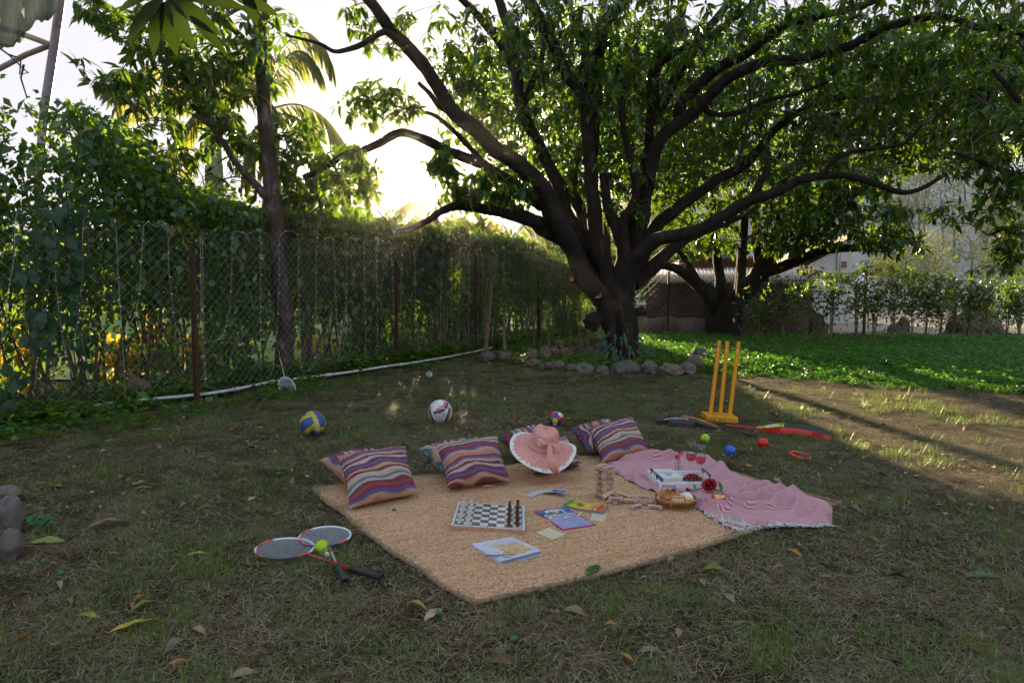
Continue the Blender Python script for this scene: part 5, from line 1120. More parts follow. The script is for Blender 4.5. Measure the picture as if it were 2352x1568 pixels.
tl_ = [kn + Vector((0, 0, .004)), hl(1263, 1040, 4.02), hl(1267, 1060, 3.98), hl(1273, 1078, 3.99), hl(1281, 1089, 4.03)]; sheet(tl_, [.018, .036, .05, .052, .036], (1, .15, 0), 7, .004).build('ribbon_tail', M_RIB, hat, solid=.0015)
MB().ell(kn, (.014, .01, .012), 10, 8, jit=.3).build('bow_knot', M_RIB, hat)

# ---------------------------------------------------------------- balls
def ball_at(name, px, pyc, rpx, lb, mats, cat='ball', paint=None, n=48, r=None):
    d = 4.0
    for _ in range(6): d = dp(px, pyc + rpx, d).y if False else gp(px, pyc + rpx * .99, 0).y
    r = r or rpx * pxm(d); c = gp(px, pyc + rpx * .98, 0); c = Vector((dp(px, pyc, c.y + r * .2).x, c.y + r * .2, r + gz(c.x, c.y)))
    g = MB(); g.ell((0, 0, 0), r, n, n // 2)
    if paint:
        g.mi = []
        for f_ in g.f:
            cc = sum((Vector(g.v[i]) for i in f_), Vector()) / len(f_); g.mi.append(paint(cc.normalized()))
    o = g.build(name, mats, loc=c); tag(o, lb, cat); return o, c, r
P = lambda nme, c, r_=.35, **k: mat(nme, c, tuple(x * .85 for x in c), 20, r_, **k)
M_VB, M_VY, M_SEAM = P('ball_blue', (.015, .07, .30), .45), P('ball_yellow', (.42, .36, .02), .45), P('seam', (.01, .015, .03), .6)
Rv = Euler((.35, .55, .5)).to_matrix()
def vb(d):                                      # eighteen-panel volleyball
    d = Rv @ d; a = [abs(d.x), abs(d.y), abs(d.z)]; k = a.index(max(a)); w = [d.y, d.z, d.x][k] / a[k]; w2 = [d.z, d.x, d.y][k] / a[k]
    for e in (abs(abs(w) - .36), ): 
        if e < .028 or max(abs(w), abs(w2)) > .965: return 2
    return 1 if abs(w) > .36 else 0
def vb2(d): x = vb(d); return x
o, c, r = ball_at('volleyball', 718, 973, 29.5, 'blue and yellow panelled volleyball on the grass at the left', [M_VB, M_VY, M_SEAM], paint=lambda d: {0: 0, 1: 1, 2: 2}[vb2(d)], n=140)
def sph(cdir, updir, rad, rot=0):
    n0 = Vector(cdir).normalized(); x0 = Vector(updir).cross(n0).normalized(); y0 = n0.cross(x0); cr, sr = math.cos(rot), math.sin(rot)
    return lambda x, y: (n0 + x0 * ((x * cr - y * sr) / rad) + y0 * ((x * sr + y * cr) / rad)).normalized() * (rad * 1.006)
M_WT, M_BK = P('print_white', (.7, .72, .75), .5), P('print_black', (.012, .012, .014), .5)
g = MB(); text(g, 'COSCO', .052, sph((.62, -.78, -.25), (0, 0, 1), r, -1.35)); g.build('lettering', M_WT, o); g = MB(); text(g, 'VOLLEY', .028, sph((.22, -.93, -.42), (0, 0, 1), r, -1.35)); g.build('lettering', M_BK, o)
M_FW, M_FO, M_FB = P('ball_white', (.62, .63, .66), .3), P('ball_orange', (.62, .13, .01), .35), P('ball_navy', (.015, .03, .17), .35)
ico = [Vector(v).normalized() for v in [(0, 1, 1.618), (0, -1, 1.618), (0, 1, -1.618), (0, -1, -1.618), (1, 1.618, 0), (-1, 1.618, 0), (1, -1.618, 0), (-1, -1.618, 0), (1.618, 0, 1), (-1.618, 0, 1), (1.618, 0, -1), (-1.618, 0, -1)]]
hexc = []
for i in range(12):
    for j in range(i):
        for k in range(j):
            if ico[i].dot(ico[j]) > .4 and ico[j].dot(ico[k]) > .4 and ico[i].dot(ico[k]) > .4: hexc.append((ico[i] + ico[j] + ico[k]).normalized())
pc_ = [(v, 1.0) for v in ico] + [(v, 1.0) for v in hexc]
def cellof(d):
    s = sorted(((math.acos(max(-1, min(1, d.dot(v)))) * (1.22 if k < 12 else 1.0), k) for k, (v, w) in enumerate(pc_)))
    return s[0][1], s[1][0] - s[0][0]
Rf = Euler((.3, .2, .4)).to_matrix()
def fb(d):
    k, e = cellof(Rf @ d)
    if e < .022: return 3
    def arc(ax, h, w, a0, a1, ref):
        ax = Vector(ax).normalized(); q = d.dot(ax)
        if abs(q - h) > w: return False
        t_ = (d - ax * q).normalized(); rf = (Vector(ref) - ax * Vector(ref).dot(ax)).normalized(); a = math.atan2(rf.cross(t_).dot(ax), rf.dot(t_)); return a0 < a < a1
    for (ax, h, a0, a1, ref) in (((.9, -.3, .3), -.45, -.9, 1.3, (-.5, -1, 0)), ((-.2, -.5, .85), .62, -1.0, 1.4, (.3, -1, .3)), ((-.9, -.2, .3), -.55, -1.2, .9, (.6, -1, -.2))):
        if arc(ax, h, .09, a0, a1, ref): return 2
        if arc(ax, h + (.16 if h > 0 else -.16), .07, a0 + .3, a1, ref): return 1
    return 0
o, c, r = ball_at('football', 1011, 946, 28, 'white football with navy and orange flashes on the grass behind the cushions', [M_FW, M_FO, M_FB, P('seam_grey', (.25, .25, .27), .5)], paint=fb, n=110)
g = MB(); text(g, 'NIVIA', .042, sph((.12, -.97, -.12), (0, 0, 1), r, 3.3), bold=.02)
for s_ in (1, -1): f0 = sph((.12, -.97, -.12), (0, 0, 1), r, 3.3); g.add([f0(-.02, s_ * .018), f0(.02, s_ * .018), f0(.008, s_ * .036), f0(-.008, s_ * .036)], [(0, 1, 2, 3)])
g.build('lettering', M_BK, o); g = MB(); text(g, 'GRAVITY 2.0', .016, sph((.2, -.82, .45), (0, 0, 1), r, 3.0)); g.build('lettering', M_WT, o)
cols = [P('c_red', (.48, .015, .012), .25), P('c_blue', (.01, .05, .32), .25), P('c_green', (.01, .20, .03), .25), P('c_yellow', (.65, .5, .01), .25), P('c_white', (.65, .65, .66), .25), P('c_black', (.015, .015, .015), .3)]
Rc = Euler((.25, -.1, .15)).to_matrix()
def cb(d):
    k, e = cellof(Rc @ d)
    return 5 if e < .035 else (k * 7 + 3) % 5
ball_at('toy_football', 1277, 962, 18.5, 'small multicoloured toy football with red, green, blue and yellow patches behind the hat', cols, paint=cb, n=100)
m_tb = P('tennis_felt', (.36, .62, .02), .9, bump=.5, bsc=200, bd=.001)
o, c, r = ball_at('tennis_ball', 1620, 1006.5, 10.4, 'fluorescent yellow green tennis ball on the grass beyond the wine glasses', m_tb, n=32)
g = MB(); g.tube([Vector((math.cos(a) * .8 - .0 * math.cos(3 * a), math.sin(a) * .8, .55 * math.sin(2 * a) + .25)).normalized() * r * 1.0 for a in np.linspace(0, 2 * PI, 48, endpoint=False)], .0014, 5, closed=True); g.build('seam', P('seam_pale', (.6, .65, .4), .8), o, rot=(.5, .8, .3))
g = MB(); text(g, 'TENNIS', .022, sph((-.35, -.9, 0), (0, 0, 1), r, 1.5), bold=.02); g.build('lettering', P('print_green', (.01, .10, .01), .7), o)
ball_at('plastic_ball', 1677, 1035, 13, 'glossy blue plastic ball on the grass beyond the throw', P('glossy_blue', (.01, .10, .60), .15), n=40)
ball_at('plastic_ball', 1752, 1017.3, 12.8, 'glossy red plastic ball on the grass near the bat', P('glossy_red', (.55, .008, .01), .15), n=40)
p = gp(1838, 1047, .01); g = MB(); g.torus((0, 0, .0), .066, .011, 48, 12); tag(g.build('throw_ring', P('ring_red', (.75, .03, .04), .35), loc=(p.x, p.y, .016), rot=(.10, .12, 0)), 'bright red rubber throwing ring lying on the grass at the right', 'ring')

# ---------------------------------------------------------------- cricket wicket and bats
def c6(x, y): return (1492.9 + .1977 * x, 757.9 + .1977 * y)
M_WKT = P('yellow_plastic', (.68, .30, .008), .35)
w0 = gp(1652, 969, 0); wk = empty('cricket_wicket', w0, 'yellow plastic cricket wicket of three stumps standing on its base', 'wicket')
fl, fr = gp(*c6(660, 1062)), gp(*c6(1025, 1086)); bl_ = gp(*c6(588, 1003)); br_ = fr + (bl_ - fl); g = MB(); up_ = Vector((0, 0, .052)); base = [fl - w0, fr - w0, br_ - w0, bl_ - w0]; g.hexa(base, [p * .96 + up_ for p in base]); g.build('base', M_WKT, wk, smooth=False, bevel=.006)
g = MB()
for u in (.0, .335, .665, 1.0):
    a = (base[0].lerp(base[1], u)) * .96 + up_; b_ = (base[3].lerp(base[2], u)) * .96 + up_; g.tube([a - Vector((0, 0, .04)), a + Vector((0, 0, .0)), b_, b_ - Vector((0, 0, .04))], .0055, 6)
g.build('base_ribs', M_WKT, wk)
for (bx, by), (tx, ty) in (((702, 982), (808, 122)), ((815, 988), (901, 128)), ((925, 998), (1031, 135))):
    pb_ = gp(*c6(bx, by), .05); pt_ = dp(*c6(tx, ty), pb_.y + .02); ax = (pt_ - pb_); Ls = ax.length; ax.normalize()
    r0 = .0185; prf = [(r0 * 1.05, 0), (r0, .02), (r0, Ls * .845), (r0 * 1.12, Ls * .846), (r0 * 1.12, Ls * .856), (r0 * .94, Ls * .862), (r0 * .94, Ls * .925), (r0 * 1.1, Ls * .93), (r0 * 1.1, Ls * .94), (r0 * .9, Ls * .945), (r0 * .9, Ls * .99), (r0 * .8, Ls)]
    g = MB(); g.M = ax.to_track_quat('Z', 'Y').to_matrix().to_4x4(); g.lathe(prf, 24); g.build('stump', M_WKT, wk, loc=pb_ - w0, auto=40)
def bat(toe, sh, end, lb, blade_m, handle_m, zt, zs_, ze, wd, face_m=None, fspan=None, edge_m=None):
    o0 = gp(*toe, 0); a = gp(*toe, zt); s = gp(*sh, zs_); e = gp(*end, ze); root = empty('cricket_bat', o0, lb, 'cricket bat'); X = (s - a).normalized(); Lb = (s - a).length; Y = Vector((0, 0, 1)).cross(X).normalized()
    def P_(u, w, h): return a - o0 + X * (u * Lb) + Y * w + Vector((0, 0, h))
    n = 20; prof = [(-1, 0), (-1, .62), (-.6, .85), (0, 1), (.6, .85), (1, .62), (1, 0)]; g = MB(); vs = []
    for i in range(n + 1):
        u = i / n; w = wd * .5 * min(1, .62 + 4.5 * u) * (1 if u < .9 else 1 - (u - .9) * 6.2); th = .030 + .064 * math.sin(PI * min(1, .12 + u * .9)) ** 1.2; arch = .022 * math.sin(PI * u)
        for (q, h) in prof: vs.append(P_(u, q * w, h * th + arch * .4))
    k = len(prof); g.add(vs, [(i * k + j, i * k + (j + 1) % k, (i + 1) * k + (j + 1) % k, (i + 1) * k + j) for i in range(n) for j in range(k)] + [tuple(range(k)), tuple(n * k + j for j in range(k))[::-1]])
    if edge_m: g.mi = [(1 if (f_ % k) in (0, 5) else 0) for f_ in range(len(g.f))]
    g.build('blade', [blade_m, edge_m] if edge_m else blade_m, root, auto=50)
    def top(u, q):
        w = wd * .5 * min(1, .62 + 4.5 * u) * (1 if u < .9 else 1 - (u - .9) * 6.2); th = .030 + .064 * math.sin(PI * min(1, .12 + u * .9)) ** 1.2; h = np.interp(abs(q), [0, .6, 1], [1, .85, .62]); return P_(u, q * w, h * th + .0088 * math.sin(PI * u) + .0014)
    if face_m:
        (u0, u1, q0, q1) = fspan; g = grid_mb(12, 6, lambda u, v: top(u0 + (u1 - u0) * u, q0 + (q1 - q0) * v)); g.build('sticker', face_m, root)
    g = MB(); hs_ = s - o0 + Vector((0, 0, .012)); he = e - o0; g.tube([hs_ - X * .03, hs_, hs_.lerp(he, .5), he], [.016, .0155, .015, .016], 12); g.build('handle', handle_m, root); return root, top
M_BATB, M_GRIPK, M_GRIPR = P('bat_black', (.012, .013, .018), .35), P('grip_black', (.012, .012, .014), .6, bump=.5, bsc=90), P('grip_red', (.30, .01, .02), .6, bump=.5, bsc=90)
m, t, b = nt('orange_sticker'); v = coord(t, scale=(60, 60, 60), rot=(0, 0, .6)); L(t, ramp(t, math_(t, 'FRACT', math_(t, 'ADD', N(t, 'ShaderNodeSeparateXYZ').outputs[0], 0)), [(0, (.7, .22, .01)), (1, (.7, .3, .01))]), b.inputs['Base Color']); sx = [n_ for n_ in t.nodes if n_.type == 'SEPXYZ'][0]; L(t, v, sx.inputs[0])
t.nodes['Color Ramp'].color_ramp.interpolation = 'CONSTANT'; t.nodes['Color Ramp'].color_ramp.elements[1].position = .55; t.nodes['Color Ramp'].color_ramp.elements[1].color = (.35, .06, .008, 1); M_STK = m
bt, top = bat(c6(88, 1090), c6(815, 1158), c6(1230, 1232), 'black cricket bat with an orange sticker lying in front of the wicket', M_BATB, M_GRIPK, 0.0, .0, .016, .115, M_STK, (.40, .98, -.5, .75))
g = MB(); text(g, 'BOLDFIT', .085, lambda x, y: top(.69 - x * 1.9, .12 - y * 13) + Vector((0, 0, .0012)), bold=.02); g.build('lettering', M_BK, bt)
g = MB(); text(g, 'MASTERBLASTER', .030, lambda x, y: top(.33 + x * 1.7, -.82 + y * 7) + Vector((0, 0, .001)), bold=.01); g.build('lettering', M_WT, bt)
m, t, b = nt('green_yellow_sticker'); L(t, ramp(t, noise_(t, coord(t, scale=(6, 26, 20), rot=(0, 0, .9)), 1, 2), [(.0, (.55, .42, .02)), (.42, (.02, .22, .04)), (.5, (.55, .42, .02)), (.6, (.5, .6, .6)), (.7, (.05, .2, .1))], 'CONSTANT'), b.inputs['Base Color']); b.inputs['Roughness'].default_value = .3
bat(c6(2112, 1268), c6(1232, 1160), c6(888, 1108), 'black cricket bat with red edges and red grip lying to the right of the wicket', M_BATB, M_GRIPR, 0, 0, .02, .115, m, (.60, .99, -.9, .9), edge_m=P('bat_red', (.62, .02, .012), .3))

# ---------------------------------------------------------------- badminton
def c7(x, y): return (545.5 + .1709 * x, 1177.1 + .1709 * y)
M_FRAME = None
m, t, b = nt('racket_frame'); L(t, ramp(t, noise_(t, coord(t), 5, 0), [(.0, (.62, .63, .72)), (.47, (.62, .63, .72)), (.52, (.45, .02, .05)), (.62, (.45, .02, .05)), (.66, (.03, .03, .08))]), b.inputs['Base Color']); b.inputs['Roughness'].default_value = .25; b.inputs['Coat Weight'].default_value = .6; M_FRAME = m
M_STRG = P('string', (.62, .66, .82), .3); M_GRIP = P('grip_tape', (.012, .012, .016), .6, bump=.8, bsc=60)
def racket(hcp, thr, cone0, grip0, end, hr, lb, z0=.02, zend=.02, sheet_z=0):
    hc_ = gp(*hcp, z0); th = gp(*thr, z0); c0 = gp(*cone0, (z0 + zend) / 2 + sheet_z); g0 = gp(*grip0, zend + sheet_z); e0 = gp(*end, zend); root = empty('badminton_racket', hc_, lb, 'racket', 'pair of crossed badminton rackets on the grass')
    ax = (hc_ - th); la = ax.length; ax.normalize(); sd = Vector((0, 0, 1)).cross(ax).normalized(); lb_ = hr
    def el(x, y): return ax * (x * la) + sd * (y * lb_)
    g = MB(); g.tube([el(math.cos(a), math.sin(a)) for a in np.linspace(0, 2 * PI, 64, endpoint=False)], .0052, 8, closed=True); g.build('frame', M_FRAME, root)
    A = []; B = []
    for i in range(22):
        x = -.93 + 1.86 * i / 21; y = math.sqrt(1 - x * x); A.append(el(x, -y)); B.append(el(x, y))
        A.append(el(-y, x)); B.append(el(y, x))
    segs('strings', A, B, .00075, M_STRG, root)['kind'] = 'stuff'
    L0 = lambda p: p - hc_
    g = MB(); g.tube([L0(th), L0(c0)], .004, 8); g.build('shaft', M_FRAME, root); g = MB(); g.tube([L0(c0), L0(g0)], [.0048, .0115], 10); g.build('cone', P('racket_red', (.50, .015, .02), .3), root)
    g = MB(); q = [L0(g0).lerp(L0(e0), k / 12) for k in range(13)]; g.tube(q, [.0125 + .0012 * (k % 2) for k in range(12)] + [.0155], 12); g.build('grip', M_GRIP, root)
    dd_ = (e0 - g0).normalized(); g = MB(); g.cyl(L0(e0), L0(e0) + dd_ * .006, .0155, .015, 16); g.build('end_cap', M_GRIP, root); return root
racket(c7(635, 475), c7(930, 548), c7(1290, 672), c7(1510, 748), c7(1930, 868), .118, 'badminton racket whose handle points right, its head at the left', z0=.035, zend=.03)
racket(c7(1175, 313), c7(1226, 440), c7(1318, 655), c7(1350, 705), c7(1440, 925), .118, 'badminton racket on top with its grip pointing toward the viewer', z0=.04, zend=.045, sheet_z=.012)
o_l = dp(659, 887, 7.78); lr = empty('badminton_racket', o_l, 'silver badminton racket with a yellow shaft leaning head down on the fence', 'racket')
ax = (dp(653.5, 866, 7.83) - o_l).normalized(); sd = Vector((1, .25, 0)).normalized(); g = MB(); el = lambda x, y: ax * (x * .118) + sd * (y * .088)
g.tube([el(math.cos(a), math.sin(a)) for a in np.linspace(0, 2 * PI, 48, endpoint=False)], .006, 8, closed=True); g.build('frame', P('silver_frame', (.55, .55, .6), .3), lr)
A = []; B = []
for i in range(16):
    x = -.9 + 1.8 * i / 15; y = math.sqrt(1 - x * x); A += [el(x, -y), el(-y, x)]; B += [el(x, y), el(y, x)]
segs('strings', A, B, .0011, M_STRG, lr)['kind'] = 'stuff'
g = MB(); g.tube([el(1, 0), dp(648, 840, 7.88) - o_l], .0045, 8); g.build('shaft', P('shaft_silver', (.5, .5, .55), .3), lr); g = MB(); g.tube([dp(648, 840, 7.88) - o_l, dp(642, 820, 7.93) - o_l], .006, 8); g.build('cone', P('cone_yellow', (.6, .45, .02), .4), lr); g = MB(); g.tube([dp(642, 820, 7.93) - o_l, dp(631, 788, 8.0) - o_l], .014, 10); g.build('grip', M_GRIP, lr)
# shuttlecock
M_SHUT = leaf_mat('neon_plastic', [(0, (.50, .72, .01)), (1, (.60, .80, .02))], (.7, .9, .02), rough=.4, trf=.35); M_CORK = P('cork_white', (.62, .60, .62), .5)
ck = gp(*c7(1205, 565), .014); tp_ = gp(*c7(1120, 445), .034); ax = (tp_ - ck).normalized(); Ms = ax.to_track_quat('Z', 'Y').to_matrix().to_4x4(); sh = empty('shuttlecock', ck, 'neon yellow shuttlecock with a white cork between the two rackets', 'shuttlecock')
g = MB(); g.M = Ms; g.ell((0, 0, 0), (.0135, .0135, .015), 18, 12); g.build('cork', M_CORK, sh); g = MB(); g.M = Ms; g.lathe([(.0138, .008), (.0142, .014)], 18); g.build('band', P('green_band', (.02, .3, .12), .5), sh)
g = MB(); g.M = Ms; R0 = lambda z: .012 + (z - .012) * .36
for k in range(16):
    a0, a1 = 2 * PI * k / 16, 2 * PI * (k + 1) / 16; am = (a0 + a1) / 2; pt2 = lambda a, z, q=1: (R0(z) * math.cos(a) * q, R0(z) * math.sin(a) * q, z); w = .10
    g.add([pt2(am - w * .7, .012), pt2(am + w * .7, .012), pt2(am + w * .8, .030), pt2(am - w * .8, .030)], [(0, 1, 2, 3)]); g.add([pt2(a0, .030), pt2(am, .030, 1.06), pt2(a1, .030), pt2(a1, .068), pt2(am, .074, 1.05), pt2(a0, .068)], [(0, 1, 4, 5), (1, 2, 3, 4)])
g.build('skirt', M_SHUT, sh, smooth=False, solid=.0006)
# ---------------------------------------------------------------- pink throw
TOPE = [(1388, 1068), (1440, 1062), (1500, 1060), (1545, 1050), (1592, 1046), (1645, 1066), (1700, 1094), (1745, 1112), (1800, 1126), (1852, 1140), (1893, 1152), (1912, 1172)]
BOTE = [(1396, 1078), (1432, 1102), (1476, 1122), (1520, 1140), (1570, 1150), (1600, 1172), (1640, 1196), (1690, 1217), (1740, 1210), (1790, 1206), (1850, 1212), (1912, 1206)]
tS = spline([gp(a, b_, .01) for a, b_ in TOPE], 20); bS = spline([gp(a, b_, .01) for a, b_ in BOTE], 20); nS = len(tS) - 1
FLAT = [(gp(1565, 1093, .02), .27), (gp(1551, 1160, .02), .12), (gp(1650, 1158, .02), .05)]
def thr(u, v):
    k = u * nS; i = min(int(k), nS - 1); a = tS[i].lerp(tS[i + 1], k - i); b_ = bS[i].lerp(bS[i + 1], k - i); p = a.lerp(b_, v)
    q = Vector((p.x * 3.3 + .5 * p.y, p.y * 7.5, 0)); w = noise.noise_vector(q * .6) * .45
    h = abs(noise.noise(q + w * 1.6)); h2 = abs(noise.noise(q * 2.1 + w + Vector((7, 0, 0))))
    ph = 6.283 * (p.y * 8.5 - p.x * 1.6 + 2.3 * noise.noise(Vector((p.x * 2.0, p.y * 3.0, 1)))); am = .55 + 1.1 * noise.noise(Vector((p.x * 2.6, p.y * 4, 6))); p2 = 6.283 * (p.y * 11 + p.x * 4 + 1.1 * noise.noise(Vector((p.x * 5, p.y * 6, 8)))); z = .058 * max(.12, am) * (.5 + .5 * math.sin(ph)) ** 2.2 + .014 * (.5 + .5 * math.sin(p2)) ** 1.6 + .008; z *= .55 + .45 * min(1, (1 - u) * 5)
    fl = min([1] + [max(0, (p - c).length / r - .75) * 2.2 for c, r in FLAT]); z = z * (.12 + .88 * fl) + .006
    ed = min(1, min(v, 1 - v) * 9 + .25, (min(u, 1 - u)) * 14 + .3)
    p = p + Vector((w.x * .015, w.y * .015, 0)) * ed; p.z = RZ(p) + z * ed + (.0 if ed < 1 else 0); return p
m, t, b = nt('chevron_cotton'); tc = t.nodes.new('ShaderNodeTexCoord'); sx = t.nodes.new('ShaderNodeSeparateXYZ'); L(t, tc.outputs['UV'], sx.inputs[0])
nzv = noise_(t, coord(t, 'Object', (1, 1, 1)), 5, 2)
ch = math_(t, 'PINGPONG', math_(t, 'MULTIPLY', math_(t, 'ADD', sx.outputs[0], math_(t, 'MULTIPLY', nzv, .06)), 24.0), 1.0)
st_ = math_(t, 'FRACT', math_(t, 'ADD', math_(t, 'MULTIPLY', math_(t, 'ADD', sx.outputs[1], math_(t, 'MULTIPLY', nzv, .012)), 100.0), math_(t, 'MULTIPLY', ch, 5.0)))
L(t, mixc(t, ramp(t, st_, [(.40, (0, 0, 0)), (.55, (1, 1, 1)), (.92, (1, 1, 1)), (1, (0, 0, 0))]), (.56, .36, .40), (.34, .12, .16)), b.inputs['Base Color']); b.inputs['Roughness'].default_value = .85; b.inputs['Specular IOR Level'].default_value = .1; M_THROW = m
def thuv(u, v):
    k = u * nS; i = min(int(k), nS - 1); return (u * 1.0, v * (tS[i] - bS[i]).length)
from mathutils.bvhtree import BVHTree
tg = grid_mb(320, 150, thr, thuv); TBV = BVHTree.FromPolygons([Vector(q) for q in tg.v], tg.f)
def bz(p):
    h = TBV.ray_cast(Vector((p.x, p.y, 1)), Vector((0, 0, -1))); return max(RZ(p), h[0].z if h[0] is not None else -1)
throw = tg.build('throw_blanket', M_THROW); tag(throw, 'rumpled pink and white chevron cotton throw with white fringe across the right of the rug', 'blanket')
M_FR = P('fringe_white', (.62, .58, .56), .8)
g = MB()
def tassel(p, d, ln):
    for k in range(3):
        q = [p]; dd_ = Vector(d)
        for j in range(4):
            dd_ = (dd_ + Vector((RNG.gauss(0, .4), RNG.gauss(0, .4), 0))).normalized(); n_ = q[-1] + dd_ * ln / 4; n_.z = RZ(n_) + .008 + .012 * RNG.random(); q.append(n_)
        g.tube(q, [.0028, .0032, .0026, .002, .0012], 4)
for i in range(62):
    u = .0 + .40 * i / 62; p = thr(u, 0.0); tassel(p, (-.35, 1, 0), .035 + .015 * RNG.random())
for i in range(46):
    u = .50 + .49 * i / 46; p = thr(u, 1.0); 
    if i % 3 != 1 or i > 22: tassel(p, (RNG.uniform(-.2, .5), -1, 0), .04 + .03 * RNG.random())
for i in range(14): tassel(gp(1660 + 3.5 * i + RNG.uniform(-6, 6), 1180 + .8 * i, .05), (.4, -1, 0), .06)
fr_ = g.build('fringe', M_FR, throw); fr_['kind'] = 'stuff'

def quadf(a, b_, c, d):                         # a near-left, b near-right, c far-right, d far-left
    a, b_, c, d = [Vector(q) for q in (a, b_, c, d)]
    return lambda u, v, h=0.0: a.lerp(b_, u).lerp(d.lerp(c, u), v) + Vector((0, 0, h))
def slab(f, z0, z1, u0=0, u1=1, v0=0, v1=1, mb=None, mi=0):
    mb = mb or MB(); mb.hexa([f(u0, v0, z0), f(u1, v0, z0), f(u1, v1, z0), f(u0, v1, z0)], [f(u0, v0, z1), f(u1, v0, z1), f(u1, v1, z1), f(u0, v1, z1)], mi); return mb

# ---------------------------------------------------------------- tray and what stands on it
z_t = .074
ta, tb_, tc_, td = gp(1515, 1109, z_t), gp(1642, 1108, z_t), gp(1607, 1080, z_t), gp(1486, 1080, z_t); o0 = (ta + tb_ + tc_ + td) / 4; o0.z = .030
F = quadf(*[q - o0 for q in (ta, tb_, tc_, td)]); tray = empty('serving_tray', o0, 'white wooden serving tray with black bar handles on the pink throw', 'tray'); zt = z_t - o0.z
M_TRAY = P('tray_white', (.66, .67, .72), .4); F0 = lambda u, v, h=0: F(u, v, h - zt)
slab(F0, 0, .006, .01, .99, .01, .99).build('base', M_TRAY, tray, smooth=False)
for (u0, u1, v0, v1) in ((0, 1, 0, .045), (0, 1, .955, 1), (0, .035, .046, .954), (.965, 1, .046, .954)): slab(F0, 0, zt, u0, u1, v0, v1).build('side', M_TRAY, tray, smooth=False, bevel=.0012)
M_BLK = P('black_metal', (.012, .012, .014), .35, metal=.6)
for u in (.018, .982):
    g = MB(); g.tube([F0(u, .22, zt + .028), F0(u, .78, zt + .028)], .0042, 8); [g.tube([F0(u, v_, zt - .002), F0(u, v_, zt + .028)], .0036, 8) for v_ in (.28, .72)]; g.build('handle', M_BLK, tray)
tz = o0.z + .007
# book on the tray
M_PAPER = P('paper_edge', (.60, .54, .45), .8); M_COVER2 = P('cover_white', (.66, .67, .70), .45); M_INK = P('ink_teal', (.05, .12, .15), .6); M_GOLDT = P('ink_gold', (.55, .42, .20), .35, metal=.5)
zc = tz + .024
bq = [gp(1523, 1098, zc), gp(1569, 1096, zc), gp(1541, 1076, zc), gp(1499, 1077, zc)]; bo = bq[0].copy(); bo.z = tz; FB = quadf(*[q - bo for q in bq]); bkk = empty('paperback_book', bo, 'white paperback titled the power of your subconscious mind lying on the tray', 'book'); hb = zc - tz
FBl = lambda u, v, h=0: FB(u, v, h - hb)
slab(FBl, .0015, hb - .002, .01, .985, .01, .99).build('pages', M_PAPER, bkk, smooth=False)
g = MB(); slab(FBl, hb - .0018, hb, 0, 1, 0, 1, g); slab(FBl, 0, .0013, 0, 1, 0, 1, g); g.build('cover', M_COVER2, bkk, smooth=False); slab(FBl, .0, hb - .001, -.02, .008, 0, 1).build('spine', M_INK, bkk, smooth=False)
Wb = (bq[1] - bq[0]).length; Hb = (bq[3] - bq[0]).length
def ontop(Fn, h, W, H): return lambda cu_, cv_: (lambda x, y: Fn(cu_ + x / W, cv_ + y / H, h))
OT = ontop(FBl, hb + .0006, Wb, Hb)
g = MB(); text(g, 'THE', .014, OT(.5, .90)); text(g, 'POWER', .028, OT(.5, .78)); text(g, 'OF YOUR SUBCONSCIOUS', .011, OT(.5, .66)); g.build('lettering', M_GOLDT, bkk); g = MB(); text(g, 'MIND', .038, OT(.52, .52)); text(g, 'DR. JOSEPH MURPHY', .010, OT(.5, .12)); g.build('lettering', M_INK, bkk)
g = MB(); q = [(.30 + .4 * k / 12, .36 - .13 * math.sin(PI * k / 12) * (1 - .4 * (k > 7))) for k in range(13)] + [(.70, .38), (.5, .41), (.3, .38)]; g.add([FBl(a, b_, hb + .0006) for a, b_ in q], [tuple(range(len(q)))]); g.build('leaf_print', P('ink_grey', (.16, .22, .20), .6), bkk)
# glass
def glass_mat(name, col=(1, 1, 1), rough=.02, ior=1.45):
    m, t, b = nt(name); b.inputs['Base Color'].default_value = (*col, 1); b.inputs['Transmission Weight'].default_value = 1; b.inputs['Roughness'].default_value = rough; b.inputs['IOR'].default_value = ior
    b.inputs['Coat Weight'].default_value = .0; return m
m, t, b = nt('clear_glass'); gl = t.nodes.new('ShaderNodeBsdfGlossy'); gl.inputs['Roughness'].default_value = .04; tr_ = t.nodes.new('ShaderNodeBsdfTransparent'); tr_.inputs[0].default_value = (.94, .96, .97, 1); lw_ = t.nodes.new('ShaderNodeLayerWeight'); lw_.inputs[0].default_value = .5; mx = t.nodes.new('ShaderNodeMixShader')
L(t, math_(t, 'ADD', math_(t, 'MULTIPLY', math_(t, 'POWER', lw_.outputs['Facing'], 3.0), .55), .04), mx.inputs[0]); L(t, tr_.outputs[0], mx.inputs[1]); L(t, gl.outputs[0], mx.inputs[2]); L(t, mx.outputs[0], t.nodes['Material Output'].inputs[0]); M_GLASS = m
m, t, b = nt('rose_drink'); b.inputs['Base Color'].default_value = (.85, .10, .18, 1); b.inputs['Roughness'].default_value = .12; tr_ = t.nodes.new('ShaderNodeBsdfTransparent'); tr_.inputs[0].default_value = (1, .42, .5, 1); tl = t.nodes.new('ShaderNodeBsdfTranslucent'); tl.inputs[0].default_value = (.95, .15, .25, 1); mx = t.nodes.new('ShaderNodeMixShader'); mx.inputs[0].default_value = .55; m2 = t.nodes.new('ShaderNodeMixShader'); m2.inputs[0].default_value = .35
L(t, b.outputs[0], mx.inputs[1]); L(t, tl.outputs[0], mx.inputs[2]); L(t, mx.outputs[0], m2.inputs[1]); L(t, tr_.outputs[0], m2.inputs[2]); L(t, m2.outputs[0], t.nodes['Material Output'].inputs[0]); M_WINE = m
vz = tz
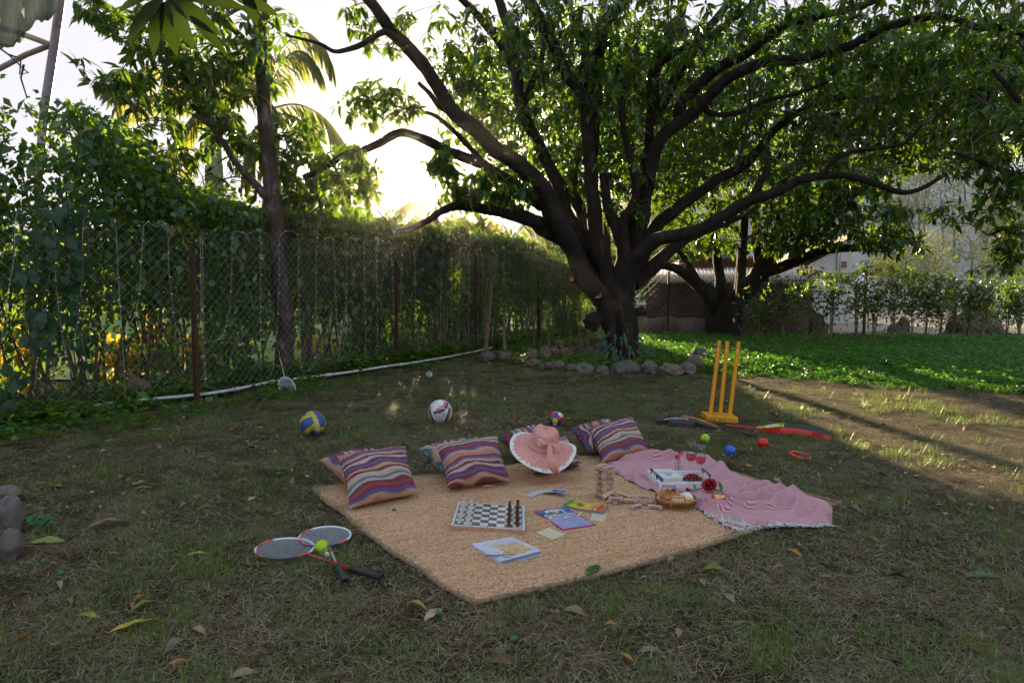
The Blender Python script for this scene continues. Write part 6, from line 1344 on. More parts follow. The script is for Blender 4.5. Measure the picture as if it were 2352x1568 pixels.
vo_ = gp(1558, 1090, vz); vase = empty('bud_vase', vo_, 'small ribbed clear glass bud vase holding pink carnations on the tray', 'vase')
g = MB(); n = 48; vs = []; prf = [(.016, .0), (.0205, .003), (.0215, .03), (.021, .062), (.0175, .074), (.0115, .082), (.0105, .09), (.014, .097), (.0125, .097), (.0092, .09), (.0100, .081), (.0160, .071), (.0190, .06), (.0195, .03), (.0185, .006), (.0001, .005)]
for r_, z_ in prf:
    for k in range(n): a = 2 * PI * k / n; q = r_ * (1 + (.045 if .003 < z_ < .08 else 0) * math.cos(a * 14)); vs.append((q * math.cos(a), q * math.sin(a), z_))
g.add(vs, [(i * n + k, i * n + (k + 1) % n, (i + 1) * n + (k + 1) % n, (i + 1) * n + k) for i in range(len(prf) - 1) for k in range(n)] + [tuple(range(n))[::-1]]); g.build('glass_body', M_GLASS, vase)
g = MB(); g.lathe([(.0108, .084), (.013, .088), (.0175, .1), (.0155, .101), (.0125, .091)], 20); g.v = [(x * (1 + .2 * math.sin(math.atan2(y, x) * 4)), y * (1 + .2 * math.sin(math.atan2(y, x) * 3)), z) for x, y, z in g.v]; g.build('ribbon', P('vase_ribbon', (.7, .25, .32), .6), vase)
M_CARN = P('carnation_pink', (.62, .01, .10), .6)
for (px, py, r_, lb) in ((1556, 1050, .017, 'lower left pink carnation in the bud vase'), (1563.5, 1040, .0175, 'upper right pink carnation in the bud vase')):
    c = dp(px, py, vo_.y); fl_ = empty('carnation', c, lb, 'flower', 'carnations in the bud vase'); g = MB()
    for k in range(46):
        d = Vector((RNG.gauss(0, 1), RNG.gauss(0, 1), RNG.gauss(.2, .8))).normalized(); s_ = d.orthogonal().normalized(); t2_ = d.cross(s_); w = r_ * .42
        for j in range(3):
            a0 = (j - 1.5) * .5; e0 = d * r_ + s_ * w * a0 + t2_ * w * .2 * math.sin(j * 2); e1 = d * r_ * .97 + s_ * w * (a0 + .5) - t2_ * w * .25; g.add([d * r_ * .3, e0, e1], [(0, 1, 2)])
    g.build('petals', M_CARN, fl_, smooth=False); MB().tube([(0, 0, 0), Vector((vo_.x - c.x, 0, -.03)) * .7, Vector((vo_.x - c.x, 0, tz + .012 - c.z))], .0013, 5).build('stem', P('stem_green', (.05, .18, .04), .5), fl_)
def goblet(px, pyb, pyt, lb):
    b0 = gp(px, pyb, tz); H = dp(px, pyt, b0.y).z - tz; root = empty('wine_glass', b0, lb, 'wine glass', 'two wine glasses of rose on the tray'); R = .031
    pr = [(.0001, .0015), (.026, .0012), (.028, .0), (.029, .0016), (.012, .004), (.0032, .012), (.0028, H * .38), (.006, H * .40)]; bowl = [(.018, .425), (.0275, .48), (.0325, .56), (.0345, .65), (.0335, .78), (.0300, .92), (.0275, 1.0)]
    pr += [(r_, H * z_) for r_, z_ in bowl] + [(.0268, H)] + [(r_ - .0011, H * z_ + .0006) for r_, z_ in bowl[::-1][1:]] + [(.0001, H * .42)]
    MB().lathe(pr, 40).build('glass_body', M_GLASS, root); lv = .60
    wp = [(.0001, H * .4205 + .001)] + [(r_ - .0016, H * z_ + .001) for r_, z_ in bowl[:3]] + [(.0328, H * lv), (.0001, H * lv)]; MB().lathe(wp, 36).build('drink', M_WINE, root)
goblet(1586, 1090, 1014, 'wine glass of pink drink standing further back on the tray'); goblet(1608, 1097, 1021, 'wine glass of pink drink standing nearer on the tray')
gc = gp(1590, 1103, tz); M_GRAPE = P('red_grape', (.20, .008, .02), .22); M_GRAPE.node_tree.nodes['Principled BSDF'].inputs['Subsurface Weight'].default_value = .2; gr_ = empty('grapes', gc, 'bunch of red grapes lying on the white tray beside the book', 'grapes')
gme = MB().ell((0, 0, 0), (.0088, .0088, .0098), 14, 9).build('grape', M_GRAPE, gr_); first = True
for lyr, cnt in ((0, 17), (1, 12), (2, 5)):
    for k in range(cnt):
        x_ = (k / max(1, cnt - 1) - .5) * (.105 - .03 * lyr); y_ = .012 * math.sin(k * 2.4) * (1.4 - .4 * lyr); q = gme if first else gme.copy()
        if not first: COL.objects.link(q)
        first = False; q.location = (x_, y_, .0095 + .0125 * lyr + .002 * math.sin(k)); q.rotation_euler = (k, k * 2, 0)
MB().tube([(.0, .0, .02), (-.03, .004, .03), (-.055, .006, .034)], .0015, 5).build('stalk', M_STEM, gr_)

# ---------------------------------------------------------------- wicker basket with pastries
zb0 = .02; bc = gp(1551, 1160, zb0); rB = .1105; bk_ = empty('wicker_basket', bc, 'round brown wicker basket with two wooden handles at the edge of the throw', 'basket')
M_WICK = mat('wicker', (.33, .16, .05), (.20, .085, .025), 30, .5, coat=.2); M_HANDW = mat('beech_handle', (.46, .30, .21), (.36, .23, .16), 16, .6); hB = .047
g = MB(); g.lathe([(.0001, .003), (rB * .86, .003), (rB * .88, .006), (.0001, .007)], 40); g.build('bottom', M_WICK, bk_)
wme = None
for k in range(110):
    a = 2 * PI * k / 110; co, si = math.cos(a), math.sin(a); e = .25 * (-1) ** k * .02
    g2 = MB(); g2.tube([(co * rB * .87, si * rB * .87, .002), (math.cos(a + e) * rB * .97, math.sin(a + e) * rB * .97, hB * .5), (co * rB, si * rB, hB)], .0021, 5)
    if k == 0: wme = g2.build('strand', M_WICK, bk_)
    else: q = wme.copy(); COL.objects.link(q); q.rotation_euler = (0, 0, a)
g = MB(); g.torus((0, 0, hB), rB, .0055, 60, 8); g.torus((0, 0, hB - .006), rB * .985, .004, 60, 8); g.build('rim', M_WICK, bk_); g = MB(); g.torus((0, 0, .004), rB * .875, .005, 60, 8); g.build('foot', M_WICK, bk_)
for sgn in (-1, 1):
    cx_ = -.012; yy = sgn * rB * .93; g = MB(); g.cyl((cx_ - .034, yy, hB + .032), (cx_ + .034, yy, hB + .030), .0065, n=14); g.build('handle', M_HANDW, bk_); g = MB(); [g.tube([(cx_ + s_ * .037, yy * 1.04, hB - .02), (cx_ + s_ * .038, yy * 1.03, hB + .01), (cx_ + s_ * .036, yy, hB + .031), (cx_ + s_ * .030, yy, hB + .031)], .0025, 6) for s_ in (-1, 1)]; g.build('handle_loop', M_WICK, bk_)
M_TISSUE = P('tissue', (.68, .70, .76), .7)
def paperf(u, v):
    a = u * 2 * PI; r_ = v * rB * .9; return (r_ * math.cos(a), r_ * math.sin(a), .012 + .030 * v ** 3 * (1 + .5 * math.sin(a * 3)) + .008 * noise.noise(Vector((math.cos(a) * 3, math.sin(a) * 3, v * 3))))
pap = grid_mb(40, 8, paperf).build('paper_liner', M_TISSUE, loc=bc, solid=.0006); tag(pap, 'crumpled white paper lining the wicker basket', 'paper')
m, t, b = nt('croissant'); sx = t.nodes.new('ShaderNodeSeparateXYZ'); L(t, coord(t), sx.inputs[0]); wv = math_(t, 'FRACT', math_(t, 'MULTIPLY', math_(t, 'ADD', sx.outputs[0], math_(t, 'MULTIPLY', math_(t, 'ABSOLUTE', sx.outputs[2]), .25)), 85))
L(t, ramp(t, wv, [(0, (.42, .14, .02)), (.3, (.70, .38, .09)), (.5, (.82, .60, .22)), (.75, (.62, .30, .06)), (1, (.40, .13, .02))]), b.inputs['Base Color']); b.inputs['Roughness'].default_value = .35; M_CROI = m
g = MB(); n = 64; q = [Vector((-.062 + .124 * i / n, -.014 * math.sin(PI * i / n) ** 2 * 1 + .02, .022 + .006 * math.sin(PI * i / n))) for i in range(n + 1)]; g.tube(q, [.006 + .019 * math.sin(PI * i / n) ** .8 * (1 + .09 * abs(math.sin(PI * i / n * 10.5))) for i in range(n + 1)], 20, jit=.05); g.ell
cr = g.build('croissant', M_CROI, loc=bc + Vector((.028, -.045, .012))); tag(cr, 'golden ridged croissant lying in the wicker basket', 'croissant')
M_FRIED = mat('glazed_pastry', (.34, .09, .012), (.55, .20, .04), 40, .3, bump=1, bsc=140, bd=.006); i = 0
for dx, dy, r_, lb in ((-.068, .03, .026, 'glazed crumbed pastry at the left of the basket'), (-.045, -.008, .025, 'glazed crumbed pastry nearest the front handle of the basket'), (-.02, .03, .026, 'glazed crumbed pastry in the middle of the basket'), (.01, .045, .026, 'glazed crumbed pastry at the back right of the basket'), (-.048, .055, .024, 'glazed crumbed pastry at the back left of the basket')):
    tag(MB().ell((0, 0, 0), (r_ * 1.1, r_, r_ * .8), 26, 16, jit=.35, seed=dx * 90).build('pastry', M_FRIED, loc=bc + Vector((dx, dy, .036 + r_ * .35))), lb, 'pastry', 'crumbed pastries in the wicker basket')
fd = empty('garnish', bc + Vector((-.026, .022, .078)), 'small garnish of berries, purple petals and green leaves on the pastries', 'garnish'); M_PUR = P('purple', (.06, .01, .16), .5)
for dx, dz, m_, s_ in ((-.012, .006, cols[0], .009), (.012, .004, M_PUR, .007), (.02, .008, M_PUR, .006), (.0, .0, P('melon', (.6, .25, .1), .4), .009), (.024, -.003, P('berry', (.02, .01, .05), .3), .0065)): MB().ell((dx, -.006, dz), (s_, s_, s_ * .8), 10, 7, jit=.4, seed=dx * 99).build('berry', m_, fd)
for a in (2.7, 3.6, .9): g = MB(); g.add([(-.01, -.012, 0), (-.01 + .012 * math.cos(a), -.02, .014), (-.01 + .022 * math.cos(a), -.016, .010 * math.sin(a) + .006), (-.008, -.018, -.006)], [(0, 1, 2, 3)]); g.build('leaf', P('mint', (.05, .28, .03), .5), fd)

# ---------------------------------------------------------------- rose, candle bowl
M_ROSE = P('rose_red', (.30, .004, .008), .55); M_RSTEM = P('rose_stem', (.015, .17, .05), .45); M_RLEAF = P('rose_leaf', (.02, .16, .04), .5)
zr = .055; rc_ = gp(1629, 1121, zr + .01); rc_.z = bz(rc_) + .022; rose = empty('red_rose', rc_, 'long stemmed red silk rose with a bud lying across the pink throw', 'rose')
def bloom(c, r_, ax, rings, nm):
    g = MB(); g.M = Matrix.Translation(c) @ Vector(ax).to_track_quat('Z', 'Y').to_matrix().to_4x4()
    for j, (k, rr, ht, op) in enumerate(rings):
        for i in range(k):
            a0 = 2 * PI * i / k + j * .7; w = 2 * PI / k * 1.25; vs = []; nn = 5
            for q in range(4):
                s_ = q / 3; rad = r_ * (rr * (.45 + .55 * s_) + op * s_ ** 3); z_ = r_ * (-.5 + ht * s_ - op * .4 * s_ ** 4)
                for p_ in range(nn): a = a0 + w * (p_ / (nn - 1) - .5) * (1 - .25 * s_ * s_); vs.append((rad * math.cos(a), rad * math.sin(a), z_ - .05 * r_ * abs(p_ - 2) * s_))
            g.add(vs, [(q * nn + p_, q * nn + p_ + 1, (q + 1) * nn + p_ + 1, (q + 1) * nn + p_) for q in range(3) for p_ in range(nn - 1)])
    g.ell((0, 0, 0), (r_ * .35, r_ * .35, r_ * .6), 10, 8); g.build(nm, M_ROSE, rose)
bloom(Vector((0, 0, .006)), .030, (-.35, -.5, .75), [(3, .4, 1.3, .05), (4, .62, 1.25, .15), (5, .85, 1.1, .3), (6, 1.0, .9, .5)], 'bloom'); bd_ = gp(1585, 1124, zr); bd_.z = bz(bd_) + .016; bd_ = bd_ - rc_; bloom(bd_, .017, (-1, -.2, .15), [(3, .5, 1.9, 0), (4, .75, 1.7, .05)], 'bud')
g = MB(); g.tube(spline([bd_ + Vector((.01, 0, 0)), gp(1606, 1122, zr) - rc_, Vector((.0, .01, -.008)), *[(lambda q: Vector((q.x, q.y, bz(q) + .008)) - rc_)(gp(a, b_, .05)) for a, b_ in ((1660, 1127), (1680, 1132), (1700, 1137), (1727, 1143), (1754, 1148))]], 5), .0036, 8); g.build('stem', M_RSTEM, rose)
def petal_leaf(root, a, b_, wd, m_, up=(0, -.6, .8), nm='leaf', fold=.25):
    X = (b_ - a); ln = X.length; X.normalize(); Y = Vector(up).cross(X).normalized(); Z = X.cross(Y)
    def lf(u, v): s = max(.02, math.sin(PI * min(1, .02 + u * .98))) ** .75; return a + X * (u * ln) + Y * ((v - .5) * wd * s) + Z * (abs(v - .5) * fold * wd * s - .10 * ln * u * u)
    return grid_mb(8, 4, lf).build(nm, m_, root)
for (x0, y0, x1, y1, w) in ((1655, 1124, 1638, 1138, .034), (1658, 1126, 1651, 1105, .026), (1640, 1112, 1642, 1100, .016), (1597, 1123, 1594, 1110, .012), (1598, 1124, 1588, 1128, .012)): zq = max(bz(gp(x0, y0, zr)), bz(gp(x1, y1, zr))) + .012; petal_leaf(rose, gp(x0, y0, zq) - rc_, dp(x1, y1, gp(x0, y0, zq).y - .01) - rc_ if y1 < 1115 else gp(x1, y1, zq) - rc_, w, M_RLEAF)
cc = gp(1650, 1162, .035); cc.z = bz(cc) - .002; cb_ = empty('candle_bowl', cc, 'small hammered rose gold bowl standing on the pink throw', 'bowl')
M_COP = mat('rose_gold', (.75, .34, .20), (.6, .25, .15), 60, .18, bump=.8, bsc=70, bd=.004, metal=1); g = MB(); g.lathe([(.0001, 0), (.030, 0), (.034, .006), (.035, .014), (.031, .028), (.027, .034), (.0255, .034), (.028, .028), (.030, .016), (.0001, .012)], 40); g.build('bowl_shell', M_COP, cb_); MB().cyl((0, 0, .0125), (0, 0, .026), .0268, .0262, 30).build('wax', P('wax_pink', (.6, .30, .26), .5), cb_)

# ---------------------------------------------------------------- block tower
M_BLK_ = mat('beech_block', (.50, .36, .27), (.40, .27, .19), 12, .6, stretch=(1, 5, 5), bump=.2, bsc=60, bd=.001); M_BLKD = mat('darker_block', (.30, .17, .12), (.36, .22, .16), 12, .6, stretch=(1, 5, 5)); M_BLKP = mat('pinkish_block', (.46, .30, .26), (.40, .25, .22), 12, .6, stretch=(1, 5, 5)); M_BURN = P('burnt_print', (.09, .045, .025), .7)
BL, BW, BH = .078, .026, .0153
bmm = []
for m_ in (M_BLK_, M_BLKD, M_BLKP): o = MB().box((0, 0, 0), (BL, BW, BH)).build('block', m_, smooth=False); bmm.append(o.data); bpy.data.objects.remove(o)
lt = MB(); text(lt, 'Woodys', .0125, lambda x, y: (x, -BW / 2 - .0004, y), bold=.03); lo_ = lt.build('lettering', M_BURN, smooth=False); ltm = lo_.data; bpy.data.objects.remove(lo_)
fc = gp(1388, 1148, .015); TH0 = math.radians(37); ex = Vector((math.cos(TH0), math.sin(TH0), 0)); ey = Vector((-math.sin(TH0), math.cos(TH0), 0)); t0 = fc + ex * (BL / 2) + ey * (BL / 2); t0.z = .016
def block(c, R, mi, lb, grp, letter=None):
    o = link_mesh('block', bmm[mi], None, Matrix.Translation(c) @ R.to_4x4()); tag(o, lb, 'wooden block', grp)
    if letter is not None: q = link_mesh('lettering', ltm, o, Matrix.Rotation(PI, 4, 'Z') if letter < 0 else None)
    b_ = o.modifiers.new('bevel', 'BEVEL'); b_.width = .0009; b_.segments = 1; return o
NMS = ['lowest', 'second', 'third', 'fourth', 'fifth', 'sixth', 'seventh', 'eighth', 'ninth', 'tenth', 'eleventh', 'topmost']
MISS = {(2, 1): 0, (5, 1): 1, (7, 1): 1, (9, 1): 1, (11, 1): 1, (8, 1): 1, (10, 1): 1, (6, 1): 1}
for l in range(12):
    par = l % 2                                  # even layers show their long sides on the left face
    for k in range(3):
        if (l, k) in ((5, 1), (7, 1), (9, 1), (11, 1)): continue
        off = (k - 1) * BW; jx, jy = RNG.uniform(-.0035, .0035), RNG.uniform(-.003, .003); rz = RNG.uniform(-.04, .04)
        R = Matrix.Rotation(TH0 + (PI / 2 if not par else 0) + rz, 3, 'Z'); d_ = (ex * off) if not par else (ey * off)
        c = t0 + d_ + ex * jx + ey * jy + Vector((0, 0, BH * (l + .5)))
        side = ('left', 'middle', 'right')[k] if not par else ('near', 'middle', 'far')[k]
        block(c, R, RNG.choice([0, 0, 0, 2, 1]), '%s wooden block in the %s layer of the tower' % (side, NMS[l]), 'blocks of the wooden tower', 1 if (par and k == 0) else (-1 if (not par and k == 0) else None))
def fallen(px, py, yaw, lb, z=.022, pitch=0, roll=0, mi=0, letter=1):
    c = gp(px, py, z); c.z = RZ(c) + z - .006; R = Euler((roll, pitch, yaw)).to_matrix(); block(c, R, mi, lb, 'fallen blocks beside the tower', letter)
def b4(x, y): return (1320.7 + .1465 * x, 1022.1 + .1465 * y)
for (x, y, yaw, lb, z, pt_, rl, mi) in ((515, 805, .62, 'pale block leaning against the foot of the tower', .034, -.25, .5, 0), (640, 868, -.22, 'fallen block lying on two others next to the tower', .036, 0, 0, 2), (560, 890, 1.2, 'block half hidden under the fallen pair next to the tower', .016, 0, 0, 0), (690, 915, .5, 'low block under the fallen pair, its end to the viewer', .016, 0, 0, 2), (675, 832, -.7, 'flat block behind the fallen pair near the tower', .018, 0, 0, 0), (775, 822, -.55, 'block sloping down behind the row of fallen blocks', .028, .22, 0, 0),
    (872, 903, -.28, 'long block in the middle of the fallen row with dark print', .022, 0, 0, 0), (1025, 850, -.06, 'block at the back of the crossed trio', .022, 0, 0, 0), (1043, 912, -.72, 'front block of the crossed trio, on edge', .026, 0, PI / 2, 2), (1115, 925, -.5, 'block behind the front one of the crossed trio', .016, 0, 0, 0), (950, 1008, .62, 'pinkish block lying alone in front of the row', .018, 0, 0, 2), (1258, 1012, -.45, 'pale block lying alone against the wicker basket', .018, 0, 0, 0)):
    fallen(*b4(x, y), yaw, lb, z, pt_, rl, mi)

# ---------------------------------------------------------------- chess
def c3(x, y): return (1004.9 + .1953 * x, 1091 + .1953 * y)
zc = .036; cq = [gp(*c3(155, 585), zc), gp(*c3(1033, 640), zc), gp(*c3(1028, 350), zc), gp(*c3(240, 308), zc)]; co = cq[0].copy(); co.z = .014
FC = quadf(*[q - co for q in cq]); hz = zc - co.z; FCl = lambda u, v, h=0: FC(u, v, h - hz); cb0 = empty('chess_board', co, 'folding chess board with silver and charcoal squares on the rug', 'chess board')
M_BWOOD = mat('board_wood', (.48, .28, .20), (.38, .19, .12), 10, .5, stretch=(4, 1, 8)); M_SIL, M_CHR, M_EDGE = P('square_silver', (.60, .62, .66), .3, metal=.2), P('square_dark', (.085, .07, .065), .35), P('board_line', (.03, .04, .07), .4)
for u0, u1 in ((0, .498), (.502, 1)): slab(FCl, 0, hz - .002, u0, u1).build('half', M_BWOOD, cb0, smooth=False, bevel=.001)
slab(FCl, hz - .0019, hz - .0006, .004, .496, .008, .992).build('top_sheet', M_SIL, cb0, smooth=False); slab(FCl, hz - .0019, hz - .0006, .504, .996, .008, .992).build('top_sheet', M_SIL, cb0, smooth=False)
U0, U1, V0, V1 = .052, .948, .06, .945
g = MB()
for (a, b_, c, d) in ((U0 - .012, U1 + .012, V0 - .015, V0 - .003), (U0 - .012, U1 + .012, V1 + .003, V1 + .015), (U0 - .012, U0 - .002, V0 - .003, V1 + .003), (U1 + .002, U1 + .012, V0 - .003, V1 + .003)): slab(FCl, hz - .0006, hz - .0002, a, b_, c, d, g)
g.build('border_line', M_EDGE, cb0, smooth=False)
for i in range(8):
    for j in range(8):
        if (i + j) % 2 == 0:
            g = slab(FCl, hz - .0006, hz - .0001, U0 + (U1 - U0) * i / 8, U0 + (U1 - U0) * (i + 1) / 8, V0 + (V1 - V0) * j / 8, V0 + (V1 - V0) * (j + 1) / 8); g.build('square', M_CHR, cb0, smooth=False)
M_PW, M_PB = P('ivory_piece', (.55, .50, .42), .3), P('dark_piece', (.045, .018, .010), .25)
BS = [(.0001, 0), (.0115, 0), (.0118, .003), (.0095, .006), (.0085, .009)]
PRF = {'pawn': BS + [(.0055, .014), (.005, .019), (.0075, .021), (.005, .0225), (.0072, .027), (.0062, .031), (.0001, .0335)],
 'rook': BS + [(.0075, .014), (.0068, .026), (.009, .029), (.0095, .037), (.0065, .037), (.006, .034), (.0001, .034)],
 'knight': BS + [(.008, .012), (.0075, .015), (.0001, .016)],
 'bishop': BS + [(.0058, .016), (.005, .028), (.0078, .030), (.005, .032), (.0075, .037), (.006, .043), (.002, .047), (.0022, .049), (.0001, .0505)],
 'queen': BS + [(.0062, .018), (.0052, .034), (.0085, .036), (.006, .038), (.0088, .048), (.0065, .047), (.003, .0495), (.0001, .052)],
 'king': BS + [(.0062, .018), (.0055, .037), (.009, .039), (.0062, .041), (.0085, .050), (.003, .0525), (.0001, .053)]}
pm = {}
for k_, pr in PRF.items():
    for cn, m_ in (('w', M_PW), ('b', M_PB)):
        g = MB(); g.lathe(pr, 20)
        if k_ == 'king': g.box((0, 0, .0575), (.0022, .0022, .009)); g.box((0, 0, .058), (.0066, .0022, .0022))
        if k_ == 'knight': g.prism([(.005, .0), (.0055, .010), (.002, .018), (.0, .0225), (-.002, .021), (-.0075, .0165), (-.0085, .013), (-.003, .0135), (-.005, .006), (-.005, 0)], -.003, .003); nb = len(g.v) - 20; g.v = g.v[:nb] + [(x, z, .014 + y) for x, y, z in g.v[nb:]]
        if k_ == 'rook': [g.box((.0078 * math.cos(a), .0078 * math.sin(a), .0385), (.003, .004, .003), a) for a in np.linspace(0, 2 * PI, 6, endpoint=False)]
        o = g.build('p', m_, auto=50); pm[k_ + cn] = o.data; bpy.data.objects.remove(o)
ORD = ['first', 'second', 'third', 'fourth', 'fifth', 'sixth', 'seventh', 'eighth']; BACK = ['rook', 'knight', 'bishop', 'queen', 'king', 'bishop', 'knight', 'rook']
for cn, col, back, pw in (('w', 'ivory', 0, 1), ('b', 'dark brown', 7, 6)):
    for j in range(8):
        for ci, k_ in ((back, BACK[j]), (pw, 'pawn')):
            q = co + FCl(U0 + (U1 - U0) * (ci + .5) / 8 + RNG.uniform(-.006, .006), V0 + (V1 - V0) * (j + .5) / 8 + RNG.uniform(-.006, .006), hz)
            o = link_mesh(k_, pm[k_ + cn], None, Matrix.Translation(q) @ Matrix.Rotation(RNG.uniform(-.5, .5) + (0 if cn == 'b' else PI), 4, 'Z') @ Matrix.Scale(.97, 4)); tag(o, '%s chess %s, %s from the front in the %s row' % (col, k_, ORD[j], 'pawn' if k_ == 'pawn' else 'outer'), 'chess piece', 'chess pieces set up on the board')

# ---------------------------------------------------------------- cards, tambola, books
cme = {}
for nm, c in (('white', (.62, .64, .72)), ('blue', (.01, .07, .42)), ('yellow', (.6, .5, .02)), ('green', (.02, .3, .06)), ('red', (.45, .02, .02))): cme[nm] = P('card_' + nm, c, .3)
ORDW = ['first', 'second', 'third', 'fourth', 'fifth', 'sixth', 'seventh', 'eighth', 'ninth', 'tenth', 'eleventh', 'twelfth', 'thirteenth', 'fourteenth', 'fifteenth', 'sixteenth', 'seventeenth', 'eighteenth', 'nineteenth', 'twentieth', 'twenty first', 'last']
fanc = gp(1243, 1150, .02); N_C = 22
for i in range(N_C):
    a = math.radians(128 - 112 * i / (N_C - 1)); q = gp(1222 + 62 * i / (N_C - 1), 1135 - 4.5 * math.sin(PI * i / (N_C - 1)), .018); q.z = .017 + .0010 * i; root = empty('playing_card', q, 'face up blue playing card at the right end of the fan' if i == N_C - 1 else 'playing card in the fan, %s from its left end' % ORDW[i], 'playing card', 'playing cards fanned out on the rug', rz=math.radians(52 - 66 * i / (N_C - 1)))
    w, h = .056, .087; g = MB(); g.box((0, 0, 0), (h, w, .0006)); g.build('card', cme['white'], root, smooth=False); g = MB(); g.box((0, 0, .0005), (h - .008, w - .008, .0003)); g.build('face', cme['blue' if i > N_C - 4 else ['blue', 'green', 'white', 'red', 'yellow', 'blue', 'white'][i % 7]], root, smooth=False)
    if i == N_C - 1: g = MB(); g.box((0, 0, .0008), (.022, .006, .0002), .3); g.build('symbol', cme['white'], root, smooth=False)
zb = .020; tq = [gp(*c3(1470, 642), zb), gp(*c3(1868, 582), zb), gp(*c3(1510, 372), zb), gp(*c3(1135, 420), zb)]; to = tq[0].copy(); to.z = .014
# v runs from the near short side to the far title side
FT = quadf(*[q - to for q in tq]); FTl = lambda u, v, h=0: FT(u, v, h - (zb - to.z)); hT = zb - to.z; tam = empty('tambola_board', to, 'pink edged tambola number board with a coloured title lying on the rug', 'game board')
Wt, Ht = (tq[1] - tq[0]).length, (tq[3] - tq[0]).length
M_MAG, M_TW, M_TN = P('board_magenta', (.50, .01, .16), .25, coat=.5), P('board_white', (.52, .56, .80), .2, coat=.6), P('board_navy', (.01, .02, .07), .25)
m, t, b = nt('title_picture'); L(t, ramp(t, noise_(t, coord(t), 16, 3), [(.0, (.01, .04, .10)), (.42, (.01, .12, .45)), (.5, (.02, .35, .40)), (.6, (.01, .03, .12)), (.75, (.03, .25, .12))]), b.inputs['Base Color']); b.inputs['Roughness'].default_value = .2
slab(FTl, 0, hT).build('board', M_MAG, tam, smooth=False); slab(FTl, hT, hT + .0004, .03, .97, .022, .978).build('panel', M_TN, tam, smooth=False); slab(FTl, hT + .0004, hT + .0008, .045, .955, .035, .70).build('number_panel', M_TW, tam, smooth=False); slab(FTl, hT + .0004, hT + .0008, .045, .955, .71, .965).build('title_panel', m, tam, smooth=False)
OTT = ontop(FTl, hT + .0012, Wt, Ht)
for s_, x_, c in zip('Tambola', np.linspace(.17, .85, 7), ('blue', 'green', 'red', 'yellow', 'blue', 'white', 'red')): g = MB(); text(g, s_, .062, OTT(x_, .775), bold=.03); g.build('letter', cme[c], tam)
g = MB(); text(g, 'Archies', .018, OTT(.5, .90)); g.build('lettering', cme['red'], tam); g = MB(); f0 = OTT(.5, .90); g.add([(Vector(f0(.05 * math.cos(a), .016 * math.sin(a))) - Vector((0, 0, .0003))) for a in np.linspace(0, 2 * PI, 20, endpoint=False)], [tuple(range(20))]); g.build('badge', cme['white'], tam)
rg = MB()
for j in range(9):
    for i in range(10):
        f0 = OTT(.09 + .82 * i / 9, .64 - .56 * j / 8); k = 12; vs = [f0(.0075 * math.cos(a), .0085 * math.sin(a)) for a in np.linspace(0, 2 * PI, k, endpoint=False)] + [f0(.0052 * math.cos(a), .006 * math.sin(a)) for a in np.linspace(0, 2 * PI, k, endpoint=False)]; rg.add(vs, [(q, (q + 1) % k, k + (q + 1) % k, k + q) for q in range(k)])
rg.build('number_rings', cme['blue'], tam); g = MB()
for j in range(9):
    for i in range(10): text(g, str(j * 10 + i + 1), .0075, OTT(.09 + .82 * i / 9, .64 - .56 * j / 8))
g.build('numbers', cme['red'], tam)
M_TOK = P('token_cream', (.64, .60, .44), .4); tkm = MB().lathe([(.0001, .001), (.0062, .0008), (.0072, 0), (.0078, .0), (.0078, .006), (.0066, .0066), (.006, .0045), (.0001, .0045)], 16).build('t', M_TOK); tke = tkm.data; bpy.data.objects.remove(tkm)
WL = ['at the top left on the board title', 'at the left margin of the board', 'on the left edge just under the title', 'below the one on the left edge', 'in the middle of the title', 'on the title letters near its centre', 'among the numbers, left of a touching pair', 'among the numbers, right of a touching pair', 'on the right edge of the board', 'off the board on the rug beside the booklet']
for (x, y), wh in zip(((1285, 450), (1275, 488), (1325, 502), (1333, 518), (1372, 480), (1402, 443), (1495, 512), (1525, 505), (1660, 480), (1682, 450)), WL):
    q = gp(*c3(x, y), .021); q.z = .0222 if x < 1670 else .018; tag(link_mesh('token', tke, None, Matrix.Translation(q)), 'loose cream game token ' + wh, 'token', 'loose game tokens')
def tokset(cs, nu, nv, lb, digits):
    cs = [gp(*c3(x, y), .022) for x, y in cs]; o0 = cs[0].copy(); o0.z = .013; f = quadf(*[q - o0 for q in cs]); fl = lambda u, v, h=0: f(u, v, h - .009); root = empty('token_tray', o0, lb, 'token tray'); slab(fl, 0, .003, .02, .98, .02, .98).build('tray_base', P('tray_cream', (.42, .42, .26), .5), root, smooth=False)
    W, H = (cs[1] - cs[0]).length, (cs[3] - cs[0]).length; s_ = min(W / nu, H / nv) * .49 / .0078; ds = MB(); c_ = 0
    for j in range(nv):
        for i in range(nu):
            p = fl((i + .5) / nu, (j + .5) / nv, .003); link_mesh('token', tke, root, Matrix.Translation(p) @ Matrix.Diagonal((s_, s_, 1, 1))); c_ += 1
            if digits: text(ds, str(c_), .010, lambda x, y: p + Vector((x, y, .0051)))
    if digits: ds.build('numbers', P('digit_blue', (.03, .08, .35), .5), root)
tokset([(1800, 520), (1970, 548), (1986, 458), (1815, 430)], 5, 5, 'square tray of cream numbered tokens beside the booklet', True)
tokset([(1160, 668), (1352, 752), (1503, 690), (1310, 614)], 8, 5, 'tray of round cream tokens in front of the tambola board', False)
zk = .036; kq = [gp(*c3(1480, 342), zk), gp(*c3(1940, 432), zk), gp(*c3(2015, 348), zk), gp(*c3(1560, 285), zk)]; ko = kq[0].copy(); ko.z = .014; fk = quadf(*[q - ko for q in kq]); hk = zk - ko.z; fkl = lambda u, v, h=0: fk(u, v, (h - hk) + (.006 * (math.cos(u * 7) - 1) * (h / hk)) * .5)
tick = empty('ticket_booklet', ko, 'thick orange and yellow tambola ticket booklet lying by the block tower', 'booklet')
def pages(u, v): return None
g = MB(); nb = 14; vs = []
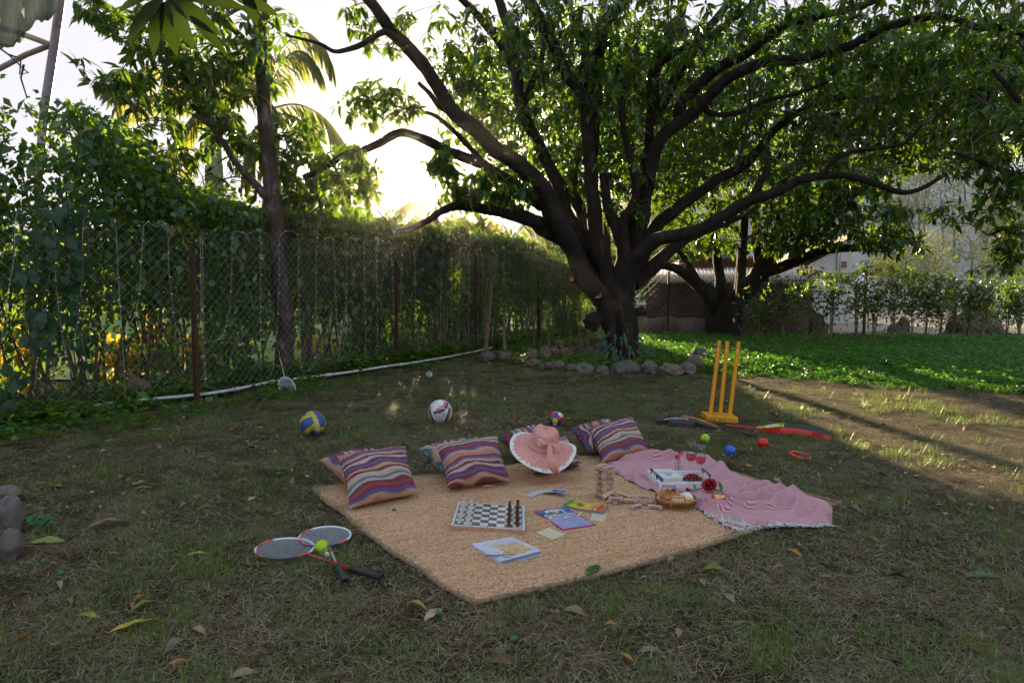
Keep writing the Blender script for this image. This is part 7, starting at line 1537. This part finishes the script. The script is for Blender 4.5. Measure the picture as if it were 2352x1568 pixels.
for i in range(nb + 1):
    u = i / nb; vs += [fkl(u, 0, 0), fkl(u, 1, 0), fkl(u, 1, hk), fkl(u, 0, hk)]
g.add(vs, [(i * 4 + k, (i + 1) * 4 + k, (i + 1) * 4 + (k + 1) % 4, i * 4 + (k + 1) % 4) for i in range(nb) for k in range(4)] + [(0, 1, 2, 3), (nb * 4 + 3, nb * 4 + 2, nb * 4 + 1, nb * 4)]); g.build('pages', P('page_grey', (.20, .21, .27), .8), tick, smooth=False)
m, t, b = nt('booklet_cover'); tc = t.nodes.new('ShaderNodeTexCoord'); sx = t.nodes.new('ShaderNodeSeparateXYZ'); L(t, tc.outputs['UV'], sx.inputs[0]); L(t, ramp(t, math_(t, 'ADD', sx.outputs[0], math_(t, 'MULTIPLY', sx.outputs[1], -.05)), [(0, (.02, .25, .05)), (.10, (.05, .3, .06)), (.13, (.62, .50, .02)), (.5, (.70, .42, .02)), (.8, (.62, .20, .01)), (1, (.50, .08, .02))]), b.inputs['Base Color']); b.inputs['Roughness'].default_value = .22; b.inputs['Coat Weight'].default_value = .5
grid_mb(20, 2, lambda u, v: fkl(u, v, hk) + Vector((0, 0, .0005))).build('cover', m, tick); OK_ = lambda cu_, cv_: (lambda x, y: fkl(cu_ + x / (kq[1] - kq[0]).length, cv_ + y / (kq[3] - kq[0]).length, hk) + Vector((0, 0, .0012)))
for s_, cu_, cv_, sz, c in (('Tambola', .22, .62, .020, M_MAG), ('Housie', .60, .60, .018, M_MAG), ('and', .68, .50, .014, M_MAG), ('Bingo', .77, .44, .018, M_MAG)):
    g = MB(); f0 = OK_(cu_, cv_); text(g, s_, sz, lambda x, y: f0(x * .7 - y * .7, x * .7 + y * .7), bold=.02); g.build('lettering', c, tick)
g = MB(); f0 = OK_(.35, .52); g.add([f0(-.016, -.018), f0(.022, -.018), f0(.022, .018), f0(-.016, .018)], [(0, 1, 2, 3)]); g.build('ticket_picture', P('pic', (.12, .12, .22), .3), tick)
for cu_, cv_, c in ((.87, .68, 'blue'), (.90, .55, 'blue'), (.72, .22, 'blue'), (.78, .2, 'white'), (.86, .22, 'red')): g = MB(); f0 = OK_(cu_, cv_); g.add([f0(.008 * math.cos(a), .009 * math.sin(a)) for a in np.linspace(0, 2 * PI, 10, endpoint=False)], [tuple(range(10))]); g.build('spot', cme[c], tick)
# big white book
zB = .034; Bq = [gp(*c3(745, 1004), zB), gp(*c3(1225, 888), zB), gp(*c3(870, 728), zB), gp(*c3(400, 800), zB)]; Bo = Bq[0].copy(); Bo.z = .014; fB = quadf(*[q - Bo for q in Bq]); hB_ = zB - Bo.z; fBl = lambda u, v, h=0: fB(u, v, h - hB_ + .004 * (u - .3) * (h > .01)); cbk = empty('coffee_table_book', Bo, 'large square white book of experiences with a gold cover panel on the rug', 'book')
M_BCOV = P('cover_lilac', (.50, .53, .74), .3, coat=.3); slab(fBl, hB_ - .003, hB_).build('cover', M_BCOV, cbk, smooth=False); slab(fBl, 0, .003).build('cover', M_BCOV, cbk, smooth=False); slab(fBl, .0032, hB_ - .0062, .015, .97, .02, .98).build('pages', P('page_blue', (.16, .30, .42), .6), cbk, smooth=False); slab(fBl, .0, hB_ - .0005, -.012, .006, 0, 1).build('spine', M_BCOV, cbk, smooth=False)
m, t, b = nt('gold_foil'); L(t, ramp(t, noise_(t, coord(t), 60, 6, .7), [(.35, (.45, .32, .14)), (.6, (.85, .72, .45)), (.75, (.9, .85, .7))]), b.inputs['Base Color']); b.inputs['Metallic'].default_value = .85; b.inputs['Roughness'].default_value = .28; bump_(t, b, noise_(t, coord(t), 160, 4), .5, .002); M_FOIL = m
for i in range(3):
    for j in range(3): u0, v0 = .30 + i * .20, .10 + j * .19; slab(fBl, hB_, hB_ + .0005, u0, u0 + .19, v0, v0 + .18).build('gold_panel', M_FOIL, cbk, smooth=False)
Wc, Hc = (Bq[1] - Bq[0]).length, (Bq[3] - Bq[0]).length; OB = ontop(fBl, hB_ + .0009, Wc, Hc); M_GT = P('gold_print', (.75, .68, .45), .3, metal=.5)
for s_, cu_, cv_, sz in (('BHARAT', .42, .88, .020), ('THE BOOK OF', .50, .80, .017), ('EXPERIENCES', .50, .725, .030)): g = MB(); text(g, s_, sz, OB(cu_, cv_), bold=.01); g.build('lettering', M_GT, cbk)
so = gp(*c3(742, 948), zB + .004); sg = empty('spectacles', so, 'folded thin rimmed spectacles lying on the large white book', 'glasses'); g = MB(); M_GR = P('rim_brown', (.10, .05, .03), .3)
g.tube([Vector((-.07, -.01, .003)), Vector((.0, .0, .004)), Vector((.066, .012, .003)), Vector((.07, .016, 0))], .0014, 6); g.tube([Vector((-.06, .004, .002)), Vector((.06, .004, .006))], .0012, 6); g.build('temple', M_GR, sg)
for cx_ in (-.028, .030): g = MB(); g.torus((cx_, .006, .004), .022, .001, 28, 5, Matrix.Rotation(.35, 3, 'X'), sy=.8); g.build('rim', M_GR, sg)

# ---------------------------------------------------------------- leaves lying about
M_GLF = leaf_mat('waxy_green', [(0, (.02, .075, .012)), (1, (.04, .11, .02))], (.1, .25, .02), rough=.3, trf=.1)
M_DRY = leaf_mat('dry_leaf', [(0, (.10, .05, .03)), (.3, (.26, .17, .11)), (.6, (.40, .30, .20)), (.8, (.45, .24, .06)), (.9, (.30, .26, .05)), (1, (.12, .16, .03))], (.5, .35, .12), rough=.6, trf=.15, obj_random=True)
M_YEL = leaf_mat('yellow_leaf', [(0, (.40, .34, .02)), (1, (.50, .30, .03))], (.6, .5, .05), rough=.5, trf=.2, obj_random=True)
def curled(name, m_, ln, wd, curl, seed):
    r = random.Random(seed); k1, k2 = r.uniform(.3, 1), r.uniform(-.6, .6)
    def lf(u, v):
        s = max(.03, math.sin(PI * min(1, .02 + u * .98))) ** .8; y = (v - .5) * wd * s; z = curl * ln * (math.sin(PI * u) * .45 + abs(v - .5) * s * k1 * (wd / ln) * 3) + .05 * wd * math.sin(u * 17 + v * 5) * s + k2 * y * u * .9
        return (u * ln - ln / 2, y, z)
    g = grid_mb(10, 4, lf); zm = min(p[2] for p in g.v); g.v = [(x, y, z - zm + .003) for x, y, z in g.v]; g.tube([(-ln * .5, 0, -zm * .3), (-ln * .62, 0, .01)], .0012, 4); g.uv = g.uv + [(0, 0)] * (len(g.v) - len(g.uv)); o = g.build(name, m_); me = o.data; bpy.data.objects.remove(o); return me
big = curled('leaf', M_GLF, .125, .048, .08, 3)
def lay(me, px, py, yaw, s=1, lb=None, grp=None, name='fallen_leaf', z=None, tilt=0):
    p = gp(px, py, .02); zz = (gz(p.x, p.y) + .012) if z is None else z; o = link_mesh(name, me, None, Matrix.Translation((p.x, p.y, zz)) @ Euler((tilt, 0, yaw)).to_matrix().to_4x4() @ Matrix.Scale(s, 4)); return tag(o, lb, 'leaf', grp)
lay(big, 1362, 1310, 1.05, 1.0, 'single glossy green leaf lying on the near part of the rug', None, z=.02)
lay(big, 2258, 1320, .05, 1.15, 'glossy green leaf lying alone on the grass near the right edge')
yl = [curled('leaf', M_YEL, .14, .045, .15, 30 + k) for k in range(3)]; dr = [curled('leaf', M_DRY, .13, .046, c, 40 + k) for k, c in enumerate((.12, .25, .35, .2, .3, .18))]
LB = 'leaves fallen on the lawn'
lay(yl[0], 203, 1413, -.3, .8, 'orange yellow leaf in the grass at the lower left', LB); lay(yl[1], 313, 1432, .62, 1.15, 'long green and yellow leaf in the grass at the lower left', LB); lay(yl[2], 330, 1118, .1, .7, 'bright yellow crumpled leaf in the left lawn', LB)
lay(yl[0], 455, 1270, .2, .7, 'orange leaf right of the stones in the left foreground', LB); lay(yl[1], 2158, 942, -.3, 1.1, 'long yellow leaf near the ground cover at the right', LB); lay(dr[1], 250, 1208, .5, 1.6, 'large dark purple curled leaf on the left lawn', LB); lay(dr[0], 105, 1243, .2, 1.2, 'pale curled leaf below the stones at the left edge', LB)
lay(dr[2], 955, 1394, -.4, .8, 'pale dry leaf below the near corner of the rug', LB); lay(dr[3], 996, 1408, 1.0, .8, 'second pale dry leaf below the near corner of the rug', LB); lay(yl[2], 1905, 948, .2, .9, 'yellow leaf behind the wicket on the lawn', LB)
lay(big, 735, 1275 - 9, 1.4, .4, 'small green leaf standing up against the left racket', LB, tilt=.5)
def drymat(nm, c): return leaf_mat(nm, [(0, tuple(x * .7 for x in c)), (1, tuple(x * 1.2 for x in c))], tuple(min(1, x * 1.6) for x in c), rough=.65, trf=.12, spec=.25, obj_random=True)
DC = [('brown', (.12, .065, .035)), ('tan', (.26, .18, .115)), ('grey', (.20, .165, .14)), ('orange', (.40, .17, .03)), ('olive', (.15, .15, .035)), ('dark', (.055, .032, .024))]
DL = {nm: [curled('leaf', drymat(nm + '_dry_leaf', c), .13, .044, cv, 60 + q * 7 + int(cv * 100)) for q, cv in enumerate((.14, .28, .38))] for nm, c in DC}
MARK = [((718, 985), 'the blue and yellow volleyball'), ((1011, 960), 'the white football'), ((1277, 970), 'the toy football'), ((1655, 960), 'the yellow wicket'), ((1850, 1000), 'the red edged bat'), ((1838, 1047), 'the red ring'), ((1677, 1040), 'the blue ball'), ((1752, 1020), 'the red ball'), ((654, 1258), 'the left racket'), ((877, 1326), 'the racket handle'), ((1093, 1390), 'the rug corner nearest the viewer'), ((1912, 1180), 'the fringed end of the throw'), ((718, 1125), 'the left corner of the rug'), ((30, 1190), 'the large stone at the left edge'), ((2258, 1320), 'the green leaf at the right'), ((313, 1432), 'the long yellow green leaf'), ((1440, 858), 'the ring of stones'), ((656, 905), 'the racket leaning on the fence'), ((1600, 1450), 'the bottom edge right of its middle'), ((1180, 1530), 'the middle of the bottom edge'), ((2000, 1450), 'the lower right corner'), ((1560, 1280), 'the near right edge of the rug'), ((2250, 950), 'the ground cover at the far right'), ((470, 1120), 'the bright yellow leaf on the left'), ((2150, 1160), 'the right edge, level with the throw'), ((250, 1030), 'the far left end of the lawn')]
def where(px, py):
    (mx_, my_), nm = min(MARK, key=lambda q: (q[0][0] - px) ** 2 + ((q[0][1] - py) * 1.7) ** 2); dx, dy = px - mx_, (py - my_) * 1.7
    far = 'just' if dx * dx + dy * dy < 90 ** 2 else 'well'
    return ('%s %s %s' % (far, ('right of' if dx > 0 else 'left of') if abs(dx) > abs(dy) else ('in front of' if dy > 0 else 'behind'), nm))
k = 0
for i in range(2400):
    if k >= 285: break
    px, py = RNG.uniform(-20, 2370), 860 + 690 * RNG.random() ** 1.9; p = gp(px, py, 0); xy = (np.array([p.x]), np.array([p.y]))
    if not in_poly(*xy, LAWN)[0] or in_poly(*xy, [(q.x * 1.04 - .02, q.y * 1.04 - .14) for q in RUG])[0] or in_poly(*xy, [(q.x, q.y) for q in RUG])[0]: continue
    if 1500 < px < 1930 and 930 < py < 1060 and RNG.random() < .7: continue
    if noise.noise(Vector((p.x * .8, p.y * .8, 2))) < RNG.uniform(-.5, .15): continue
    nm = RNG.choices([q[0] for q in DC], [5, 4, 3, 1.3, 1.2, 3])[0]; s_ = .22 + .62 * RNG.random() ** 2.2
    lay(RNG.choice(DL[nm]), px, py, RNG.uniform(0, 6.28), s_, '%s %s leaf %s' % ('small' if s_ < .36 else ('medium' if s_ < .6 else 'large'), nm, where(px, py)), 'dry leaves scattered over the lawn', tilt=RNG.uniform(-.5, .5)); k += 1
lx, ly = field(5200, -6, 8, 3.5, 13, 1.0); ok = in_poly(lx, ly, LAWN) & ~in_poly(lx, ly, [(q.x, q.y) for q in RUG]) & (np.abs(lx) < ly * .8); lx, ly = lx[ok], ly[ok]; n = len(lx)
bits = leaves('leaf_litter', np.stack([lx, ly, zs(zip(lx, ly)) + .012], 1), rvec(n) * np.array([1, 1, .25]), unit(rvec(n) * .5 + np.array([0, 0, 1])), .045 * (.4 + NR.rand(n)), .022 * (.5 + NR.rand(n)), M_DRY, None, 'oval'); bits['label'] = 'scraps of dry leaf scattered over the lawn'
mg = MB().ell((0, 0, 0), (.012, .012, .015), 12, 8).build('m', P('green_mango', (.02, .11, .02), .4)); mge = mg.data; bpy.data.objects.remove(mg)
for i, (px, py) in enumerate(((592, 1290), (640, 1095), (760, 1070), (735, 1170), (590, 1140), (862, 1108), (905, 1180), (100, 1300), (140, 1328), (540, 1060), (620, 1180), (1008, 1120 + 300), (700, 1095), (2050, 1230), (1180, 1480))):
    p = gp(px, py, 0); tag(link_mesh('baby_mango', mge, None, Matrix.Translation((p.x, p.y, gz(p.x, p.y) + .02)) @ Euler((1.2, 0, i)).to_matrix().to_4x4()), 'tiny green fruit ' + where(px, py), 'fruit', 'tiny green fruits fallen on the lawn')
# small leafy weeds by the left stones
g0 = gp(85, 1215, 0); wd = empty('leafy_plant', g0, 'small bright leafy plant beside the large stone at the left edge', 'plant')
for (x0, y0, x1, y1) in ((95, 1205, 112, 1186), (88, 1204, 98, 1222), (84, 1200, 62, 1188), (90, 1200, 118, 1196), (60, 1196, 45, 1180), (78, 1196, 90, 1180)): petal_leaf(wd, dp(x0, y0, g0.y) - g0, dp(x1, y1, g0.y - .03) - g0, .05, M_RLEAF)
MB().tube([(0, 0, 0), dp(88, 1203, g0.y) - g0], .003, 5).build('stem', M_RSTEM, wd)
c = gp(980, 868, 0); o = MB().lathe([(.0001, .0), (.028, 0), (.04, .085), (.038, .085), (.026, .003), (.0001, .003)], 20).build('plastic_cup', P('clouded_plastic', (.42, .45, .46), .4), loc=(c.x, c.y, .035), rot=(1.2, .3, .6)); tag(o, 'discarded pale plastic cup lying on the lawn edge near the fence', 'cup')

# ---------------------------------------------------------------- evening haze
m, t, b = nt('haze'); t.nodes.remove(b); pv = t.nodes.new('ShaderNodeVolumePrincipled'); pv.inputs['Color'].default_value = (.92, .92, .95, 1); pv.inputs['Density'].default_value = .0002; pv.inputs['Anisotropy'].default_value = .95
L(t, pv.outputs[0], t.nodes['Material Output'].inputs['Volume']); hz_ = MB().box((10, 20, 17.5), (420, 420, 38)).build('haze', m, smooth=False); hz_['kind'] = 'stuff'; hz_['label'] = 'thin golden evening haze in the air'
